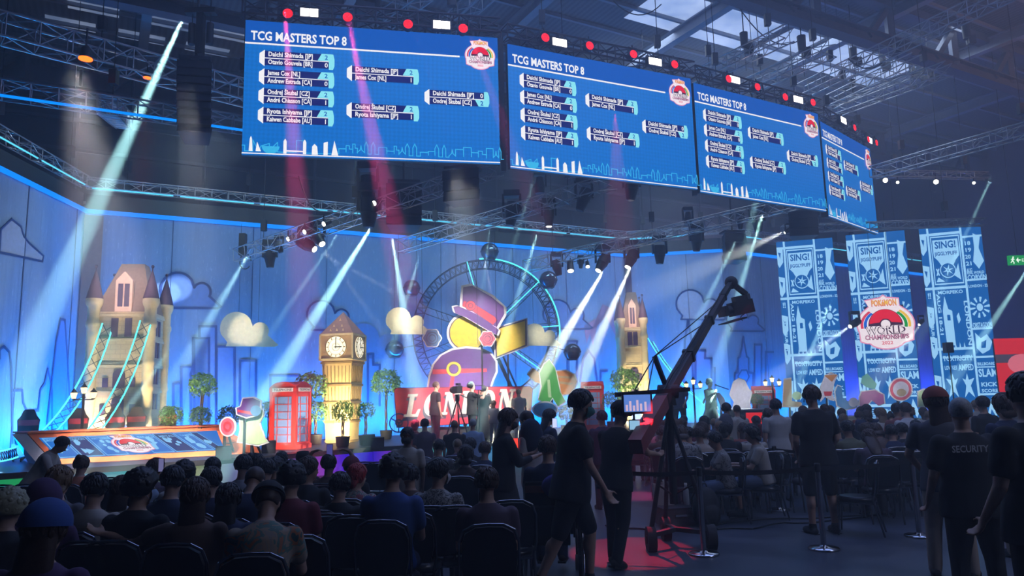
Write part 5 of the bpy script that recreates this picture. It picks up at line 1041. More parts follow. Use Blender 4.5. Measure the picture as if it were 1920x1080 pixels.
for k in (-.2, .22): mb = MB(); mb.cyl((k, 0, -.3), (k, 0, .2), .08, n=10); mb.cyl((k, 0, .2), (k, 0, 5), .012, n=4); mb.build('motor', BLACK, t)
line_array(757, 348, 20.5, 4, 1.0, 'big black speaker cluster under the first screen, beside the red tinted lamp', math.radians(10), .32, 5, top=2)
line_array(868, 322, 18.9, 3, 1.0, 'dark maroon speaker cluster hanging right under the first screen', math.radians(-14), .29, 3, top=.9)
line_array(1373, 440, 25.2, 3, .8, 'black speaker cluster hanging from the longest truss', math.radians(12), .33, 4, top=1.5)
line_array(1502, 398, 24.6, 3, .95, 'black speaker cluster just left of the blue banners', math.radians(-8), .3, 3, top=1.6)
mover(1478, 432, 24.8, (1420, 470), 'bright lamp fixed beside the speaker cluster left of the banners', .5, True)
mover(1603, 606, 27.0, (1560, 636), 'lit lamp between the first and second banners', .9, True, tY=26.6)
mover(1727, 604, 26.0, (1700, 640), 'lit lamp between the second and third banners', .5, True, tY=25.6)
# cable loops at the truss end
t = thing('cable_loop', 'black cable loop hanging at the low end of the leftmost truss', 'cable', atY(455, 470, 23.2)); mb = MB(); mb.box((0, 0, .2), (.2, .2, .7)); mb.build('hoist', BLACK, t)
mb = MB(); mb.tube([V((.18 * math.cos(a * .4) + .1, 0, -.35 + .25 * math.sin(a * .4))) for a in range(15)], .02, 5); mb.build('cable', BLACK, t)
for i, (pts, lab) in enumerate(((((1655, 0), (1700, 60), (1760, 100)), 'x'),)): pass
# black silhouettes of rigging people and chain bags high up on the right
for i, (px, py, Y, s_) in enumerate(((1503, 82, 22, 1.0), (1600, 102, 24, .9), (1655, 112, 26, .9), (1710, 130, 27, .8), (1728, 138, 27.5, .8), (1745, 135, 28, .8), (1812, 60, 24, 1.0), (1395, 75, 21, .9))):
    p = atY(px, py, Y); t = thing('chain_motor', 'black chain motor and bag under the roof, number %d of the row on the right' % i if False else 'black chain motor hanging at the %s truss end under the roof' % ('first', 'second', 'third', 'fourth', 'fifth', 'sixth', 'nearest right', 'leftmost')[i], 'chain motor', p, 0, 'chain motors under the roof')
    mb = MB(); mb.cyl((0, 0, -.25 * s_), (0, 0, .25 * s_), .12 * s_, .14 * s_, 10); mb.box((.12, 0, -.3 * s_), (.24, .2, .3 * s_)); mb.build('motor_body', BLACK, t); mb = MB(); mb.cyl((0, 0, .25 * s_), (0, 0, CEIL_Z - p.z), .018, n=4); mb.cyl((0, 0, -.25 * s_), (0, 0, -1.1 * s_), .012, n=4); mb.build('chain', BLACK, t)
# slack cables under the roof
for i, (a, b_, sag) in enumerate((((1150, 2), (1240, 8), .8), ((1380, 5), (1500, 75), 1.2), ((1590, 110), (1660, 112), .6), ((560, 330), (597, 395), .5))):
    A, B = atY(*a, 21), atY(*b_, 21); m_ = (A + B) / 2 - V((0, 0, sag)); mb = MB(); mb.tube([p for p in bez(A, m_, B, 10)], .018, 5); o = mb.build('cable', BLACK); tag(o, ['slack black cable across the rooflight above the second screen', 'slack black cable right of the largest rooflight', 'short slack cable between the roof trusses', 'thin cable hanging down to the leftmost truss'][i], 'cable')
# beams seen in the haze
G = (.5, .95, .9)
beam((345, 30), (-10, 800), 17, 15, G, 90000, 3.4)
beam((700, 420), (395, 905), 21, 13.5, G, 70000, 2.4)
beam((640, 430), (455, 700), 22, 21, G, 16000, 2.6)
beam((790, 470), (690, 800), 22, 19, G, 12000, 3)
beam((735, 445), (800, 850), 24, 19, G, 34000, 3.2)
beam((920, 400), (880, 800), 23.5, 22.6, G, 13000, 2.4)
beam((1010, 430), (870, 880), 22, 17, G, 20000, 2.4)
beam((1432, 395), (1306, 815), 24, 21, G, 80000, 2.6)
beam((1385, 440), (1210, 800), 25, 23, G, 40000, 3)
beam((1180, 560), (1128, 790), 24, 23, G, 7000, 2)
beam((470, 470), (215, 900), 22, 13, G, 22000, 2.2)
beam((330, 640), (150, 890), 19, 14, G, 15000, 1.8)
beam((1560, 560), (1480, 760), 26, 24, G, 16000, 3)
beam((1930, 500), (1730, 800), 24, 22, G, 22000, 3)
beam((1860, 330), (1730, 620), 26, 27, G, 14000, 3)
beam((1010, 310), (960, 470), 20, 20.5, G, 6000, 3)
beam((1440, 270), (1395, 480), 22, 22.5, G, 10000, 4)
beam((905, 470), (960, 760), 24, 22.5, (1, .85, .8), 12000, 2)
beam((576, 462), (1010, 690), 21.7, 19, (1, .97, .85), 14000, 1.3)
beam((597, 450), (660, 540), 21.5, 21, (1, .97, .85), 5000, 2)
beam((1133, 505), (980, 760), 25.8, 22, (1, 1, .72), 52000, 4.2)
beam((1184, 497), (1075, 740), 25.6, 22, (1, 1, .8), 36000, 4.0)
beam((1600, 608), (1545, 645), 26.8, 26, (.8, .95, 1), 5000, 6)
beam((1727, 606), (1700, 640), 25.9, 25, (1, 1, .8), 3000, 6)
beam((1474, 433), (1370, 480), 24.6, 24, (1, 1, .9), 4000, 8)
for px, py in ((702, 381), (607, 420), (571, 435)): beam((px, py), (px - 170, py + 75), 20.5, 22, (.8, .88, 1), 450, 6)
# red beams before the first screen
for (a, b_, w) in (((540, 36), (562, 420), 16000), ((652, 44), (715, 330), 16000), ((765, 58), (818, 200), 4500), ((868, 66), (925, 190), 3000)):
    A = atZ(a[0], a[1], 10.95); q0, q1 = SCR[0][0], SCR[0][1]; nn = V(((q1 - q0).y, -(q1 - q0).x, 0)).normalized(); A = A + nn * .62 - V((0, 0, .12)); dd = ray(*b_); O_ = q0 + nn * .95; B = CAM + dd * ((O_ - CAM).dot(nn) / dd.dot(nn)); spot(A, B, (1, .08, .25), w * 13, 7.5, .8, .05, name='red_beam_lamp')

# ================================================================== PEOPLE
def Rm(ax, deg): return Matrix.Rotation(math.radians(deg), 3, ax)
def cap_shape(mb, a, b, r0, r1, n=12):
    a = V(a); b = V(b); mb.cyl(a, b, r0, r1, n); mb.ell(a, r0 * .995, nu=n, nv=8); mb.ell(b, r1 * .995, nu=n, nv=8)
def remesh(mb, vox, smooth=3, name='m'):
    me = mb.mesh(name); o = bpy.data.objects.new(name, me); COL.objects.link(o)
    r = o.modifiers.new('r', 'REMESH'); r.mode = 'VOXEL'; r.voxel_size = vox; r.use_smooth_shade = True
    s = o.modifiers.new('s', 'SMOOTH'); s.factor = .5; s.iterations = smooth
    dg = bpy.context.evaluated_depsgraph_get(); out = bpy.data.meshes.new_from_object(o.evaluated_get(dg)); bpy.data.objects.remove(o); bpy.data.meshes.remove(me)
    out.name = name; return out
def hand(mb, w, d, side_v, palm_n, curl=25, near=True):
    """w wrist, d direction of the hand, side_v towards the thumb, palm_n the way the palm faces"""
    d = d.normalized(); side_v = (side_v - d * side_v.dot(d)).normalized(); palm_n = d.cross(side_v) if palm_n is None else palm_n
    M = Matrix((side_v, d, palm_n)).transposed()
    mb.ell(w + d * .048, (.042, .055, .017), M, 12, 8); mb.ell(w + d * .02, (.03, .035, .02), M, 10, 7)
    for k in range(4):
        b = w + d * .085 + side_v * (.03 - .02 * k); L = (.068, .078, .072, .056)[k]; ax = side_v; q1 = Matrix.Rotation(math.radians(curl * (1 + .12 * k)), 3, ax) @ d; q2 = Matrix.Rotation(math.radians(curl * 2.1), 3, ax) @ d
        m = b + q1 * L * .52; cap_shape(mb, b - d * .01, m, .0098, .009, 8); cap_shape(mb, m, m + q2 * L * .5, .009, .0075, 8)
    t0 = w + d * .025 + side_v * .03; t1 = t0 + (d * .6 + side_v * .75 + palm_n * .25).normalized() * .04; cap_shape(mb, t0, t1, .013, .011, 8); cap_shape(mb, t1, t1 + (d * .9 + side_v * .25 + palm_n * .35).normalized() * .032, .0108, .009, 8)
POSES = {}
def pose(name, pelvis=(0, 0, .95), lean=4, twist=0, side=0, head=(0, 0), neck_lean=0, arms=((0, -.05, -1), (0, .25, -1)), arms_r=None, legs=((0.05, .0, -1), (0.0, -.05, -1)), legs_r=None, hands='relaxed', vox=.0125, sleeve=.6, trouser=1.0, bulk=1.1, female=False, hem=None):
    """joints from directions; x is mirrored for the left side unless *_r is given (then `arms` is the right, x > 0)"""
    key = (name)
    pel = V(pelvis); Rt = Rm('Z', twist) @ Rm('Y', side) @ Rm('X', -lean); up = Rt @ V((0, 0, 1)); rt = Rt @ V((1, 0, 0)); fw = Rt @ V((0, 1, 0))
    neck = pel + up * .53; Rh = Rm('Z', twist + head[0]) @ Rm('X', -(lean * .4 + head[1])); hu = Rh @ V((0, 0, 1)); hf = Rh @ V((0, 1, 0)); hr = Rh @ V((1, 0, 0))
    nb = neck + (up * .5 + hu * .5).normalized() * .036; hc = nb + hu * .115 + hf * .012
    body = MB(); B = bulk
    def ringset(spec, mb):
        mb.rings([(pel + up * z + fw * y, rt * rx, fw * ry) for z, y, rx, ry in spec], 18)
    hipw = .175 if not female else .18
    ringset([(-.1, -.01, .1 * B, .08 * B), (-.05, -.01, hipw * .9 * B, .11 * B), (.03, -.005, hipw * .92 * B, .112 * B), (.14, 0, .14 * B, .1 * B), (.27, .005, .152 * B, .112 * B), (.38, .0, .165 * B, .112 * B), (.45, -.01, .165 * B, .095), (.495, -.01, .12, .075), (.535, -.005, .066, .062)], body)
    cap_shape(body, neck - up * .03, nb + hu * .04, .061, .056, 14)
    MH = Matrix((hr, hf, hu)).transposed()
    body.ell(hc + hu * .025 - hf * .012, (.078, .096, .093), MH, 20, 14); body.ell(hc - hu * .045 + hf * .022, (.062, .068, .074), MH, 18, 12)
    body.ell(hc - hu * .1 + hf * .06, (.022, .02, .016), MH, 10, 7)
    cap_shape(body, hc + hu * .012 + hf * .082, hc - hu * .028 + hf * .103, .0085, .0135, 8); body.ell(hc - hu * .034 + hf * .092, (.019, .014, .01), MH, 10, 7)
    body.ell(hc - hu * .062 + hf * .085, (.024, .01, .0055), MH, 10, 6); body.ell(hc - hu * .073 + hf * .084, (.02, .01, .006), MH, 10, 6); body.ell(hc + hu * .028 + hf * .078, (.05, .014, .009), MH, 12, 6)
    for s in (-1, 1): body.ell(hc + hr * (s * .081) - hf * .012 - hu * .01, (.01, .018, .03), MH, 8, 8)
    shoe = []; sl = MB(); tr = MB(); W = {}
    for s in (1, -1):
        A = arms if (s == 1 or arms_r is None) else arms_r; G = legs if (s == 1 or legs_r is None) else legs_r; mir = lambda v: V((v[0] * s, v[1], v[2]))
        ua = mir(A[0]).normalized(); fa = mir(A[1]).normalized()
        sh = pel + up * .44 + rt * (.19 * s * (.93 if female else 1) * (.75 + .25 * B)); el = sh + ua * .28; wr = el + fa * .25
        cap_shape(body, sh, el, .049 * B, .039); cap_shape(body, el, wr, .04, .026); body.ell(sh - up * .01, .056 * B, nu=12, nv=8)
        hd = mir(A[2]).normalized() if len(A) > 2 else fa; th = mir(A[3]) if len(A) > 3 else V((-s * .55, .8, .15)); 
        th = th - hd * th.dot(hd)
        if th.length < .05: th = V((0, 1, 0)) - hd * hd.y
        th.normalize(); pn = hd.cross(th) * (-s)
        if s == 1: hand(body, wr, hd, th, hd.cross(th), -28 if True else 0)
        else: hand(body, wr, hd, th, -(hd.cross(th)), 28)
        W[s] = wr + hd * .09
        # legs
        hp_ = pel - up * .03 + rt * (.09 * s); kn = hp_ + mir(G[0]).normalized() * .43; an = kn + mir(G[1]).normalized() * .41
        cap_shape(body, hp_, kn, .083 * B, .055); cap_shape(body, kn, an, .056, .036); body.ell(kn.lerp(an, .3) - V(mir(G[1])).cross(V((1, 0, 0))).normalized() * -.012, (.05, .055, .09), nu=10, nv=8)
        fd = mir(G[2]).normalized() if len(G) > 2 else V((.12 * s, 1, -.02)).normalized(); fu = V((0, 0, 1)) - fd * fd.z; fu.normalize(); fx = fd.cross(fu); MF = Matrix((fx, fd, fu)).transposed()
        body.ell(an + fd * .06 - fu * .035, (.04, .12, .032), MF, 12, 8)
        shm = MB(); shm.ell(an + fd * .05 - fu * .028, (.052, .145, .05), MF, 14, 9, fn=lambda p: V((p.x, p.y, max(p.z, -.042)))); shm.box(an + fd * .05 - fu * .068, (.085, .26, .02), MF); cap_shape(shm, an + fu * .03, an - fu * .02, .046, .05); shoe.append(shm)
        # sleeves and trouser legs
        e1 = sh.lerp(el, min(1, sleeve * 1.0)) if sleeve <= 1 else el; cap_shape(sl, sh - up * .004, e1, .061 * B, (.066 - .01 * min(1, sleeve)) * B)
        if sleeve > 1: cap_shape(sl, el, el.lerp(wr, sleeve - 1), .056, .042)
        if trouser > 0:
            k1 = hp_.lerp(kn, min(1, trouser * 2)); cap_shape(tr, hp_, k1, .102 * B, .08)
            if trouser > .5: cap_shape(tr, kn, kn.lerp(an, (trouser - .5) * 2), .076, .062)
    lowz = -.06 if pelvis[2] < .7 else -.15
    ringset([(lowz, -.005, hipw * 1.13 * B, .145 * B), (lowz + .05, 0, hipw * 1.13 * B, .145 * B), (.03, 0, hipw * 1.06 * B, .136 * B), (.14, .0, .16 * B, .124 * B), (.27, .005, .172 * B, .13 * B), (.38, .0, .185 * B, .13 * B), (.45, -.01, .185 * B, .112), (.49, -.01, .14, .09), (.53, -.006, .078, .07)], sl)
    ringset([(-.14, -.01, .09 * B, .08 * B), (-.08, -.01, hipw * B, .125 * B), (.05, -.005, hipw * B, .125 * B), (.1, 0, .155 * B, .115 * B)], tr)
    if hem is not None:      # a skirt, dress or cape that falls to height hem
        z0 = pel.z - .02; tr.rings([(V((pel.x, pel.y, z0 + .1)), V((.16, 0, 0)), V((0, .12, 0))), (V((pel.x, pel.y, z0 - .1)), V((.2, 0, 0)), V((0, .17, 0))), (V((pel.x, pel.y - .02, (z0 + hem) / 2)), V((.26, 0, 0)), V((0, .24, 0))), (V((pel.x, pel.y - .03, hem)), V((.33, 0, 0)), V((0, .3, 0)))], 20)
    POSES[name] = dict(body=remesh(body, vox, 2, 'body'), shirt=remesh(sl, .017, 3, 'shirt'), trousers=remesh(tr, .018, 3, 'trousers'), shoe=[s.mesh('shoe') for s in shoe], hc=hc, MH=MH, top=hc.z + .115, wr=W, pel=pel, up=up, rt=rt, fw=fw, neck=neck)
    for k in ('body', 'shirt', 'trousers'): POSES[name][k].materials.append(BLACK)
    for s_ in POSES[name]['shoe']: s_.materials.append(BLACK)
_H = {}
def hair_mesh(style):
    if style in _H: return _H[style]
    mb = MB(); rnd = random.Random(hash(style) % 97 if False else len(style))
    def bump(p, k=.006, f=60):
        n = noise.noise(p * f) ; return p + p.normalized() * (n * k)
    if style in ('short', 'long', 'curly', 'bun', 'bob', 'crop'):
        g = {'short': .022, 'long': .028, 'curly': .042, 'bun': .02, 'bob': .03, 'crop': .01}[style]; bk = {'curly': .018, 'crop': .002}.get(style, .006)
        nu, nv = 30, 20; vs = []; fs = []
        for j in range(nv + 1):
            for i in range(nu):
                a = 2 * PI * i / nu; front = math.sin(a)       # +Y is the face
                lim = 2.25 if front < .1 else 2.25 - (front - .1) * 1.35      # how far down the hair comes
                if style in ('long', 'bob') and front < .45: lim = 2.6
                ph = lim * j / nv; p = V((math.sin(ph) * math.cos(a) * (.077 + g), math.sin(ph) * math.sin(a) * (.094 + g), math.cos(ph) * (.093 + g)))
                if j == nv: p *= .9
                p = bump(p, bk, 55 if style == 'curly' else 40); vs.append(p + V((0, -.014, .027)))
        vs.append(V((0, -.012, .05)))
        fs = [(j * nu + i, (j + 1) * nu + i, (j + 1) * nu + (i + 1) % nu, j * nu + (i + 1) % nu) for j in range(nv) for i in range(nu)]
        fs += [((nv) * nu + (i + 1) % nu, nv * nu + i, len(vs) - 1) for i in range(nu)]
        mb.add(vs, fs, True)
        for k in range({'crop': 0, 'curly': 0}.get(style, 120)):
            a = rnd.uniform(0, 2 * PI); ph = rnd.uniform(.05, 2.15)
            if math.sin(a) > .25 and ph > 1.2: continue
            q = V((math.sin(ph) * math.cos(a) * (.078 + g), math.sin(ph) * math.sin(a) * (.094 + g) - .014, math.cos(ph) * (.091 + g) + .027)); nrm = V((math.sin(ph) * math.cos(a), math.sin(ph) * math.sin(a), math.cos(ph)))
            dn = V((rnd.uniform(-.5, .5), rnd.uniform(-.5, .5), -1)); dn = (dn - nrm * dn.dot(nrm)).normalized(); M = Matrix((nrm.cross(dn), dn, nrm)).transposed(); mb.ell(q, (.011, .03, .0075), M, 6, 5)
        if style == 'curly':
            for k in range(70):
                a = rnd.uniform(0, 2 * PI); ph = rnd.uniform(0, 1.9); 
                if math.sin(a) > .4 and ph > 1.1: continue
                mb.ell((math.sin(ph) * math.cos(a) * .105, math.sin(ph) * math.sin(a) * .12 - .014, math.cos(ph) * .12 + .027), rnd.uniform(.014, .024), nu=7, nv=5)
        if style in ('long', 'bob'):
            L = -.36 if style == 'long' else -.13
            mb.rings([(V((0, -.035, .03)), V((.09, 0, 0)), V((0, .075, 0))), (V((0, -.055, -.06)), V((.092, 0, 0)), V((0, .055, 0))), (V((0, -.07, L * .55)), V((.1, 0, 0)), V((0, .045, 0))), (V((0, -.08, L * .9)), V((.085, 0, 0)), V((0, .03, 0))), (V((0, -.08, L)), V((.05, 0, 0)), V((0, .015, 0)))], 18)
        if style == 'bun': mb.ell((0, -.1, .1), (.045, .045, .045), nu=12, nv=9, fn=lambda p: bump(p, .006, 50))
    _H[style] = mb.mesh('hair'); _H[style].materials.append(BLACK); return _H[style]
def hat_mesh(kind):
    if kind in _H: return _H[kind]
    mb = MB(); c = V((0, -.012, .03))
    if kind in ('cap', 'beanie'):
        nu, nv = 24, 10; k = .028 if kind == 'cap' else .032; vs = []
        for j in range(nv + 1):
            for i in range(nu):
                a = 2 * PI * i / nu; ph = (1.45 if kind == 'cap' else 1.65) * j / nv; vs.append(V((math.sin(ph) * math.cos(a) * (.077 + k), math.sin(ph) * math.sin(a) * (.094 + k), math.cos(ph) * (.093 + k))) + c)
        mb.add(vs, [(j * nu + i, (j + 1) * nu + i, (j + 1) * nu + (i + 1) % nu, j * nu + (i + 1) % nu) for j in range(nv) for i in range(nu)], True)
        mb.lathe([(.098, -.006), (.1, .0), (.098, .006)], c + V((0, 0, .014)), 24)
        if kind == 'cap': mb.prism([(.075 * math.cos(a * PI / 8), .085 * math.sin(a * PI / 8)) for a in range(9)], c + V((0, .085, .012)), (1, 0, 0), (0, 1, -.12), .006); mb.ell(c + V((0, 0, .116)), .009, nu=8, nv=5)
    if kind == 'brim': mb.lathe([(.1, .0), (.104, .06), (.085, .13), (.03, .14)], c + V((0, 0, .02)), 20); mb.lathe([(.17, .0), (.175, .006), (.1, .012)], c + V((0, 0, .02)), 24)
    if kind == 'hood': mb.ell(c + V((0, -.015, -.015)), (.115, .125, .14), nu=20, nv=14, fn=lambda p: V((p.x, min(p.y, .06), p.z)))
    if kind == 'headphones':
        mb.tube([V((.098 * math.cos(a * PI / 10), 0, .1 * math.sin(a * PI / 10) + .012)) + c * 1 for a in range(11)], .012, 6)
        for s in (-1, 1): mb.cyl(c + V((s * .075, 0, -.012)), c + V((s * .112, 0, -.012)), .038, .034, 12)
        mb.cyl(c + V((-.1, 0, -.03)), c + V((-.06, .1, -.09)), .005, n=5)
    if kind == 'mask': 
        nu, nv = 12, 8; vs = []
        for j in range(nv + 1):
            for i in range(nu + 1):
                a = math.radians(25 + 130 * i / nu); z = .01 - .095 * j / nv; r = .078 + .012 * math.sin(PI * j / nv); vs.append(V((r * .92 * math.cos(a), .012 + (r + .028 * math.sin(a) * math.sin(PI * min(1, j / nv + .15))) * math.sin(a), z - .012)))
        mb.add(vs, [(j * (nu + 1) + i, j * (nu + 1) + i + 1, (j + 1) * (nu + 1) + i + 1, (j + 1) * (nu + 1) + i) for j in range(nv) for i in range(nu)], True)
        for s in (-1, 1): mb.cyl((s * .07, .04, -.02), (s * .082, -.01, .0), .002, n=4); mb.cyl((s * .066, .04, -.07), (s * .082, -.01, -.02), .002, n=4)
    if kind == 'eyes':
        for s in (-1, 1): mb.ell((s * .031, .078, .002), .0105, nu=10, nv=7)
    if kind == 'top_hat': mb.lathe([(.09, .0), (.085, .1), (.1, .2), (.0, .201)], c + V((0, 0, .05)), 20); mb.lathe([(.16, .0), (.165, .006), (.09, .01)], c + V((0, 0, .05)), 24)
    _H[kind] = mb.mesh(kind); _H[kind].materials.append(BLACK); return _H[kind]
def cl(name, col, rough=.85, amt=.1, sc=8): return mat('cloth_' + name, col, rough, 0, amt, sc)
SKIN = {'light': mat('skin_light', (.5, .3, .21), .55, 0, .05), 'mid': mat('skin_tan', (.36, .2, .13), .55, 0, .05), 'dark': mat('skin_brown', (.12, .06, .04), .55, 0, .05)}
HAIR = {'black': mat('black_hair', (.012, .011, .013), .45, 0, .3, 60), 'brown': mat('brown_hair', (.06, .032, .02), .5, 0, .3, 60), 'light': mat('light_brown_hair', (.2, .12, .06), .5, 0, .3, 60), 'red': mat('red_hair', (.42, .03, .03), .5, 0, .3, 60), 'blond': mat('ash_blond_hair', (.34, .32, .2), .5, 0, .3, 60), 'grey': mat('grey_hair', (.3, .3, .3), .6, 0, .3, 60)}
CL = {'black': cl('black', (.015, .016, .02)), 'navy': cl('navy', (.02, .03, .08)), 'grey': cl('grey', (.12, .12, .14)), 'cream': cl('cream', (.42, .38, .33)), 'white': cl('white', (.5, .48, .47)), 'maroon': cl('maroon', (.16, .02, .035)), 'blue': cl('blue', (.03, .08, .28)), 'orange': cl('orange', (.5, .16, .08)), 'purple': cl('purple', (.07, .03, .1)), 'brown': cl('brown', (.12, .07, .05)), 'denim': cl('denim', (.12, .17, .28)), 'khaki': cl('khaki', (.42, .33, .26)), 'lightblue': cl('light_blue', (.25, .34, .48)), 'rust': cl('rust', (.28, .07, .05)), 'teal': cl('teal', (.05, .2, .2)), 'plum': cl('plum_grey', (.09, .06, .09)), 'violet': cl('violet', (.08, .06, .3)), 'olive': cl('olive', (.14, .14, .08))}
def patterned(name, cols, scale):
    m = bpy.data.materials.new(name); m.use_nodes = True; b = m.node_tree.nodes['Principled BSDF']; L = m.node_tree.links; tc = nd(m, 'ShaderNodeTexCoord'); nz = nd(m, 'ShaderNodeTexNoise'); nz.inputs['Scale'].default_value = scale; nz.inputs['Detail'].default_value = 2; nz.inputs['Distortion'].default_value = 1.2
    cr = nd(m, 'ShaderNodeValToRGB'); cr.color_ramp.interpolation = 'CONSTANT'; e = cr.color_ramp.elements; e[0].color = (*cols[0], 1); e[1].position = .4; e[1].color = (*cols[1], 1)
    for k, c in enumerate(cols[2:]): q = e.new(.48 + .07 * k); q.color = (*c, 1)
    L.new(tc.outputs['Object'], nz.inputs['Vector']); L.new(nz.outputs['Fac'], cr.inputs['Fac']); L.new(cr.outputs[0], b.inputs['Base Color']); b.inputs['Roughness'].default_value = .85; return m
CL['tropic'] = patterned('cloth_tropical_print', [(.3, .25, .2), (.36, .26, .18), (.12, .2, .17), (.4, .16, .08), (.05, .1, .1)], 7); CL['bw'] = patterned('cloth_black_white_print', [(.03, .03, .03), (.35, .35, .34), (.04, .04, .04), (.42, .41, .4)], 24); CL['floral'] = patterned('cloth_floral_print', [(.3, .32, .3), (.1, .16, .14), (.4, .4, .36), (.3, .08, .1)], 18); CL['stripe'] = patterned('cloth_striped_print', [(.3, .28, .26), (.08, .07, .07), (.32, .3, .28)], 12)
def person(loc, rz, pname, label, s=1.0, skin='light', hair=('short', 'black'), shirt='black', trousers='navy', shoes='black', hat=None, hatc='black', mask=None, extra=None, group=None, eyes=True):
    P = POSES[pname]; o = link('person', P['body'], None, loc); slot(o, SKIN[skin]); o.rotation_euler = (0, 0, rz); o.scale = (s, s, s); tag(o, label, 'person', group)
    def add(nm, me, m, at_head=False):
        c = link(nm, me, o); 
        if m is not None: slot(c, m)
        if at_head: M = P['MH'].to_4x4(); M.translation = P['hc']; c.matrix_local = M
        return c
    if shirt: add('shirt', P['shirt'], CL[shirt])
    if trousers: add('trousers', P['trousers'], CL[trousers])
    for sh in P['shoe']: add('shoe', sh, CL[shoes])
    if hair: add('hair', hair_mesh(hair[0]), HAIR[hair[1]], True)
    if hat:
        hh = add({'cap': 'cap', 'beanie': 'beanie', 'brim': 'brimmed_hat', 'hood': 'hood', 'headphones': 'headphones', 'top_hat': 'top_hat'}[hat], hat_mesh(hat), CL[hatc], True)
        if hat in ('cap', 'beanie', 'hood'): hh.scale = (1.13, 1.12, 1.1)
    if mask: add('face_mask', hat_mesh('mask'), CL[mask], True)
    if eyes: add('eyes', hat_mesh('eyes'), mat('eye_white_dark', (.25, .22, .2), .3), True)
    return o
# ---- poses
SITL = ((.06, 1, -.06), (.0, -.05, -1))
pose('sit', (0, 0, .56), 6, head=(0, 6), arms=((.12, .2, -1), (-.35, .9, -.15), (-.5, .8, -.1)), legs=SITL, vox=.015)
pose('sit_left', (0, 0, .56), 8, twist=6, head=(28, 4), arms=((.16, .25, -1), (-.3, .9, .1)), legs=SITL, vox=.015)
pose('sit_right', (0, 0, .56), 8, twist=-6, head=(-38, 2), arms=((.16, .25, -1), (-.3, .9, .1)), legs=SITL, vox=.015)
pose('sit_down', (0, 0, .56), 22, head=(4, 34), arms=((.18, .35, -1), (-.25, .9, .35)), legs=SITL, vox=.015)
pose('sit_phone', (0, 0, .56), 8, head=(-15, 8), arms=((.25, .6, -.7), (-.4, .5, .9)), legs=SITL, vox=.015)
pose('sit_up', (0, 0, .56), 0, head=(0, -4), arms=((.75, .15, .75), (-.65, .2, .95), (-.95, .1, .35)), legs=SITL, vox=.014)
pose('sit_reach', (0, 0, .56), 4, head=(6, 2), arms=((.12, .2, -1), (-.3, .9, 0)), arms_r=((.9, .25, -.3), (.9, -.1, .25)), legs=SITL, vox=.014)
pose('sit_hands_back', (0, 0, .56), 2, head=(10, 0), arms=((.5, .1, -.85), (.3, .5, -.5)), legs=((.14, 1, -.1), (.1, .1, -1)), vox=.015)
pose('sit_profile', (0, 0, .56), 10, head=(0, 12), arms=((.1, .5, -.9), (-.1, 1, .1)), legs=((.05, 1, -.05), (.0, -.1, -1)), vox=.015, trouser=.5)
pose('stand', (0, 0, .93), 2, head=(0, 2), arms=((.14, -.02, -1), (.02, .2, -1)), legs=((.06, .02, -1), (.02, -.04, -1)))
pose('stand_long', (0, 0, .93), 2, head=(0, 2), arms=((.14, .02, -1), (-.02, .22, -1)), legs=((.06, .02, -1), (.02, -.04, -1)), sleeve=1.95)
pose('stand_short', (0, 0, .93), 2, head=(0, 3), bulk=1.22, arms=((.22, .0, -1), (-.3, .5, -.7)), legs=((.1, .02, -1), (.02, -.04, -1)), trouser=.48, vox=.012)
pose('stand_phone', (0, 0, .93), 3, head=(0, 20), arms=((.12, .15, -1), (-.35, .95, .3)), legs=((.06, .02, -1), (.02, -.04, -1)))
pose('stand_mic', (0, 0, .93), 0, head=(8, -2), arms=((.2, .35, -.9), (-.6, .6, .6)), arms_r=((.1, .0, -1), (-.1, .3, -1)), legs=((.06, .02, -1), (.02, -.04, -1)), sleeve=1.9, trouser=.6, hem=.3)
pose('stand_lift', (0, 0, .93), 0, head=(0, -6), arms=((.25, .7, -.3), (-.25, .6, .9)), legs=((.06, .02, -1), (.02, -.04, -1)))
pose('stand_dress', (0, 0, .93), 2, head=(6, 2), arms=((.16, .15, -1), (-.2, .8, .0)), legs=((.04, .0, -1), (.0, -.02, -1)), female=True, hem=.12)
pose('stand_robe', (0, 0, .93), 4, head=(0, 14), arms=((.12, .4, -.9), (-.2, .9, .25)), legs=((.04, .0, -1), (.0, -.02, -1)), sleeve=1.6, hem=.25)
pose('bend', (0, -.05, .92), 30, head=(0, 30), arms=((.1, .35, -1), (-.15, .5, -.9)), legs=((.06, .05, -1), (.02, -.1, -1)))
pose('walk', (0, 0, .92), 8, head=(0, 10), arms=((.12, .28, -1), (-.05, .5, -.85)), arms_r=((.14, -.12, -1), (.02, .15, -1)), legs=((.03, -.32, -1), (.0, -.5, -1), (.05, .9, -.45)), legs_r=((.03, .42, -1), (.0, -.05, -1)), trouser=.46, vox=.0115, bulk=1.28, twist=4)
pose('operate', (0, 0, .92), 12, head=(0, 14), arms=((.2, .75, -.75), (-.1, 1, -.12)), arms_r=((.18, .5, -.9), (-.1, 1, .1)), legs=((.04, -.1, -1), (.0, -.42, -1), (.05, .95, -.3)), legs_r=((.05, .22, -1), (.0, -.05, -1)), vox=.0115)
pose('guard', (0, 0, .93), 1, head=(-20, 0), arms=((.3, .02, -1), (-.1, .55, -.75)), legs=((.12, .02, -1), (.04, -.03, -1)), bulk=1.32, vox=.012)
pose('hip', (0, 0, .93), 2, head=(25, 4), arms=((.34, .1, -.9), (-.3, .55, -.55)), legs=((.1, .05, -1), (.05, -.05, -1)), bulk=1.08)

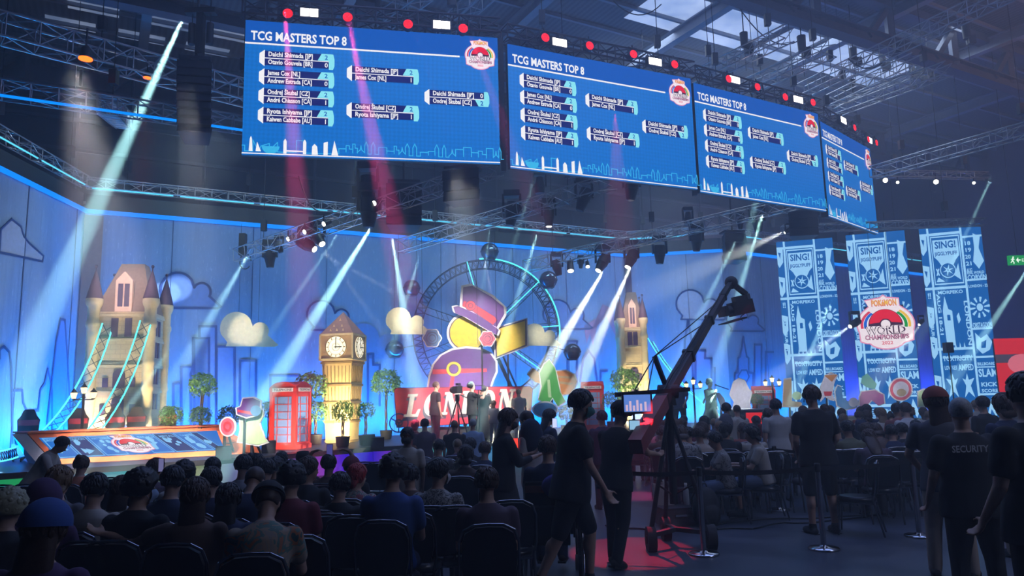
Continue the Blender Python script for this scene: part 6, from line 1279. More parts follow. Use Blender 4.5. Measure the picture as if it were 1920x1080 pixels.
# ---- the banquet chair
CHB = mat('black_vinyl_chair', (.014, .016, .026), .3, 0, .1, 12); CHF = mat('dark_chair_frame', (.3, .31, .34), .22, 1.0, .05)
CHG = 'black banquet chairs'
def make_chair(label):
    t = thing('banquet_chair', label, 'chair', (0, 0, 0), 0, CHG)
    def back(w, h0, h1): return [(-w * .86, h0), (w * .86, h0), (w, h0 + .12), (w, h1 - .13), (w * .86, h1 - .045), (w * .5, h1 - .005), (0, h1), (-w * .5, h1 - .005), (-w * .86, h1 - .045), (-w, h1 - .13), (-w, h0 + .12)]
    M = Rm('X', 8)
    mb = MB(); p = back(.205, .5, .9); f = [V((x, -.235 - (z - .45) * .13, z)) for x, z in p]; g = [q + V((0, .05, .0)) for q in f]; n = len(f); mb.add(f + g, [tuple(range(n)), tuple(range(2 * n - 1, n - 1, -1))] + [(i, n + i, n + (i + 1) % n, (i + 1) % n) for i in range(n)]); mb.add([q + V((0, -.012, 0)) for q in [V((x * .9, -.235 - (z - .45) * .13, .7 + (z - .7) * .93)) for x, z in p]], [tuple(range(n))]); mb.build('backrest', CHB, t)
    mb = MB(); pts = [V((x, -.215 - (z - .45) * .13, z)) for x, z in back(.222, .42, .918)[2:]] ; pts = pts + []; order = [V((.2, -.2, .44))] + pts + [V((-.2, -.2, .44))]; mb.tube(order, .0115, 7); mb.build('back_frame', CHF, t)
    mb = MB(); mb.rings([(V((0, 0, .405)), V((.225, 0, 0)), V((0, .23, 0))), (V((0, 0, .41)), V((.235, 0, 0)), V((0, .24, 0))), (V((0, 0, .45)), V((.235, 0, 0)), V((0, .24, 0))), (V((0, 0, .475)), V((.2, 0, 0)), V((0, .205, 0)))], 16); mb.build('seat', CHB, t)
    for sx in (-1, 1):
        mb = MB(); mb.tube([V((sx * .2, -.2, .44)), V((sx * .2, -.3, 0))], .0125, 7); mb.build('leg', CHF, t)
        mb = MB(); mb.tube([V((sx * .2, .19, .42)), V((sx * .21, .23, 0))], .0125, 7); mb.build('leg', CHF, t)
    mb = MB(); mb.beam((-.2, -.2, .4), (.2, -.2, .4), .02, .02); mb.beam((-.2, .19, .4), (.2, .19, .4), .02, .02); mb.beam((-.2, -.2, .4), (-.2, .19, .4), .02, .02); mb.beam((.2, -.2, .4), (.2, .19, .4), .02, .02); mb.build('seat_frame', CHF, t)
    return t
_chair0 = make_chair('x'); _cu = [False]
def chair(p, rz, label, group=None):
    if not _cu[0]: _cu[0] = True; _chair0.location = p; _chair0.rotation_euler = (0, 0, rz); _chair0['label'] = label; USED.setdefault(label.lower(), []).append(CHG); return _chair0
    return dup(_chair0, p, rz, label)

# ================================================================== THE AUDIENCE
ST = math.radians(12)
def seated(px, py, pname, label, D=None, rz=None, seat=True, clabel=None, dz=0, **k):
    """px, py: top of the head. A chair stands under the sitter."""
    T = POSES[pname]['top']
    if D is None: p = atZ(px, py, T); D = p.y; s = 1.0
    if D is not None: p = atY(px, py, D); s = max(.86, min(1.12, p.z / T))
    yaw = rz if rz is not None else math.atan((960 - px) / FPX) * .3 - math.radians(8)
    hc = POSES[pname]['hc']; off = Rm('Z', math.degrees(yaw)) @ V((hc.x * s, hc.y * s, 0)); loc = V((p.x - off.x, p.y - off.y, 0))
    person(loc, yaw, pname, label, s, **k)
    if seat: chair(loc + Rm('Z', math.degrees(yaw)) @ V((0, .02, 0)), yaw, clabel or ('black banquet chair under the ' + label if len(label.split()) < 11 else 'chair of the ' + ' '.join(label.split()[:11])))
    return loc
def standing(px, py, pname, label, D, rz, feet=0.0, **k):
    p = atY(px, py, D); T = POSES[pname]['top']; s = (p.z - feet) / T; hc = POSES[pname]['hc']; off = Rm('Z', math.degrees(rz)) @ V((hc.x * s, hc.y * s, 0)); loc = V((p.x - off.x, p.y - off.y, feet)); return person(loc, rz, pname, label, s, **k), loc, s
r_ = math.radians
# --- left block, nearest first
seated(89, 953, 'sit', 'person in a dark blue beanie and purple top in the lower left corner', D=3.95, hat='beanie', hatc='blue', shirt='purple', hair=('long', 'brown'))
seated(503, 914, 'sit_down', 'person in a dark flat cap and tropical print shirt, seen from behind', D=5.35, hat='cap', hatc='black', shirt='tropic', hair=('crop', 'brown'), rz=r_(8))
seated(20, 924, 'sit', 'person with ash blond hair at the left edge', D=5.3, hair=('curly', 'blond'), shirt='black', rz=r_(-4))
seated(82, 909, 'sit_left', 'person with a dark purple hood up behind the blue beanie', D=5.6, hat='hood', hatc='purple', shirt='purple')
seated(180, 892, 'sit', 'person in a cream top with a round black print on the back', D=6.1, hair=('short', 'black'), shirt='cream')
seated(267, 887, 'sit_right', 'dark haired person in black wearing a blue mask, turned to the right', D=5.7, hair=('curly', 'black'), shirt='black', mask='lightblue')
seated(113, 879, 'sit', 'person with light brown hair and a grey top behind the desk front corner', D=6.6, hair=('bob', 'light'), shirt='grey')
seated(230, 897, 'sit', 'person with dark auburn hair half hidden by the masked dark haired person', D=6.8, hair=('long', 'brown'), shirt='cream')
seated(325, 878, 'sit', 'black haired person in navy left of the long brown hair', D=6.6, hair=('short', 'black'), shirt='navy')
seated(368, 902, 'sit_reach', 'person with long brown hair reaching an arm along the next chair', D=5.5, hair=('long', 'brown'), shirt='brown')
seated(293, 862, 'sit_phone', 'short haired person holding a phone up to the side', D=8.6, hair=('short', 'brown'), shirt='plum')
seated(346, 869, 'sit', 'curly haired person in a white top under the desk', D=7.8, hair=('curly', 'black'), shirt='white')
seated(397, 880, 'sit', 'round headed dark haired person right of the curly haired one', D=6.9, hair=('short', 'black'), shirt='navy')
seated(399, 861, 'sit_left', 'dark haired person right before the small stage speaker', D=8.8, hair=('short', 'black'), shirt='black')
seated(430, 912, 'sit', 'person with a mass of long black hair left of the flat cap', D=5.9, hair=('long', 'black'), shirt='navy')
seated(457, 856, 'sit', 'dark haired person in a pale grey top', D=8.4, hair=('short', 'black'), shirt='white')
seated(482, 853, 'sit_right', 'person with a tall dark hairstyle beside the pale grey top', D=9.2, hair=('bun', 'black'), shirt='navy')
seated(478, 878, 'sit_down', 'person with short brown hair and navy collar behind the flat cap', D=6.8, hair=('crop', 'brown'), shirt='navy')
seated(500, 863, 'sit', 'dark haired person below the large telephone box, left of two', D=8.2, hair=('short', 'black'), shirt='floral')
seated(518, 862, 'sit', 'dark haired person below the large telephone box, right of two', D=9.2, hair=('curly', 'black'), shirt='black')
seated(528, 858, 'sit', 'farthest small dark head below the large telephone box', D=10.4, hair=('short', 'black'), shirt='navy')
seated(547, 873, 'sit', 'person with big black hair and a maroon top', D=6.3, hair=('curly', 'black'), shirt='maroon')
seated(568, 855, 'sit_left', 'person in a brimmed black hat under the clock tower', D=9.6, hat='brim', hatc='black', shirt='black')
seated(580, 860, 'sit_right', 'dark haired person in black with a brown neck under the clock tower', D=7.6, hair=('short', 'brown'), shirt='black', skin='mid')
seated(617, 854, 'sit_up', 'person with both arms raised, hands joined over the head to take a picture', D=8.9, hair=('short', 'black'), shirt='brown', skin='mid')
seated(638, 889, 'sit', 'black haired person in a cream collar before the raised arms', D=6.7, hair=('short', 'black'), shirt='black')
seated(671, 874, 'sit_right', 'person with bright red hair and a floral shirt looking right', D=7.6, hair=('bob', 'red'), shirt='floral')
seated(659, 862, 'sit', 'person in a red beanie behind the bright red hair', D=8.9, hat='beanie', hatc='maroon', shirt='black')
seated(737, 859, 'sit', 'person with large black hair and a blue shirt', D=6.3, hair=('curly', 'black'), shirt='blue')
seated(768, 874, 'sit_left', 'dark haired person just right of the blue shirt', D=7.6, hair=('short', 'black'), shirt='brown')
seated(824, 864, 'sit_right', 'man in a white mask and black and white print shirt looking right', D=7.0, hair=('short', 'black'), shirt='bw', mask='white')
seated(912, 880, 'sit', 'man with short hair in a plum grey tee, seen from behind', D=6.0, hair=('short', 'brown'), shirt='plum', rz=r_(4))
seated(154, 857, 'sit', 'person in an orange strapped top below the emblem of the desk', D=9.6, hair=('bun', 'brown'), shirt='orange')
seated(823, 826, 'sit', 'dark haired person in a light tee before the LONDON sign', D=11.5, hair=('short', 'black'), shirt='grey')
seated(857, 824, 'sit_left', 'small light brown head before the LONDON sign', D=12.6, hair=('crop', 'light'), shirt='purple')
seated(882, 823, 'sit', 'dark head in front of the standing light blue shirt', D=11.6, hair=('short', 'black'), shirt='black')
seated(873, 838, 'sit', 'person in dark brown in the row behind the mask wearing man', D=9.4, hair=('bob', 'black'), shirt='brown')
seated(909, 831, 'sit', 'dark head left of the woman in the black dress', D=10.8, hair=('short', 'brown'), shirt='navy')
seated(888, 902, 'sit_hands_back', 'person in pale blue jeans half hidden by the plum grey tee', D=7.0, hair=('short', 'black'), shirt='lightblue', trousers='denim') if False else None
# --- people up at the stage
o, l, s_ = standing(116, 821, 'bend', 'dark haired man in a pale tee bending over at the stage edge by the desk', 10.8, r_(-75), hair=('short', 'black'), shirt='cream', trousers='black', skin='mid')
standing(763, 804, 'stand', 'man in a cream tee and dark mask facing the room, left of the LONDON sign', 9.6, r_(170), hair=('short', 'black'), shirt='cream', trousers='navy', skin='dark', mask='black')
standing(796, 787, 'stand', 'person in a plum grey top standing below the letter L', 14.5, r_(10), hair=('short', 'black'), shirt='plum', trousers='black')
standing(779, 789, 'stand', 'person in a dark jacket left of the one in plum grey', 15.5, r_(-20), hair=('bob', 'brown'), shirt='brown', trousers='black')
standing(852, 789, 'stand', 'person with short light hair in a black tee below the LONDON sign', 14.0, r_(0), hair=('crop', 'light'), shirt='black', trousers='black')
standing(886, 786, 'stand', 'grey haired person in a light blue shirt below the LONDON sign', 14.6, r_(6), hair=('crop', 'grey'), shirt='lightblue', trousers='black')
standing(953, 770, 'stand_robe', 'red haired woman in a long black dress and black mask facing right', 8.9, r_(-75), hair=('long', 'brown'), shirt='black', trousers='black', mask='black')
standing(987, 772, 'stand_phone', 'man in a white tee with a dark backpack facing the red haired woman', 9.4, r_(60), hair=('crop', 'brown'), shirt='white', trousers='navy')
standing(1030, 770, 'stand_phone', 'woman in dark clothes looking at a glowing phone', 12.0, r_(-60), hair=('long', 'black'), shirt='navy', trousers='black')
standing(818, 716, 'stand', 'tall person in black standing on the stage before the letter O', 21.0, r_(-60), feet=STAGE_Z, hair=('crop', 'brown'), shirt='black', trousers='black')
standing(884, 717, 'stand_lift', 'camera operator in black filming on the stage', 21.2, r_(-70), feet=STAGE_Z, hair=('short', 'black'), shirt='black', trousers='black')
standing(906, 724, 'stand_dress', 'presenter in a long black dress beside the stage camera', 21.4, r_(-10), feet=STAGE_Z, hair=('short', 'black'), shirt='black', trousers='black')
standing(972, 730, 'stand', 'person in pale grey clothes before the last letter of LONDON', 21.6, r_(15), feet=STAGE_Z, hair=('crop', 'blond'), shirt='cream', trousers='grey')
standing(926, 752, 'stand', 'short person in grey before the second letter O', 20.9, r_(-30), feet=STAGE_Z, hair=('long', 'brown'), shirt='grey', trousers='grey')
standing(1270, 708, 'stand_short', 'presenter in black shorts and green top beside the crane on the stage', 22.6, r_(160), feet=STAGE_Z, hair=('short', 'brown'), shirt='navy', trousers='black')
pr, prl, _s = standing(1330, 713, 'stand_mic', 'presenter in a long dark cape with a white sash, holding a microphone', 23.0, r_(-150), feet=STAGE_Z, hair=('short', 'black'), shirt='black', trousers='black', hat='brim', hatc='black')
mb = MB(); mb.prism([(-.2, .46), (-.14, .5), (.19, .08), (.15, .02)], (0, .15, .93), (1, 0, 0), (0, 0, 1), .02); mb.prism([(-.2, .46), (-.14, .5), (.19, .08), (.15, .02)], (0, -.16, .93), (1, 0, 0), (0, 0, 1), .02); mb.build('sash', CL['white'], pr)
t = thing('cane', 'thin black stick held out by the presenter in the dark cape', 'stick', atY(1342, 722, 22.7)); mb = MB(); d = atY(1366, 730, 22.4) - atY(1342, 722, 22.7); mb.cyl((0, 0, 0), d, .015, n=6); mb.ell((0, 0, 0), .035, nu=8, nv=6); mb.build('shaft', BLACK, t)
# --- right side, standing
wm, wml, wms = standing(1090, 735, 'walk', 'big man in black tee and shorts with a green mask walking past', 7.35, r_(-92), hair=('short', 'black'), shirt='black', trousers='black', mask='teal', skin='light')
standing(1163, 758, 'operate', 'person in black with a black cap working the camera crane', 8.6, r_(-40), hair=('short', 'black'), shirt='black', trousers='black', hat='cap', hatc='black')
standing(1128, 772, 'stand_long', 'dark figure behind the crane monitor', 12.5, r_(10), hair=('short', 'black'), shirt='navy', trousers='black')
standing(1252, 758, 'stand_phone', 'person with a teal collar behind the crane post', 14.0, r_(20), hair=('short', 'brown'), shirt='brown', trousers='khaki')
standing(1361, 757, 'stand', 'person in a pale sweatshirt with a backpack left of the white shirt', 15.0, r_(0), hair=('short', 'black'), shirt='cream', trousers='khaki')
standing(1381, 760, 'stand', 'person in a cream shirt with a dark shoulder bag', 15.8, r_(-6), hair=('crop', 'brown'), shirt='cream', trousers='khaki')
ws, wsl, _ = standing(1453, 750, 'stand', 'man in a white short sleeved shirt and jeans standing with his back to us', 12.9, r_(3), hair=('short', 'black'), shirt='white', trousers='denim')
standing(1438, 768, 'stand', 'person with long auburn hair half hidden by the white shirt', 14.2, r_(10), hair=('long', 'brown'), shirt='maroon', trousers='black')
standing(1520, 726, 'stand_short', 'man in black with headphones and black shorts, seen from behind', 10.0, r_(6), hair=('short', 'brown'), shirt='black', trousers='black', hat='headphones')
standing(1546, 760, 'sit_left' if False else 'stand', 'person in grey beyond the headphones man', 14.0, r_(-10), hair=('short', 'brown'), shirt='grey', trousers='black')
sg, sgl, sgs = standing(1798, 748, 'guard', 'bald security guard in a black shirt with the word SECURITY on the back', 6.3, r_(2), hair=('crop', 'grey'), shirt='black', trousers='black')
standing(1752, 733, 'hip', 'person in a red and white cap with khaki trousers behind the guard', 7.6, r_(-35), hair=('long', 'brown'), shirt='grey', trousers='khaki', hat='cap', hatc='rust')
standing(1918, 705, 'guard', 'tall dark figure at the right edge in black, seen from behind', 4.9, r_(18), hair=('short', 'black'), shirt='black', trousers='black')
standing(1878, 742, 'stand_long', 'person in a dark coat between the guard and the right edge figure', 8.4, r_(10), hair=('bob', 'brown'), shirt='navy', trousers='khaki')
standing(1840, 745, 'stand', 'dark haired person beyond the guard near the red screen', 12.0, r_(15), hair=('short', 'black'), shirt='black', trousers='black')
# writing on the guard's back, badge prints
def on_person(o, body, z, size, m, width, name='back_print', y=-.158, x=0):
    mb = MB(); text_into(mb, body, (x - width / 2, y, z), (1, 0, 0), (0, 0, 1), size, .02, width=width); return mb.build(name, m, o)
on_person(sg, 'SECURITY', 1.31, .075, mat('white_print', (.55, .55, .55), .7), .3, y=-.2, x=-.09)
mb = MB(); mb.box((.02, .19, 1.1), (.08, .01, .12)); mb.beam((-.06, .13, 1.42), (.0, .18, 1.16), .012, .004); mb.build('lanyard_badge', mat('pale_badge', (.35, .4, .35), .5), wm)
# --- right block seated rows
HH = ['black', 'brown', 'light', 'black', 'brown']; HS = ['short', 'bob', 'long', 'curly', 'bun', 'crop']; SC = ['navy', 'black', 'cream', 'grey', 'maroon', 'rust', 'brown', 'lightblue', 'olive', 'stripe']
COLN = dict(navy='navy', black='black', cream='cream', grey='grey', maroon='maroon', rust='rust red', brown='brown', lightblue='light blue', olive='olive', stripe='striped')
R_ = random.Random(21)
row = [(1276, 802, 11.6, 'sit_down', 'bob', 'brown', 'stripe', 'small person in a striped top behind the crane post'), (1290, 803, 12.4, 'sit', 'short', 'black', 'black', 'dark head between the striped top and the crane'), (1310, 802, 12.0, 'sit', 'short', 'brown', 'khaki', 'person in khaki seated under the street lamp'), (1339, 812, 11.0, 'sit_profile', 'short', 'black', 'stripe', 'child with dark braces over a striped tee, seated sideways'),
 (1408, 800, 11.2, 'sit_profile', 'bob', 'black', 'cream', 'child in a cream top with braces and shorts left of the white shirt'), (1587, 791, 12.1, 'sit_left', 'short', 'black', 'olive', 'person in an olive tee seated facing left, right of the headphones man'), (1624, 760, 17.5, 'sit', 'short', 'black', 'navy', 'dark haired person in navy before the middle banner'), (1609, 772, 18.5, 'sit', 'short', 'brown', 'cream', 'pale capped head left of the navy one'),
 (1651, 767, 17.0, 'sit', 'long', 'light', 'cream', 'person with long light hair before the middle banner'), (1680, 758, 16.0, 'sit', 'short', 'black', 'rust', 'person in a rust red top with a white strap'), (1695, 756, 15.5, 'sit_left', 'short', 'brown', 'white', 'person in a white tee beside the rust red top'), (1622, 795, 13.0, 'sit', 'short', 'brown', 'black', 'dark head right of the olive tee'), (1641, 797, 12.4, 'sit_down', 'bob', 'brown', 'brown', 'brown haired head in the last rows'), (1628, 808, 11.0, 'sit_down', 'long', 'brown', 'plum', 'person with brown hair in the last row, lowest of its group'),
 (1670, 798, 12.2, 'sit', 'short', 'black', 'navy', 'dark head above the empty chairs, left of two'), (1690, 795, 12.6, 'sit', 'short', 'black', 'black', 'dark head above the empty chairs, right of two'), (1567, 797, 13.2, 'sit_left', 'crop', 'brown', 'grey', 'short haired person just right of the headphones man'), (1505, 763, 18.0, 'sit', 'short', 'brown', 'black', 'small dark head left of the headphones man'), (1556, 762, 19.0, 'sit', 'short', 'brown', 'navy', 'small head right of the headphones man'),
 (1473, 792, 13.5, 'sit', 'short', 'black', 'grey', 'dark head right of the white shirt'), (1240, 800, 13.2, 'sit', 'short', 'brown', 'brown', 'brown head beside the crane tripod'), (1716, 790, 14.0, 'sit', 'bob', 'black', 'black', 'dark head left of the khaki trousers person'), (1740, 772, 18.5, 'sit', 'short', 'light', 'cream', 'far head before the third banner, left of two'), (1828, 752, 20.0, 'sit', 'short', 'light', 'cream', 'far head before the third banner, right of two')]
for px, py, D, ps, hs, hc_, sc, lab in row: seated(px, py, ps, lab, D=D, hair=(hs, hc_), shirt=sc if sc in CL else 'khaki', trousers=R_.choice(['navy', 'denim', 'khaki', 'black']), rz=(r_(80) if ps == 'sit_profile' else (r_(R_.uniform(-14, 8)))), skin=R_.choice(['light', 'light', 'mid']))
# many more heads between: one loop, each its own person
LM = [(60, 'by the green end of the stage edge'), (200, 'under the long desk'), (350, 'under the desk emblem side'), (470, 'under the pale green board'), (560, 'under the large telephone box'), (660, 'under the clock tower'), (760, 'left of the LONDON sign'), (900, 'under the LONDON sign'), (1010, 'under the orange fan board'), (1130, 'left of the camera crane'), (1260, 'behind the crane dolly'), (1350, 'under the caped presenter'), (1420, 'under the lavender board'), (1500, 'under the last telephone box'), (1600, 'under the first banner'), (1700, 'under the middle banner'), (1800, 'under the third blue banner'), (2000, 'under the red screen')]
POSN = [('sit', ''), ('sit_left', ' turned left'), ('sit_right', ' turned right'), ('sit_down', ' looking down')]
spots = []
for D, x0, x1, st in ((12.6, 1310, 1420, 37), (14.2, 1220, 1440, 33), (15.8, 1180, 1560, 37), (17.4, 1240, 1720, 35), (19.2, 1480, 1800, 33)):
    x = x0
    while x < x1: spots.append((x + R_.uniform(-6, 6), D)); x += st * R_.uniform(.95, 1.5)
seen_lab = set()
for px, D in spots:
    z = R_.uniform(1.22, 1.36); q = CAM + V(((px - 960) / FPX * D, D, 0)); q.z = z; px_, py_ = proj(q)
    for tr_ in range(30):
        hs, hc_, sc, (ps, pt) = R_.choice(HS), R_.choice(HH), R_.choice(SC), R_.choice(POSN); w = next(b for a, b in LM if px <= a)
        hn = {'short': 'short', 'bob': 'bobbed', 'long': 'long', 'curly': 'curly', 'bun': 'tied up', 'crop': 'cropped'}[hs]; lab = 'person with %s %s hair in %s%s, seated %s' % (hn, 'light brown' if hc_ == 'light' else hc_, COLN[sc], pt, w)
        if lab not in seen_lab: break
    seen_lab.add(lab); seated(px_, py_, ps, lab, D=D, hair=(hs, hc_), shirt=sc, trousers=R_.choice(['navy', 'denim', 'black']), rz=r_(R_.uniform(-16, 6)), skin=R_.choice(['light', 'light', 'mid', 'dark']), eyes=False, seat=True, clabel='chair of %s %s hair person in %s, %s' % (hn, 'light brown' if hc_ == 'light' else hc_, COLN[sc], w))
# --- empty chairs the photo shows
def echair(px, py, label, rz=-10, zt=.918): p = atZ(px, py, zt); return chair((p.x, p.y + .25, 0), r_(rz), label)
for a in ((84, 1057, 'nearest black chair back at the bottom left corner', -4), (172, 1014, 'black chair back right of the person in the blue beanie'), (301, 1000, 'black chair back alone between the beanie chair and the tropical shirt'), (426, 988, 'black chair back just left of the tropical shirt', -6), (556, 1003, 'black chair back in front of the tropical shirt', 2), (662, 966, 'tall black chair back right of the tropical shirt', -2), (770, 958, 'black chair back behind the blue shirt', -3), (917, 967, 'black chair back behind the plum grey tee', 2), (24, 993, 'black chair back cut by the left edge of the picture'),
          (850, 948, 'black chair back with a bright rim between blue shirt and plum grey tee', 4), (955, 938, 'black chair back right of the plum grey tee', 4), (600, 957, 'black chair back with two bright rims behind the maroon top', -5), (606, 927, 'black chair rim before the raised arms'), (508, 911, 'black chair rim above the flat cap'), (14, 909, 'black chair rim by the green stage edge'), (56, 908, 'second black chair rim by the green stage edge'), (100, 917, 'third black chair rim near the grey desk end'), (217, 895, 'black chair rim under the desk corner'), (225, 905, 'black chair rim in the row before the auburn hair'),
          (690, 866, 'black chair right of the red hair, left of two'), (716, 866, 'black chair right of the red hair, right of two'), (1038, 864, 'thin black chair left of the walking man', 30), (895, 868, 'black chair facing right behind the print shirt', 60), (794, 857, 'black chair rim left of the mask wearing man\'s head'), (838, 860, 'black chair rim behind the mask wearing man')): echair(a[0], a[1], a[2], a[3] if len(a) > 3 else -8)
k = 0
for D, xs in ((11.9, (1283, 1316, 1350, 1385, 1425, 1490, 1530, 1562)), (11.3, (1600, 1640, 1668, 1700)), (12.8, (1650, 1680, 1712)), (13.2, (1300, 1345, 1390, 1500, 1540))):
    for x in xs:
        q = V(((x - 960) / FPX * D, D, 0)); k += 1
        chair(q, r_(R_.uniform(-6, 4)), 'empty black chair, %s, %s' % ('behind the rope, %s from the crane' % ('first', 'second', 'third', 'fourth', 'fifth', 'sixth', 'seventh', 'eighth')[xs.index(x)] if D == 11.9 else 'right of the headphones man, %s along' % ('first', 'second', 'third', 'fourth')[xs.index(x)] if D == 11.3 else 'in the second row %s, %s along' % (('past the headphones man', 'near the white shirt')[int(D == 13.2)], ('first', 'second', 'third', 'fourth', 'fifth')[xs.index(x)]), 'on the right'))
# the two turned chairs on the open floor
p = atZ(1612, 1000, 0); chair((p.x, p.y, 0), r_(62), 'empty black chair turned sideways on the open floor, right of the stanchion')
p = atZ(1690, 962, 0); chair((p.x, p.y, 0), r_(95), 'empty black chair seen from the side, left of the guard'); p = atZ(1668, 940, 0); chair((p.x, p.y, 0), r_(100), 'second side on black chair, left of the guard')
# the round print on the cream top

# ================================================================== CRANE, BARRIERS AND FLOOR CLUTTER
def stanchion(px, py_base, label, top=.97):
    p = atZ(px, py_base, 0); t = thing('stanchion', label, 'stanchion', (p.x, p.y, 0), 0, 'chrome queue stanchions')
    mb = MB(); mb.lathe([(.175, 0), (.178, .012), (.165, .025), (.06, .035), (.035, .05)], n=28); mb.build('base', CHROME, t)
    mb = MB(); mb.cyl((0, 0, .04), (0, 0, top - .09), .031, n=16); mb.build('post', CHROME, t)
    mb = MB(); mb.cyl((0, 0, top - .09), (0, 0, top), .034, n=16); mb.lathe([(.034, 0), (.03, .012), (.0, .014)], (0, 0, top), 16); mb.build('belt_head', BLACK, t); return V((p.x, p.y, top - .045))
s1 = stanchion(1320, 1040, 'chrome stanchion nearest the camera crane'); s2 = stanchion(1545, 1030, 'chrome stanchion before the man with headphones'); s3 = stanchion(1460, 957, 'farther chrome stanchion before the white shirt man'); s4 = stanchion(1724, 1006, 'chrome stanchion left of the guard and the khaki trousers')
s0 = atY(1148, 900, s1.y + .3); s5 = atY(1235, 862, s3.y - .2); s6 = V((s4.x + 2.2, s4.y + 1.6, s4.z)); s0.z = s1.z; s5.z = s3.z
BELT = mat('black_belt_webbing', (.012, .012, .018), .7)
def belt(a, b, label, sag=.03):
    t = thing('barrier_belt', label, 'barrier belt', a); mb = MB(); P = [V((0, 0, 0)).lerp(b - a, i / 10) - V((0, 0, sag * 4 * (i / 10) * (1 - i / 10))) for i in range(11)]
    for p, q in zip(P[:-1], P[1:]): mb.beam(p, q, .004, .05)
    mb.build('webbing', BELT, t)
    mb = MB(); mb.box((0, 0, 0), (.03, .03, .055)); mb.build('clip', BLACK, t)
belt(s1, s2, 'black belt between the two nearest stanchions'); belt(s0, s1, 'black belt running left behind the walking man'); belt(s5, s3, 'black belt left of the farther stanchion'); belt(s3, s2 + V((1.2, 2.4, 0)), 'black belt right of the farther stanchion'); belt(s2, s4, 'black belt behind the turned empty chair'); belt(s4, s6, 'black belt passing behind the guard')

# ---- camera crane
JB = mat('black_crane_tube', (.02, .018, .022), .5, .3); JG = mat('grey_crane_sleeve', (.07, .055, .07), .5, .3)
tip = atY(1371, 530, 13.2); low = atY(1192, 838, 8.2); d = (tip - low).normalized(); piv = low + d * 1.45
crane = thing('camera_crane', 'long black camera crane with a remote camera hanging from its raised tip', 'camera crane', (piv.x, piv.y, 0)); B0 = V((piv.x, piv.y, 0))
def seg(a, b, w, h, nm, m, par=crane): mb = MB(); mb.beam(a - B0, b - B0, w, h); return mb.build(nm, m, par)
seg(low, low + d * 1.15, .15, .17, 'counterweight_arm', mat('crane_rear_arm_red_lit', (.3, .06, .07), .4))  # the red light falling on this arm is put into its colour
L_ = (tip - low).length; k0 = 1.15
for i, (a, b_, w) in enumerate(((1.15, 2.7, .125), (2.6, 4.2, .105), (4.1, 5.4, .09), (5.3, L_, .075))): 
    o = seg(low + d * a, low + d * b_, w, w * 1.1, 'boom_section', JB if i % 2 else JG)
    mb = MB(); mb.beam(low + d * (b_ - .08) - B0, low + d * b_ - B0, w * 1.25, w * 1.35); mb.beam(low + d * a - B0, low + d * (a + .06) - B0, w * 1.2, w * 1.3); mb.build('clamp', BLACK, o)
mast = atY(1227, 668, piv.y + .1)
mb = MB(); mb.beam(piv - B0, mast - B0, .05, .05); mb.cyl(piv - B0 + V((-.12, 0, .0)), piv - B0 + V((.12, 0, 0)), .09, n=14); mb.build('truss_mast', JB, crane)
for q, nm in ((low + d * 5.3, 'a'), (low + d * 4.15, 'b'), (low + d * .1, 'c')): mb = MB(); mb.cyl(mast - B0, q - B0, .008, n=5); mb.build('stay_cable', BLACK, crane)
mb = MB(); q = atY(1150, 800, piv.y - .5); mb.cyl(mast - B0, q - B0, .008, n=5); mb.build('stay_cable', BLACK, crane)
# head: drop arm and camera
e1 = atY(1399, 552, 13.3); e2 = atY(1406, 582, 13.2); cc_ = atY(1389, 577, 13.0)
mb = MB(); mb.ell(tip - B0, (.12, .12, .12), nu=12, nv=8); mb.beam(tip - B0, e1 - B0, .08, .08); mb.beam(e1 - B0, e2 - B0, .1, .08); mb.beam(e2 - B0, cc_ - B0 + V((.08, 0, 0)), .08, .06); hd = mb.build('remote_head', BLACK, crane)
fw = V((-.93, -.3, -.2)).normalized(); rt_ = fw.cross(V((0, 0, 1))).normalized(); up_ = rt_.cross(fw); MC = Matrix((rt_, fw, up_)).transposed(); cpos = cc_ - B0
cam_t = MB(); cam_t.box(cpos, (.2, .42, .24), MC); cam_t.box(cpos + up_ * .16 - fw * .02, (.12, .26, .1), MC); cb = cam_t.build('camera_body', BLACK, crane)
mb = MB(); mb.cyl(cpos + fw * .2, cpos + fw * .36, .08, .09, 14); mb.build('lens', DARKMETAL, cb)
mb = MB(); mb.box(cpos + fw * .37, (.24, .08, .18), MC); mb.add([MC @ V(p) + cpos for p in ((-.14, .02, -.2), (.14, .02, -.2), (.14, .44, -.22), (-.14, .44, -.22), (-.14, .02, -.17), (.14, .02, -.17), (.14, .44, -.2), (-.14, .44, -.2))], [(0, 3, 2, 1), (4, 5, 6, 7), (0, 1, 5, 4), (1, 2, 6, 5), (2, 3, 7, 6), (3, 0, 4, 7)]); mb.build('matte_box', BLACK, cb)
mb = MB(); mb.tube([cpos + V((.1 + .12 * math.sin(i * .5), 0, .1 - i * .03)) for i in range(12)], .008, 5); mb.tube([tip - B0 + V((.02 + .16 * math.sin(i * .3), 0, -.02 - .08 * math.sin(i * .3))) for i in range(10)], .01, 5); mb.build('cable', BLACK, hd)
mb = MB(); mb.tube([p + V((0, -.02, .1)) - B0 for p in [low + d * (1.2 + .45 * i) + V((0, 0, .02 * (i % 2))) for i in range(int((L_ - 1.2) / .45))]], .014, 5); mb.build('cable', BLACK, crane)
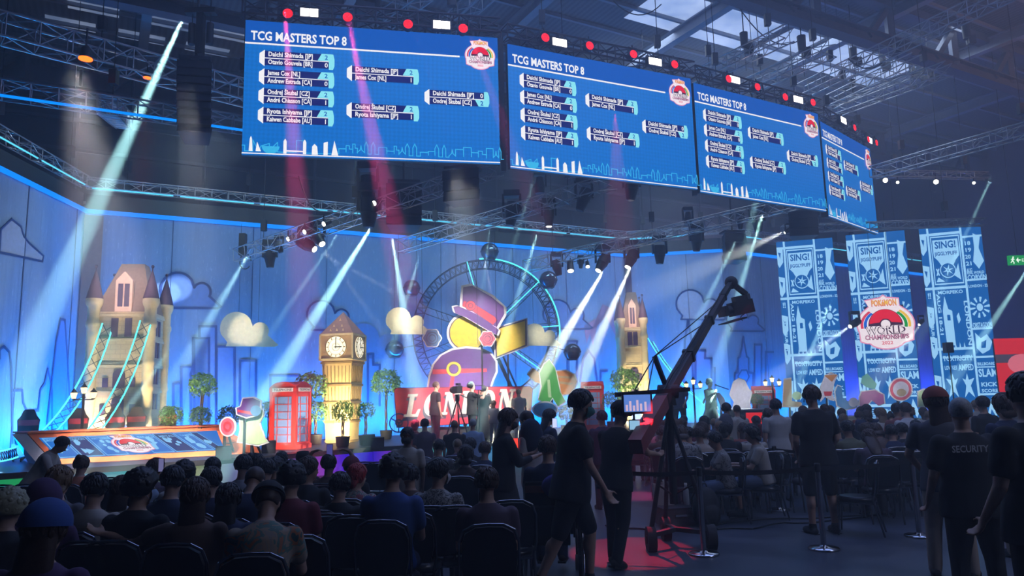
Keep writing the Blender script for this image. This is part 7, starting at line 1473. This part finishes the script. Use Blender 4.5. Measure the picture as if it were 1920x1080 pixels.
# tripod, dolly
top_z = piv.z - .12
mb = MB(); mb.cyl((0, 0, .5), (0, 0, top_z), .05, n=12); mb.cyl((0, 0, top_z - .05), (0, 0, piv.z), .1, .08, 14); mb.build('column', BLACK, crane)
hub = V((0, 0, top_z - .1)); dol = []
for i in range(3): a = math.radians(95 + 120 * i); f = V((.42 * math.cos(a), .42 * math.sin(a), .2)); dol.append(f); mb = MB(); mb.cyl(hub, f, .025, .03, 8); mb.cyl(V((0, 0, .6)), hub.lerp(f, .62), .012, n=6); mb.build('leg', BLACK, crane)
mb = MB()
for f in dol: mb.beam((0, 0, .2), f + V((0, 0, -.02)), .07, .05)
dl = mb.build('dolly', DARKMETAL, crane)
for f in dol:
    mb = MB(); mb.cyl(f + V((-.05, 0, -.07)), f + V((.05, 0, -.07)), .15, n=20); mb.cyl(f + V((-.06, 0, -.07)), f + V((.06, 0, -.07)), .05, n=12); mb.build('wheel', mat('rubber_tyre', (.03, .025, .03), .8), dl)
# monitor bar
mo = atY(1190, 742, piv.y - .9); bl_, br2 = atY(1155, 740, piv.y - .9), atY(1292, 730, piv.y - .35)
mb = MB(); mb.beam(bl_ - B0, br2 - B0, .04, .05); mb.build('cross_bar', BLACK, crane)
mn = thing('crane_monitor', 'monitor on the crane bar showing a picture of the stage', 'monitor', atY(1195, 756, piv.y - .95)); mw, mh = .3, .19
mb = MB(); mb.box((0, .03, 0), (mw + .04, .05, mh + .05)); mb.beam((0, .03, mh / 2), (0, .03, mh / 2 + .06), .03, .03); mb.build('case', BLACK, mn)
mb = MB(); mb.add([(-mw / 2, 0, -mh / 2), (mw / 2, 0, -mh / 2), (mw / 2, 0, mh / 2), (-mw / 2, 0, mh / 2)], [(0, 1, 2, 3)]); sc_ = mb.build('display', glow('monitor_blue', S(90, 130, 210), .9), mn)
mb = MB(); 
for x, h in ((-.12, .07), (-.08, .11), (-.04, .06), (0, .12), (.04, .08), (.09, .1)): mb.box((x, -.003, -mh / 2 + h / 2 + .01), (.025, .002, h))
mb.build('picture_shapes', glow('monitor_pink', S(220, 190, 220), .8), sc_)
m2 = thing('control_tablet', 'small lit tablet below the crane monitor', 'tablet', atY(1190, 797, piv.y - .9)); mb = MB(); mb.box((0, .015, 0), (.13, .02, .12)); mb.build('case', BLACK, m2); mb = MB(); mb.box((0, 0, 0), (.115, .006, .1)); mb.build('display', glow('tablet_glow', S(150, 200, 235), .8), m2); mb = MB(); mb.beam((0, .03, .05), (0, .03, .35), .02, .02); mb.build('bracket', BLACK, m2)
# things on and by the dolly
p = atZ(1270, 985, 0); t = thing('equipment_box', 'low grey equipment box beside the crane wheel', 'box', (p.x, p.y, 0), .2); mb = MB(); mb.box((0, 0, .13), (.52, .36, .22)); mb.build('body', mat('scuffed_grey_case', (.1, .09, .1), .6), t)
mb = MB(); mb.box((0, 0, .25), (.54, .38, .025)); mb.build('lid', DARKMETAL, t); mb = MB(); mb.beam((-.1, -.19, .16), (.1, -.19, .16), .02, .03); mb.build('handle', CHROME, t)
p2 = V((p.x - .14, p.y + .15, .265)); t = thing('paper_bag', 'crumpled white bag standing on the equipment by the crane', 'bag', p2); mb = MB(); mb.add([(-.13, -.08, 0), (.13, -.08, 0), (.13, .08, 0), (-.13, .08, 0), (-.16, -.1, .3), (.15, -.09, .26), (.17, .1, .34), (-.15, .1, .3), (0, -.1, .24), (0, .1, .26)], [(3, 2, 1, 0), (0, 1, 5, 8), (0, 8, 4), (1, 2, 6, 5), (2, 3, 7, 9), (2, 9, 6), (3, 0, 4, 7)]); mb.build('sides', mat('white_paper', (.5, .48, .46), .8), t)
p3 = V((p.x + .17, p.y + .1, .265)); t = thing('water_bottle', 'pale bottle standing upright right of the white bag', 'bottle', p3); mb = MB(); mb.lathe([(.04, 0), (.042, .02), (.04, .2), (.02, .25), (.018, .27)], n=16); mb.build('body', mat('pale_bottle_plastic', (.4, .42, .45), .3), t); mb = MB(); mb.lathe([(.022, .27), (.022, .3), (.0, .302)], n=12); mb.build('lid', SIGNW, t)
p = atZ(1330, 992, 0); t = thing('backpack', 'black backpack standing on the floor right of the first stanchion', 'backpack', (p.x, p.y + .1, 0), .3)
bag = MB(); bag.ell((0, 0, .26), (.2, .15, .29), nu=18, nv=12, fn=lambda q: V((q.x, q.y, max(q.z, -.255)))); bag.ell((0, -.1, .18), (.15, .1, .16), nu=14, nv=9, fn=lambda q: V((q.x, q.y, max(q.z, -.17)))); bm2 = remesh(bag, .014, 3, 'bag_body'); bm2.materials.append(mat('black_nylon', (.014, .014, .02), .7, 0, .3, 20)); link('bag_body', bm2, t)
for sx in (-1, 1): mb = MB(); mb.tube([V((sx * .08, .12, .5)), V((sx * .1, .2, .38)), V((sx * .11, .18, .18)), V((sx * .11, .12, .08))], .016, 6); mb.build('strap', BLACK, t)
mb = MB(); mb.tube([V((-.04, .02, .54)), V((-.02, .02, .59)), V((.02, .02, .59)), V((.04, .02, .54))], .01, 6); mb.build('handle', BLACK, t)
for i, pts in enumerate((((1340, 985), (1400, 975), (1480, 972), (1560, 970), (1700, 962)), ((1345, 992), (1410, 990), (1470, 980), (1540, 979), (1640, 966)), ((1210, 992), (1160, 990), (1130, 985)))):
    P = [atZ(x, y, .012) for x, y in pts]; Q = []
    for k in range(len(P) - 1): Q += [P[k].lerp(P[k + 1], j / 5) + V((0, .04 * math.sin((k * 5 + j) * .9), 0)) for j in range(5)]
    mb = MB(); mb.tube(Q, .012, 6); o = mb.build('floor_cable', BLACK); tag(o, ['thick black cable running right from the backpack along the floor', 'second black cable lying just nearer than the first', 'short cable left of the crane dolly'][i], 'cable')
# stage camera on a tripod
p = onstage(857, 20.6); t = thing('stage_camera', 'broadcast camera on a tripod on the stage before the LONDON sign', 'camera', p, r_(20)); h = 1.35
for i in range(3): a = i * 2.09 + .4; mb = MB(); mb.cyl((0, 0, h - .15), (.42 * math.cos(a), .42 * math.sin(a), 0), .02, n=6); mb.build('tripod_leg', BLACK, t)
mb = MB(); mb.cyl((0, 0, h - .2), (0, 0, h), .06, n=10); mb.box((0, 0, h + .12), (.16, .5, .2)); mb.box((.0, -.1, h + .27), (.08, .25, .06)); mb.build('camera_body', BLACK, t); mb = MB(); mb.cyl((0, .25, h + .12), (0, .5, h + .12), .07, .09, 12); mb.build('lens', DARKMETAL, t); mb = MB(); mb.beam((.03, -.2, h - .02), (.3, -.6, h - .2), .02, .02); mb.build('pan_handle', BLACK, t)
p = onstage(896, 20.9); t = thing('lit_viewfinder', 'small violet lit viewfinder screen beside the camera operator', 'monitor', atY(897, 727, 20.8)); mb = MB(); mb.box((0, .03, 0), (.2, .05, .14)); mb.build('case', BLACK, t); mb = MB(); mb.box((0, 0, 0), (.17, .004, .11)); mb.build('display', glow('violet_display', S(160, 110, 240), 1.1), t); mb = MB(); mb.cyl((0, .03, -.07), (0, .03, -(t.location.z - STAGE_Z)), .015, n=6); mb.build('stand', BLACK, t)
# stage front monitors / speakers
for px, py, Y, lab in ((424, 838, 17.0, 'small black speaker at the stage edge before the orange desk'), (708, 828, 19.3, 'small black speaker at the stage edge left of the LONDON sign'), (507, 824, 18.9, 'low black box left of the large telephone box'), (692, 812, 21.0, 'grey monitor box behind the stage edge speaker')):
    p = onstage(px, Y); t = thing('stage_monitor', lab, 'speaker', p, az(px)); mb = MB(); mb.prism([(-.17, 0), (.17, 0), (.17, .3), (-.17, .3)], (0, .15, 0), (1, 0, 0), (0, 0, 1), .3); mb.build('cabinet', BLACK, t); mb = MB(); mb.box((0, -.157, .16), (.3, .012, .26)); mb.build('grille', GRL, t)
# speaker pole before the third banner, mic stand
p = atZ(1785, 765, STAGE_Z); p = onstage(1783, 24.5); t = thing('pole_speaker', 'small black speaker on a tall thin pole before the third banner', 'speaker', p); hh = atY(1774, 652, 24.5).z - STAGE_Z
mb = MB(); mb.cyl((0, 0, 0), (0, 0, hh - .15), .02, n=8); 
for i in range(3): a = i * 2.09; mb.cyl((0, 0, .5), (.35 * math.cos(a), .35 * math.sin(a), 0), .014, n=6)
mb.build('pole', BLACK, t); mb = MB(); mb.box((0, 0, hh), (.24, .22, .34)); mb.build('cabinet', SPK, t)
# presenter's counter under the lavender board
p = onstage(1402, 23.6); t = thing('presenter_counter', 'low dark counter with a lit red panel under the lavender board', 'counter', p, r_(-10)); mb = MB(); mb.box((0, .2, .32), (1.35, .5, .64)); mb.build('body', DARKMETAL, t); mb = MB(); mb.box((0, .2, .66), (1.45, .58, .04)); mb.build('counter_top', mat('pale_counter_top', (.3, .3, .36), .4), t); mb = MB(); mb.box((.1, -.056, .32), (.5, .012, .5)); mb.build('lit_panel', RS, t)
# raised truss ramp rails behind the far crowd are left to the stage; wheelchair
WH = mat('wheelchair_black', (.015, .015, .018), .5); p = atZ(1040, 1096, 0); wc = thing('wheelchair', 'black wheelchair with a purple jacket and an orange strap over its back', 'wheelchair', (p.x, p.y + .25, 0), r_(-6)); Hb = 1.0
mb = MB(); mb.box((0, -.25, .74), (.46, .03, .5)); mb.build('backrest', WH, wc); mb = MB(); mb.box((0, 0, .5), (.46, .46, .05)); mb.build('seat', WH, wc)
for sx in (-1, 1):
    mb = MB(); R = .31; mb.tube([V((sx * .29, -.1 + R * math.cos(a * PI / 16), R + R * math.sin(a * PI / 16))) for a in range(33)], .018, 8); w = mb.build('wheel', WH, wc)
    mb = MB(); mb.tube([V((sx * .32, -.1 + .27 * math.cos(a * PI / 16), R + .27 * math.sin(a * PI / 16))) for a in range(33)], .008, 6); mb.build('push_rim', CHROME, w)
    mb = MB(); 
    for a in range(12): mb.cyl((sx * .29, -.1, R), (sx * .29, -.1 + R * math.cos(a * PI / 6), R + R * math.sin(a * PI / 6)), .003, n=4)
    mb.cyl((sx * .26, -.1, R), (sx * .33, -.1, R), .03, n=10); mb.build('spokes', CHROME, w)
    mb = MB(); mb.cyl((sx * .22, .38, .08), (sx * .26, .38, .08), .08, n=14); mb.build('caster', WH, wc)
    mb = MB(); mb.tube([V((sx * .24, -.25, .45)), V((sx * .24, -.26, .98)), V((sx * .24, -.38, 1.0))], .013, 6); mb.tube([V((sx * .24, -.25, .46)), V((sx * .24, .26, .46)), V((sx * .24, .42, .1))], .013, 6); mb.tube([V((sx * .25, -.25, .7)), V((sx * .25, .15, .7)), V((sx * .25, .15, .46))], .014, 6); mb.build('frame', WH, wc)
mb = MB(); mb.box((0, -.275, .92), (.48, .02, .07)); mb.build('orange_strap', mat('orange_webbing', (.35, .08, .03), .7), wc)
jk = MB(); jk.ell((.12, -.28, .95), (.2, .09, .13), nu=16, nv=10); jk.ell((.2, -.3, .87), (.12, .07, .16), nu=12, nv=8); jm = remesh(jk, .014, 3, 'jacket'); jm.materials.append(CL['violet']); o = link('jacket', jm); o.matrix_world = wc.matrix_world if False else Matrix.Translation((p.x, p.y + .25, 0)) @ Matrix.Rotation(r_(-6), 4, 'Z'); tag(o, 'violet jacket draped over the wheelchair back', 'jacket')
mb = MB(); mb.box((0, -.33, .58), (.4, .13, .36)); o = mb.build('wheelchair_bag', mat('black_canvas', (.012, .012, .016), .9), None, (p.x, p.y + .25, 0)); o.rotation_euler = (0, 0, r_(-6)); tag(o, 'black bag hanging on the back of the wheelchair', 'bag')
T = POSES['sit']['top']; q = atY(1000, 877, 5.0); hc = POSES['sit']['hc']; person((p.x - .02, p.y + .24, .06), r_(-4), 'sit', 'person in navy sitting in the wheelchair, seen from behind', 1.0, hair=('short', 'brown'), shirt='navy')
# phones
for (px, py, Y, lab, c) in ((966, 833, 9.2, 'glowing red phone held between the red haired woman and the man', S(255, 70, 60)), (1040, 793, 11.8, 'white glowing phone in the hand of the dark clothed woman', S(190, 200, 255)), (618, 845, 8.85, 'phone held up over the head with both hands', S(60, 60, 120)), (302, 872, 8.4, 'phone held out by the short haired person', S(90, 90, 130))):
    t = thing('mobile_phone', lab, 'phone', atY(px, py, Y), r_(R_.uniform(-20, 20))); mb = MB(); mb.box((0, .006, 0), (.075, .009, .15)); mb.build('case', BLACK, t); mb = MB(); mb.box((0, 0, 0), (.068, .003, .14)); mb.build('display', glow('phone_glow_%d' % px, c, 1.2), t)
# backpacks that people wear
for (loc_, lab, m) in (((atY(1361, 795, 14.86)), 'pale grey backpack worn by the person in the pale sweatshirt', CL['grey']), ((atY(996, 818, 9.22)), 'dark backpack worn by the man in the white tee', CL['navy'])):
    bg_ = MB(); bg_.ell((0, 0, 0), (.15, .09, .22), nu=14, nv=10); bm2 = remesh(bg_, .018, 2, 'worn_backpack'); bm2.materials.append(m); o = link('worn_backpack', bm2, None, loc_); tag(o, lab, 'backpack')

# ================================================================== LAMPS THAT LIGHT THE PLACE
for i in range(9):
    c = P1.lerp(P2, (i + .5) / 9) + N * .9
    area((c.x, c.y, .72), (c.x - N.x * .9, c.y - N.y * .9, 3.0), (.0, .3, 1), 185, 2.0, .25, name='blue_batten')
for a, b_, w in ((P0, P1, 230), (P2, P3, 190), (P3, P4, 130), (P4, P5, 260)):
    d = (b_ - a).normalized(); n = V((d.y, -d.x, 0)); c = (a + b_) / 2 + n * 1.0
    area((c.x, c.y, .75), ((a + b_) / 2).to_tuple()[:2] + (3.0,), (.0, .28, 1) if w != 260 else (.06, .12, 1), w * 2, (b_ - a).length * .8, .3, name='blue_batten')
# cool wash from the trusses on to the backdrop
for i in range(4):
    c = P1.lerp(P2, (i + .5) / 4); area(c + N * 5 + V((0, 0, 9.5)), c + V((0, 0, 5.0)), (.5, .8, 1), 60, 3, .6, name='wash_bar', spread=110)
for a, b_ in ((P0, P1), (P2, P3)):
    c = (a + b_) / 2; d = (b_ - a).normalized(); n = V((d.y, -d.x, 0)); area(c + n * 5 + V((0, 0, 9.0)), c + V((0, 0, 5.0)), (.62, .78, 1), 45, 2, .6, name='wash_bar', spread=110)
# warm floor floods on the set pieces
def flood(px, Y, tz, col, w, back=1.3, sx=.5, dx=0):
    p = onstage(px, Y); c = V((0, 0, 0)); q = p + (V((0, 0, 0)) - p).normalized() * back; area((q.x + dx, q.y, STAGE_Z + .12), (p.x, p.y, tz), col, w, sx, .25, name='floor_flood', spread=140)
flood(262, 20.4, 2.2, (1, .86, .5), 190, 1.6); flood(210, 20.4, 2.4, (1, .8, .55), 130, 1.6)
flood(643, 23, 2.0, (1, .84, .45), 130, 1.5); flood(1190, 28.6, 2.2, (1, .86, .5), 130, 1.9); flood(545, 20.5, 1.6, (1, .75, .7), 35, 1.5)
def key(px, py, Y, w, col=(1, .95, .85), deg=12, src=(0, 0)):
    t = atY(px, py, Y); s_ = V((t.x * .75 + src[0], t.y - 6.5, 7.0)); spot(s_, t, col, w * 1.7, deg, .6, .15, name='front_key')
key(462, 620, 23.4, 1500, (1, .95, .75), 9); key(762, 600, 24.5, 1500, (1, .95, .75), 9); key(1014, 630, 26.5, 1100, (1, .95, .75), 7)
key(890, 640, 23.4, 2500, (1, .95, .92), 24); key(868, 765, 22.4, 5200, (1, .95, .92), 24); key(1035, 725, 24.1, 1500, (1, .97, .9), 10); key(240, 560, 20.4, 1500, (1, .78, .75), 16)
key(640, 620, 23, 900, (1, .8, .6), 12); key(1187, 600, 28.6, 1600, (1, .8, .7), 12); key(546, 780, 20.5, 900, (1, .9, .85), 10); key(466, 790, 18, 600, (1, 1, .85), 7); key(1388, 745, 25.3, 1500, (1, 1, 1), 8); key(1108, 750, 27.5, 900, (1, .9, .9), 9); key(1428, 740, 27.2, 900, (1, .9, .9), 9)
key(380, 740, 19.5, 1100, (.95, 1, .8), 14); key(680, 740, 21.5, 900, (.95, 1, .8), 16); key(1170, 720, 27, 900, (.95, 1, .8), 9); key(240, 835, 17, 1100, (1, .9, .9), 26)
for px in (1480, 1555, 1640, 1690, 1740): key(px, 735, 26.2, 900, (1, 1, 1), 10)
key(250, 835, 16.8, 9000, (1, .9, .85), 24)
key(420, 835, 17.6, 5000, (1, .9, .85), 16)
spot(atY(1420, 560, 7.4), atY(1196, 800, 8.6), (1, .05, .08), 5000, 5, .3, .03, name='red_crane_spot')
# daylight that falls through the rooflights, and added dim fill over audience and floor
area(hp(22, 7.2, 14.7), hp(22, 7.2, 0), (.6, .75, 1), 500, 14, 2.2, name='rooflight_daylight')
area(hp(10, 16, 13.0), hp(10, 16, 0), (.28, .42, 1), 700, 16, 8, name='ambient_fill')
area(V((12, 2, 11)), V((14, 8, 0)), (.5, .6, 1), 480, 6, 6, name='ambient_fill')
area(hp(33, -2, 8.0), hp(31, -7, 6.0), (.66, .62, .95), 420, 6, 4, name='side_wall_fill')  # added lamp that lifts the wall, no fixture stands here
# red spill on the floor by the crane
spot(V((2.2, 14.5, 7.6)), V((1.35, 9.15, 0)), (1, .02, .06), 4000, 9.5, .2, .03, name='red_floor_spot')
area(hp(30, 16, 12.2), hp(30, 13, 15), (1, .5, .35), 160, 12, 5, name='warm_roof_fill')  # added fill that tints the roof deck orange, no lamp modelled
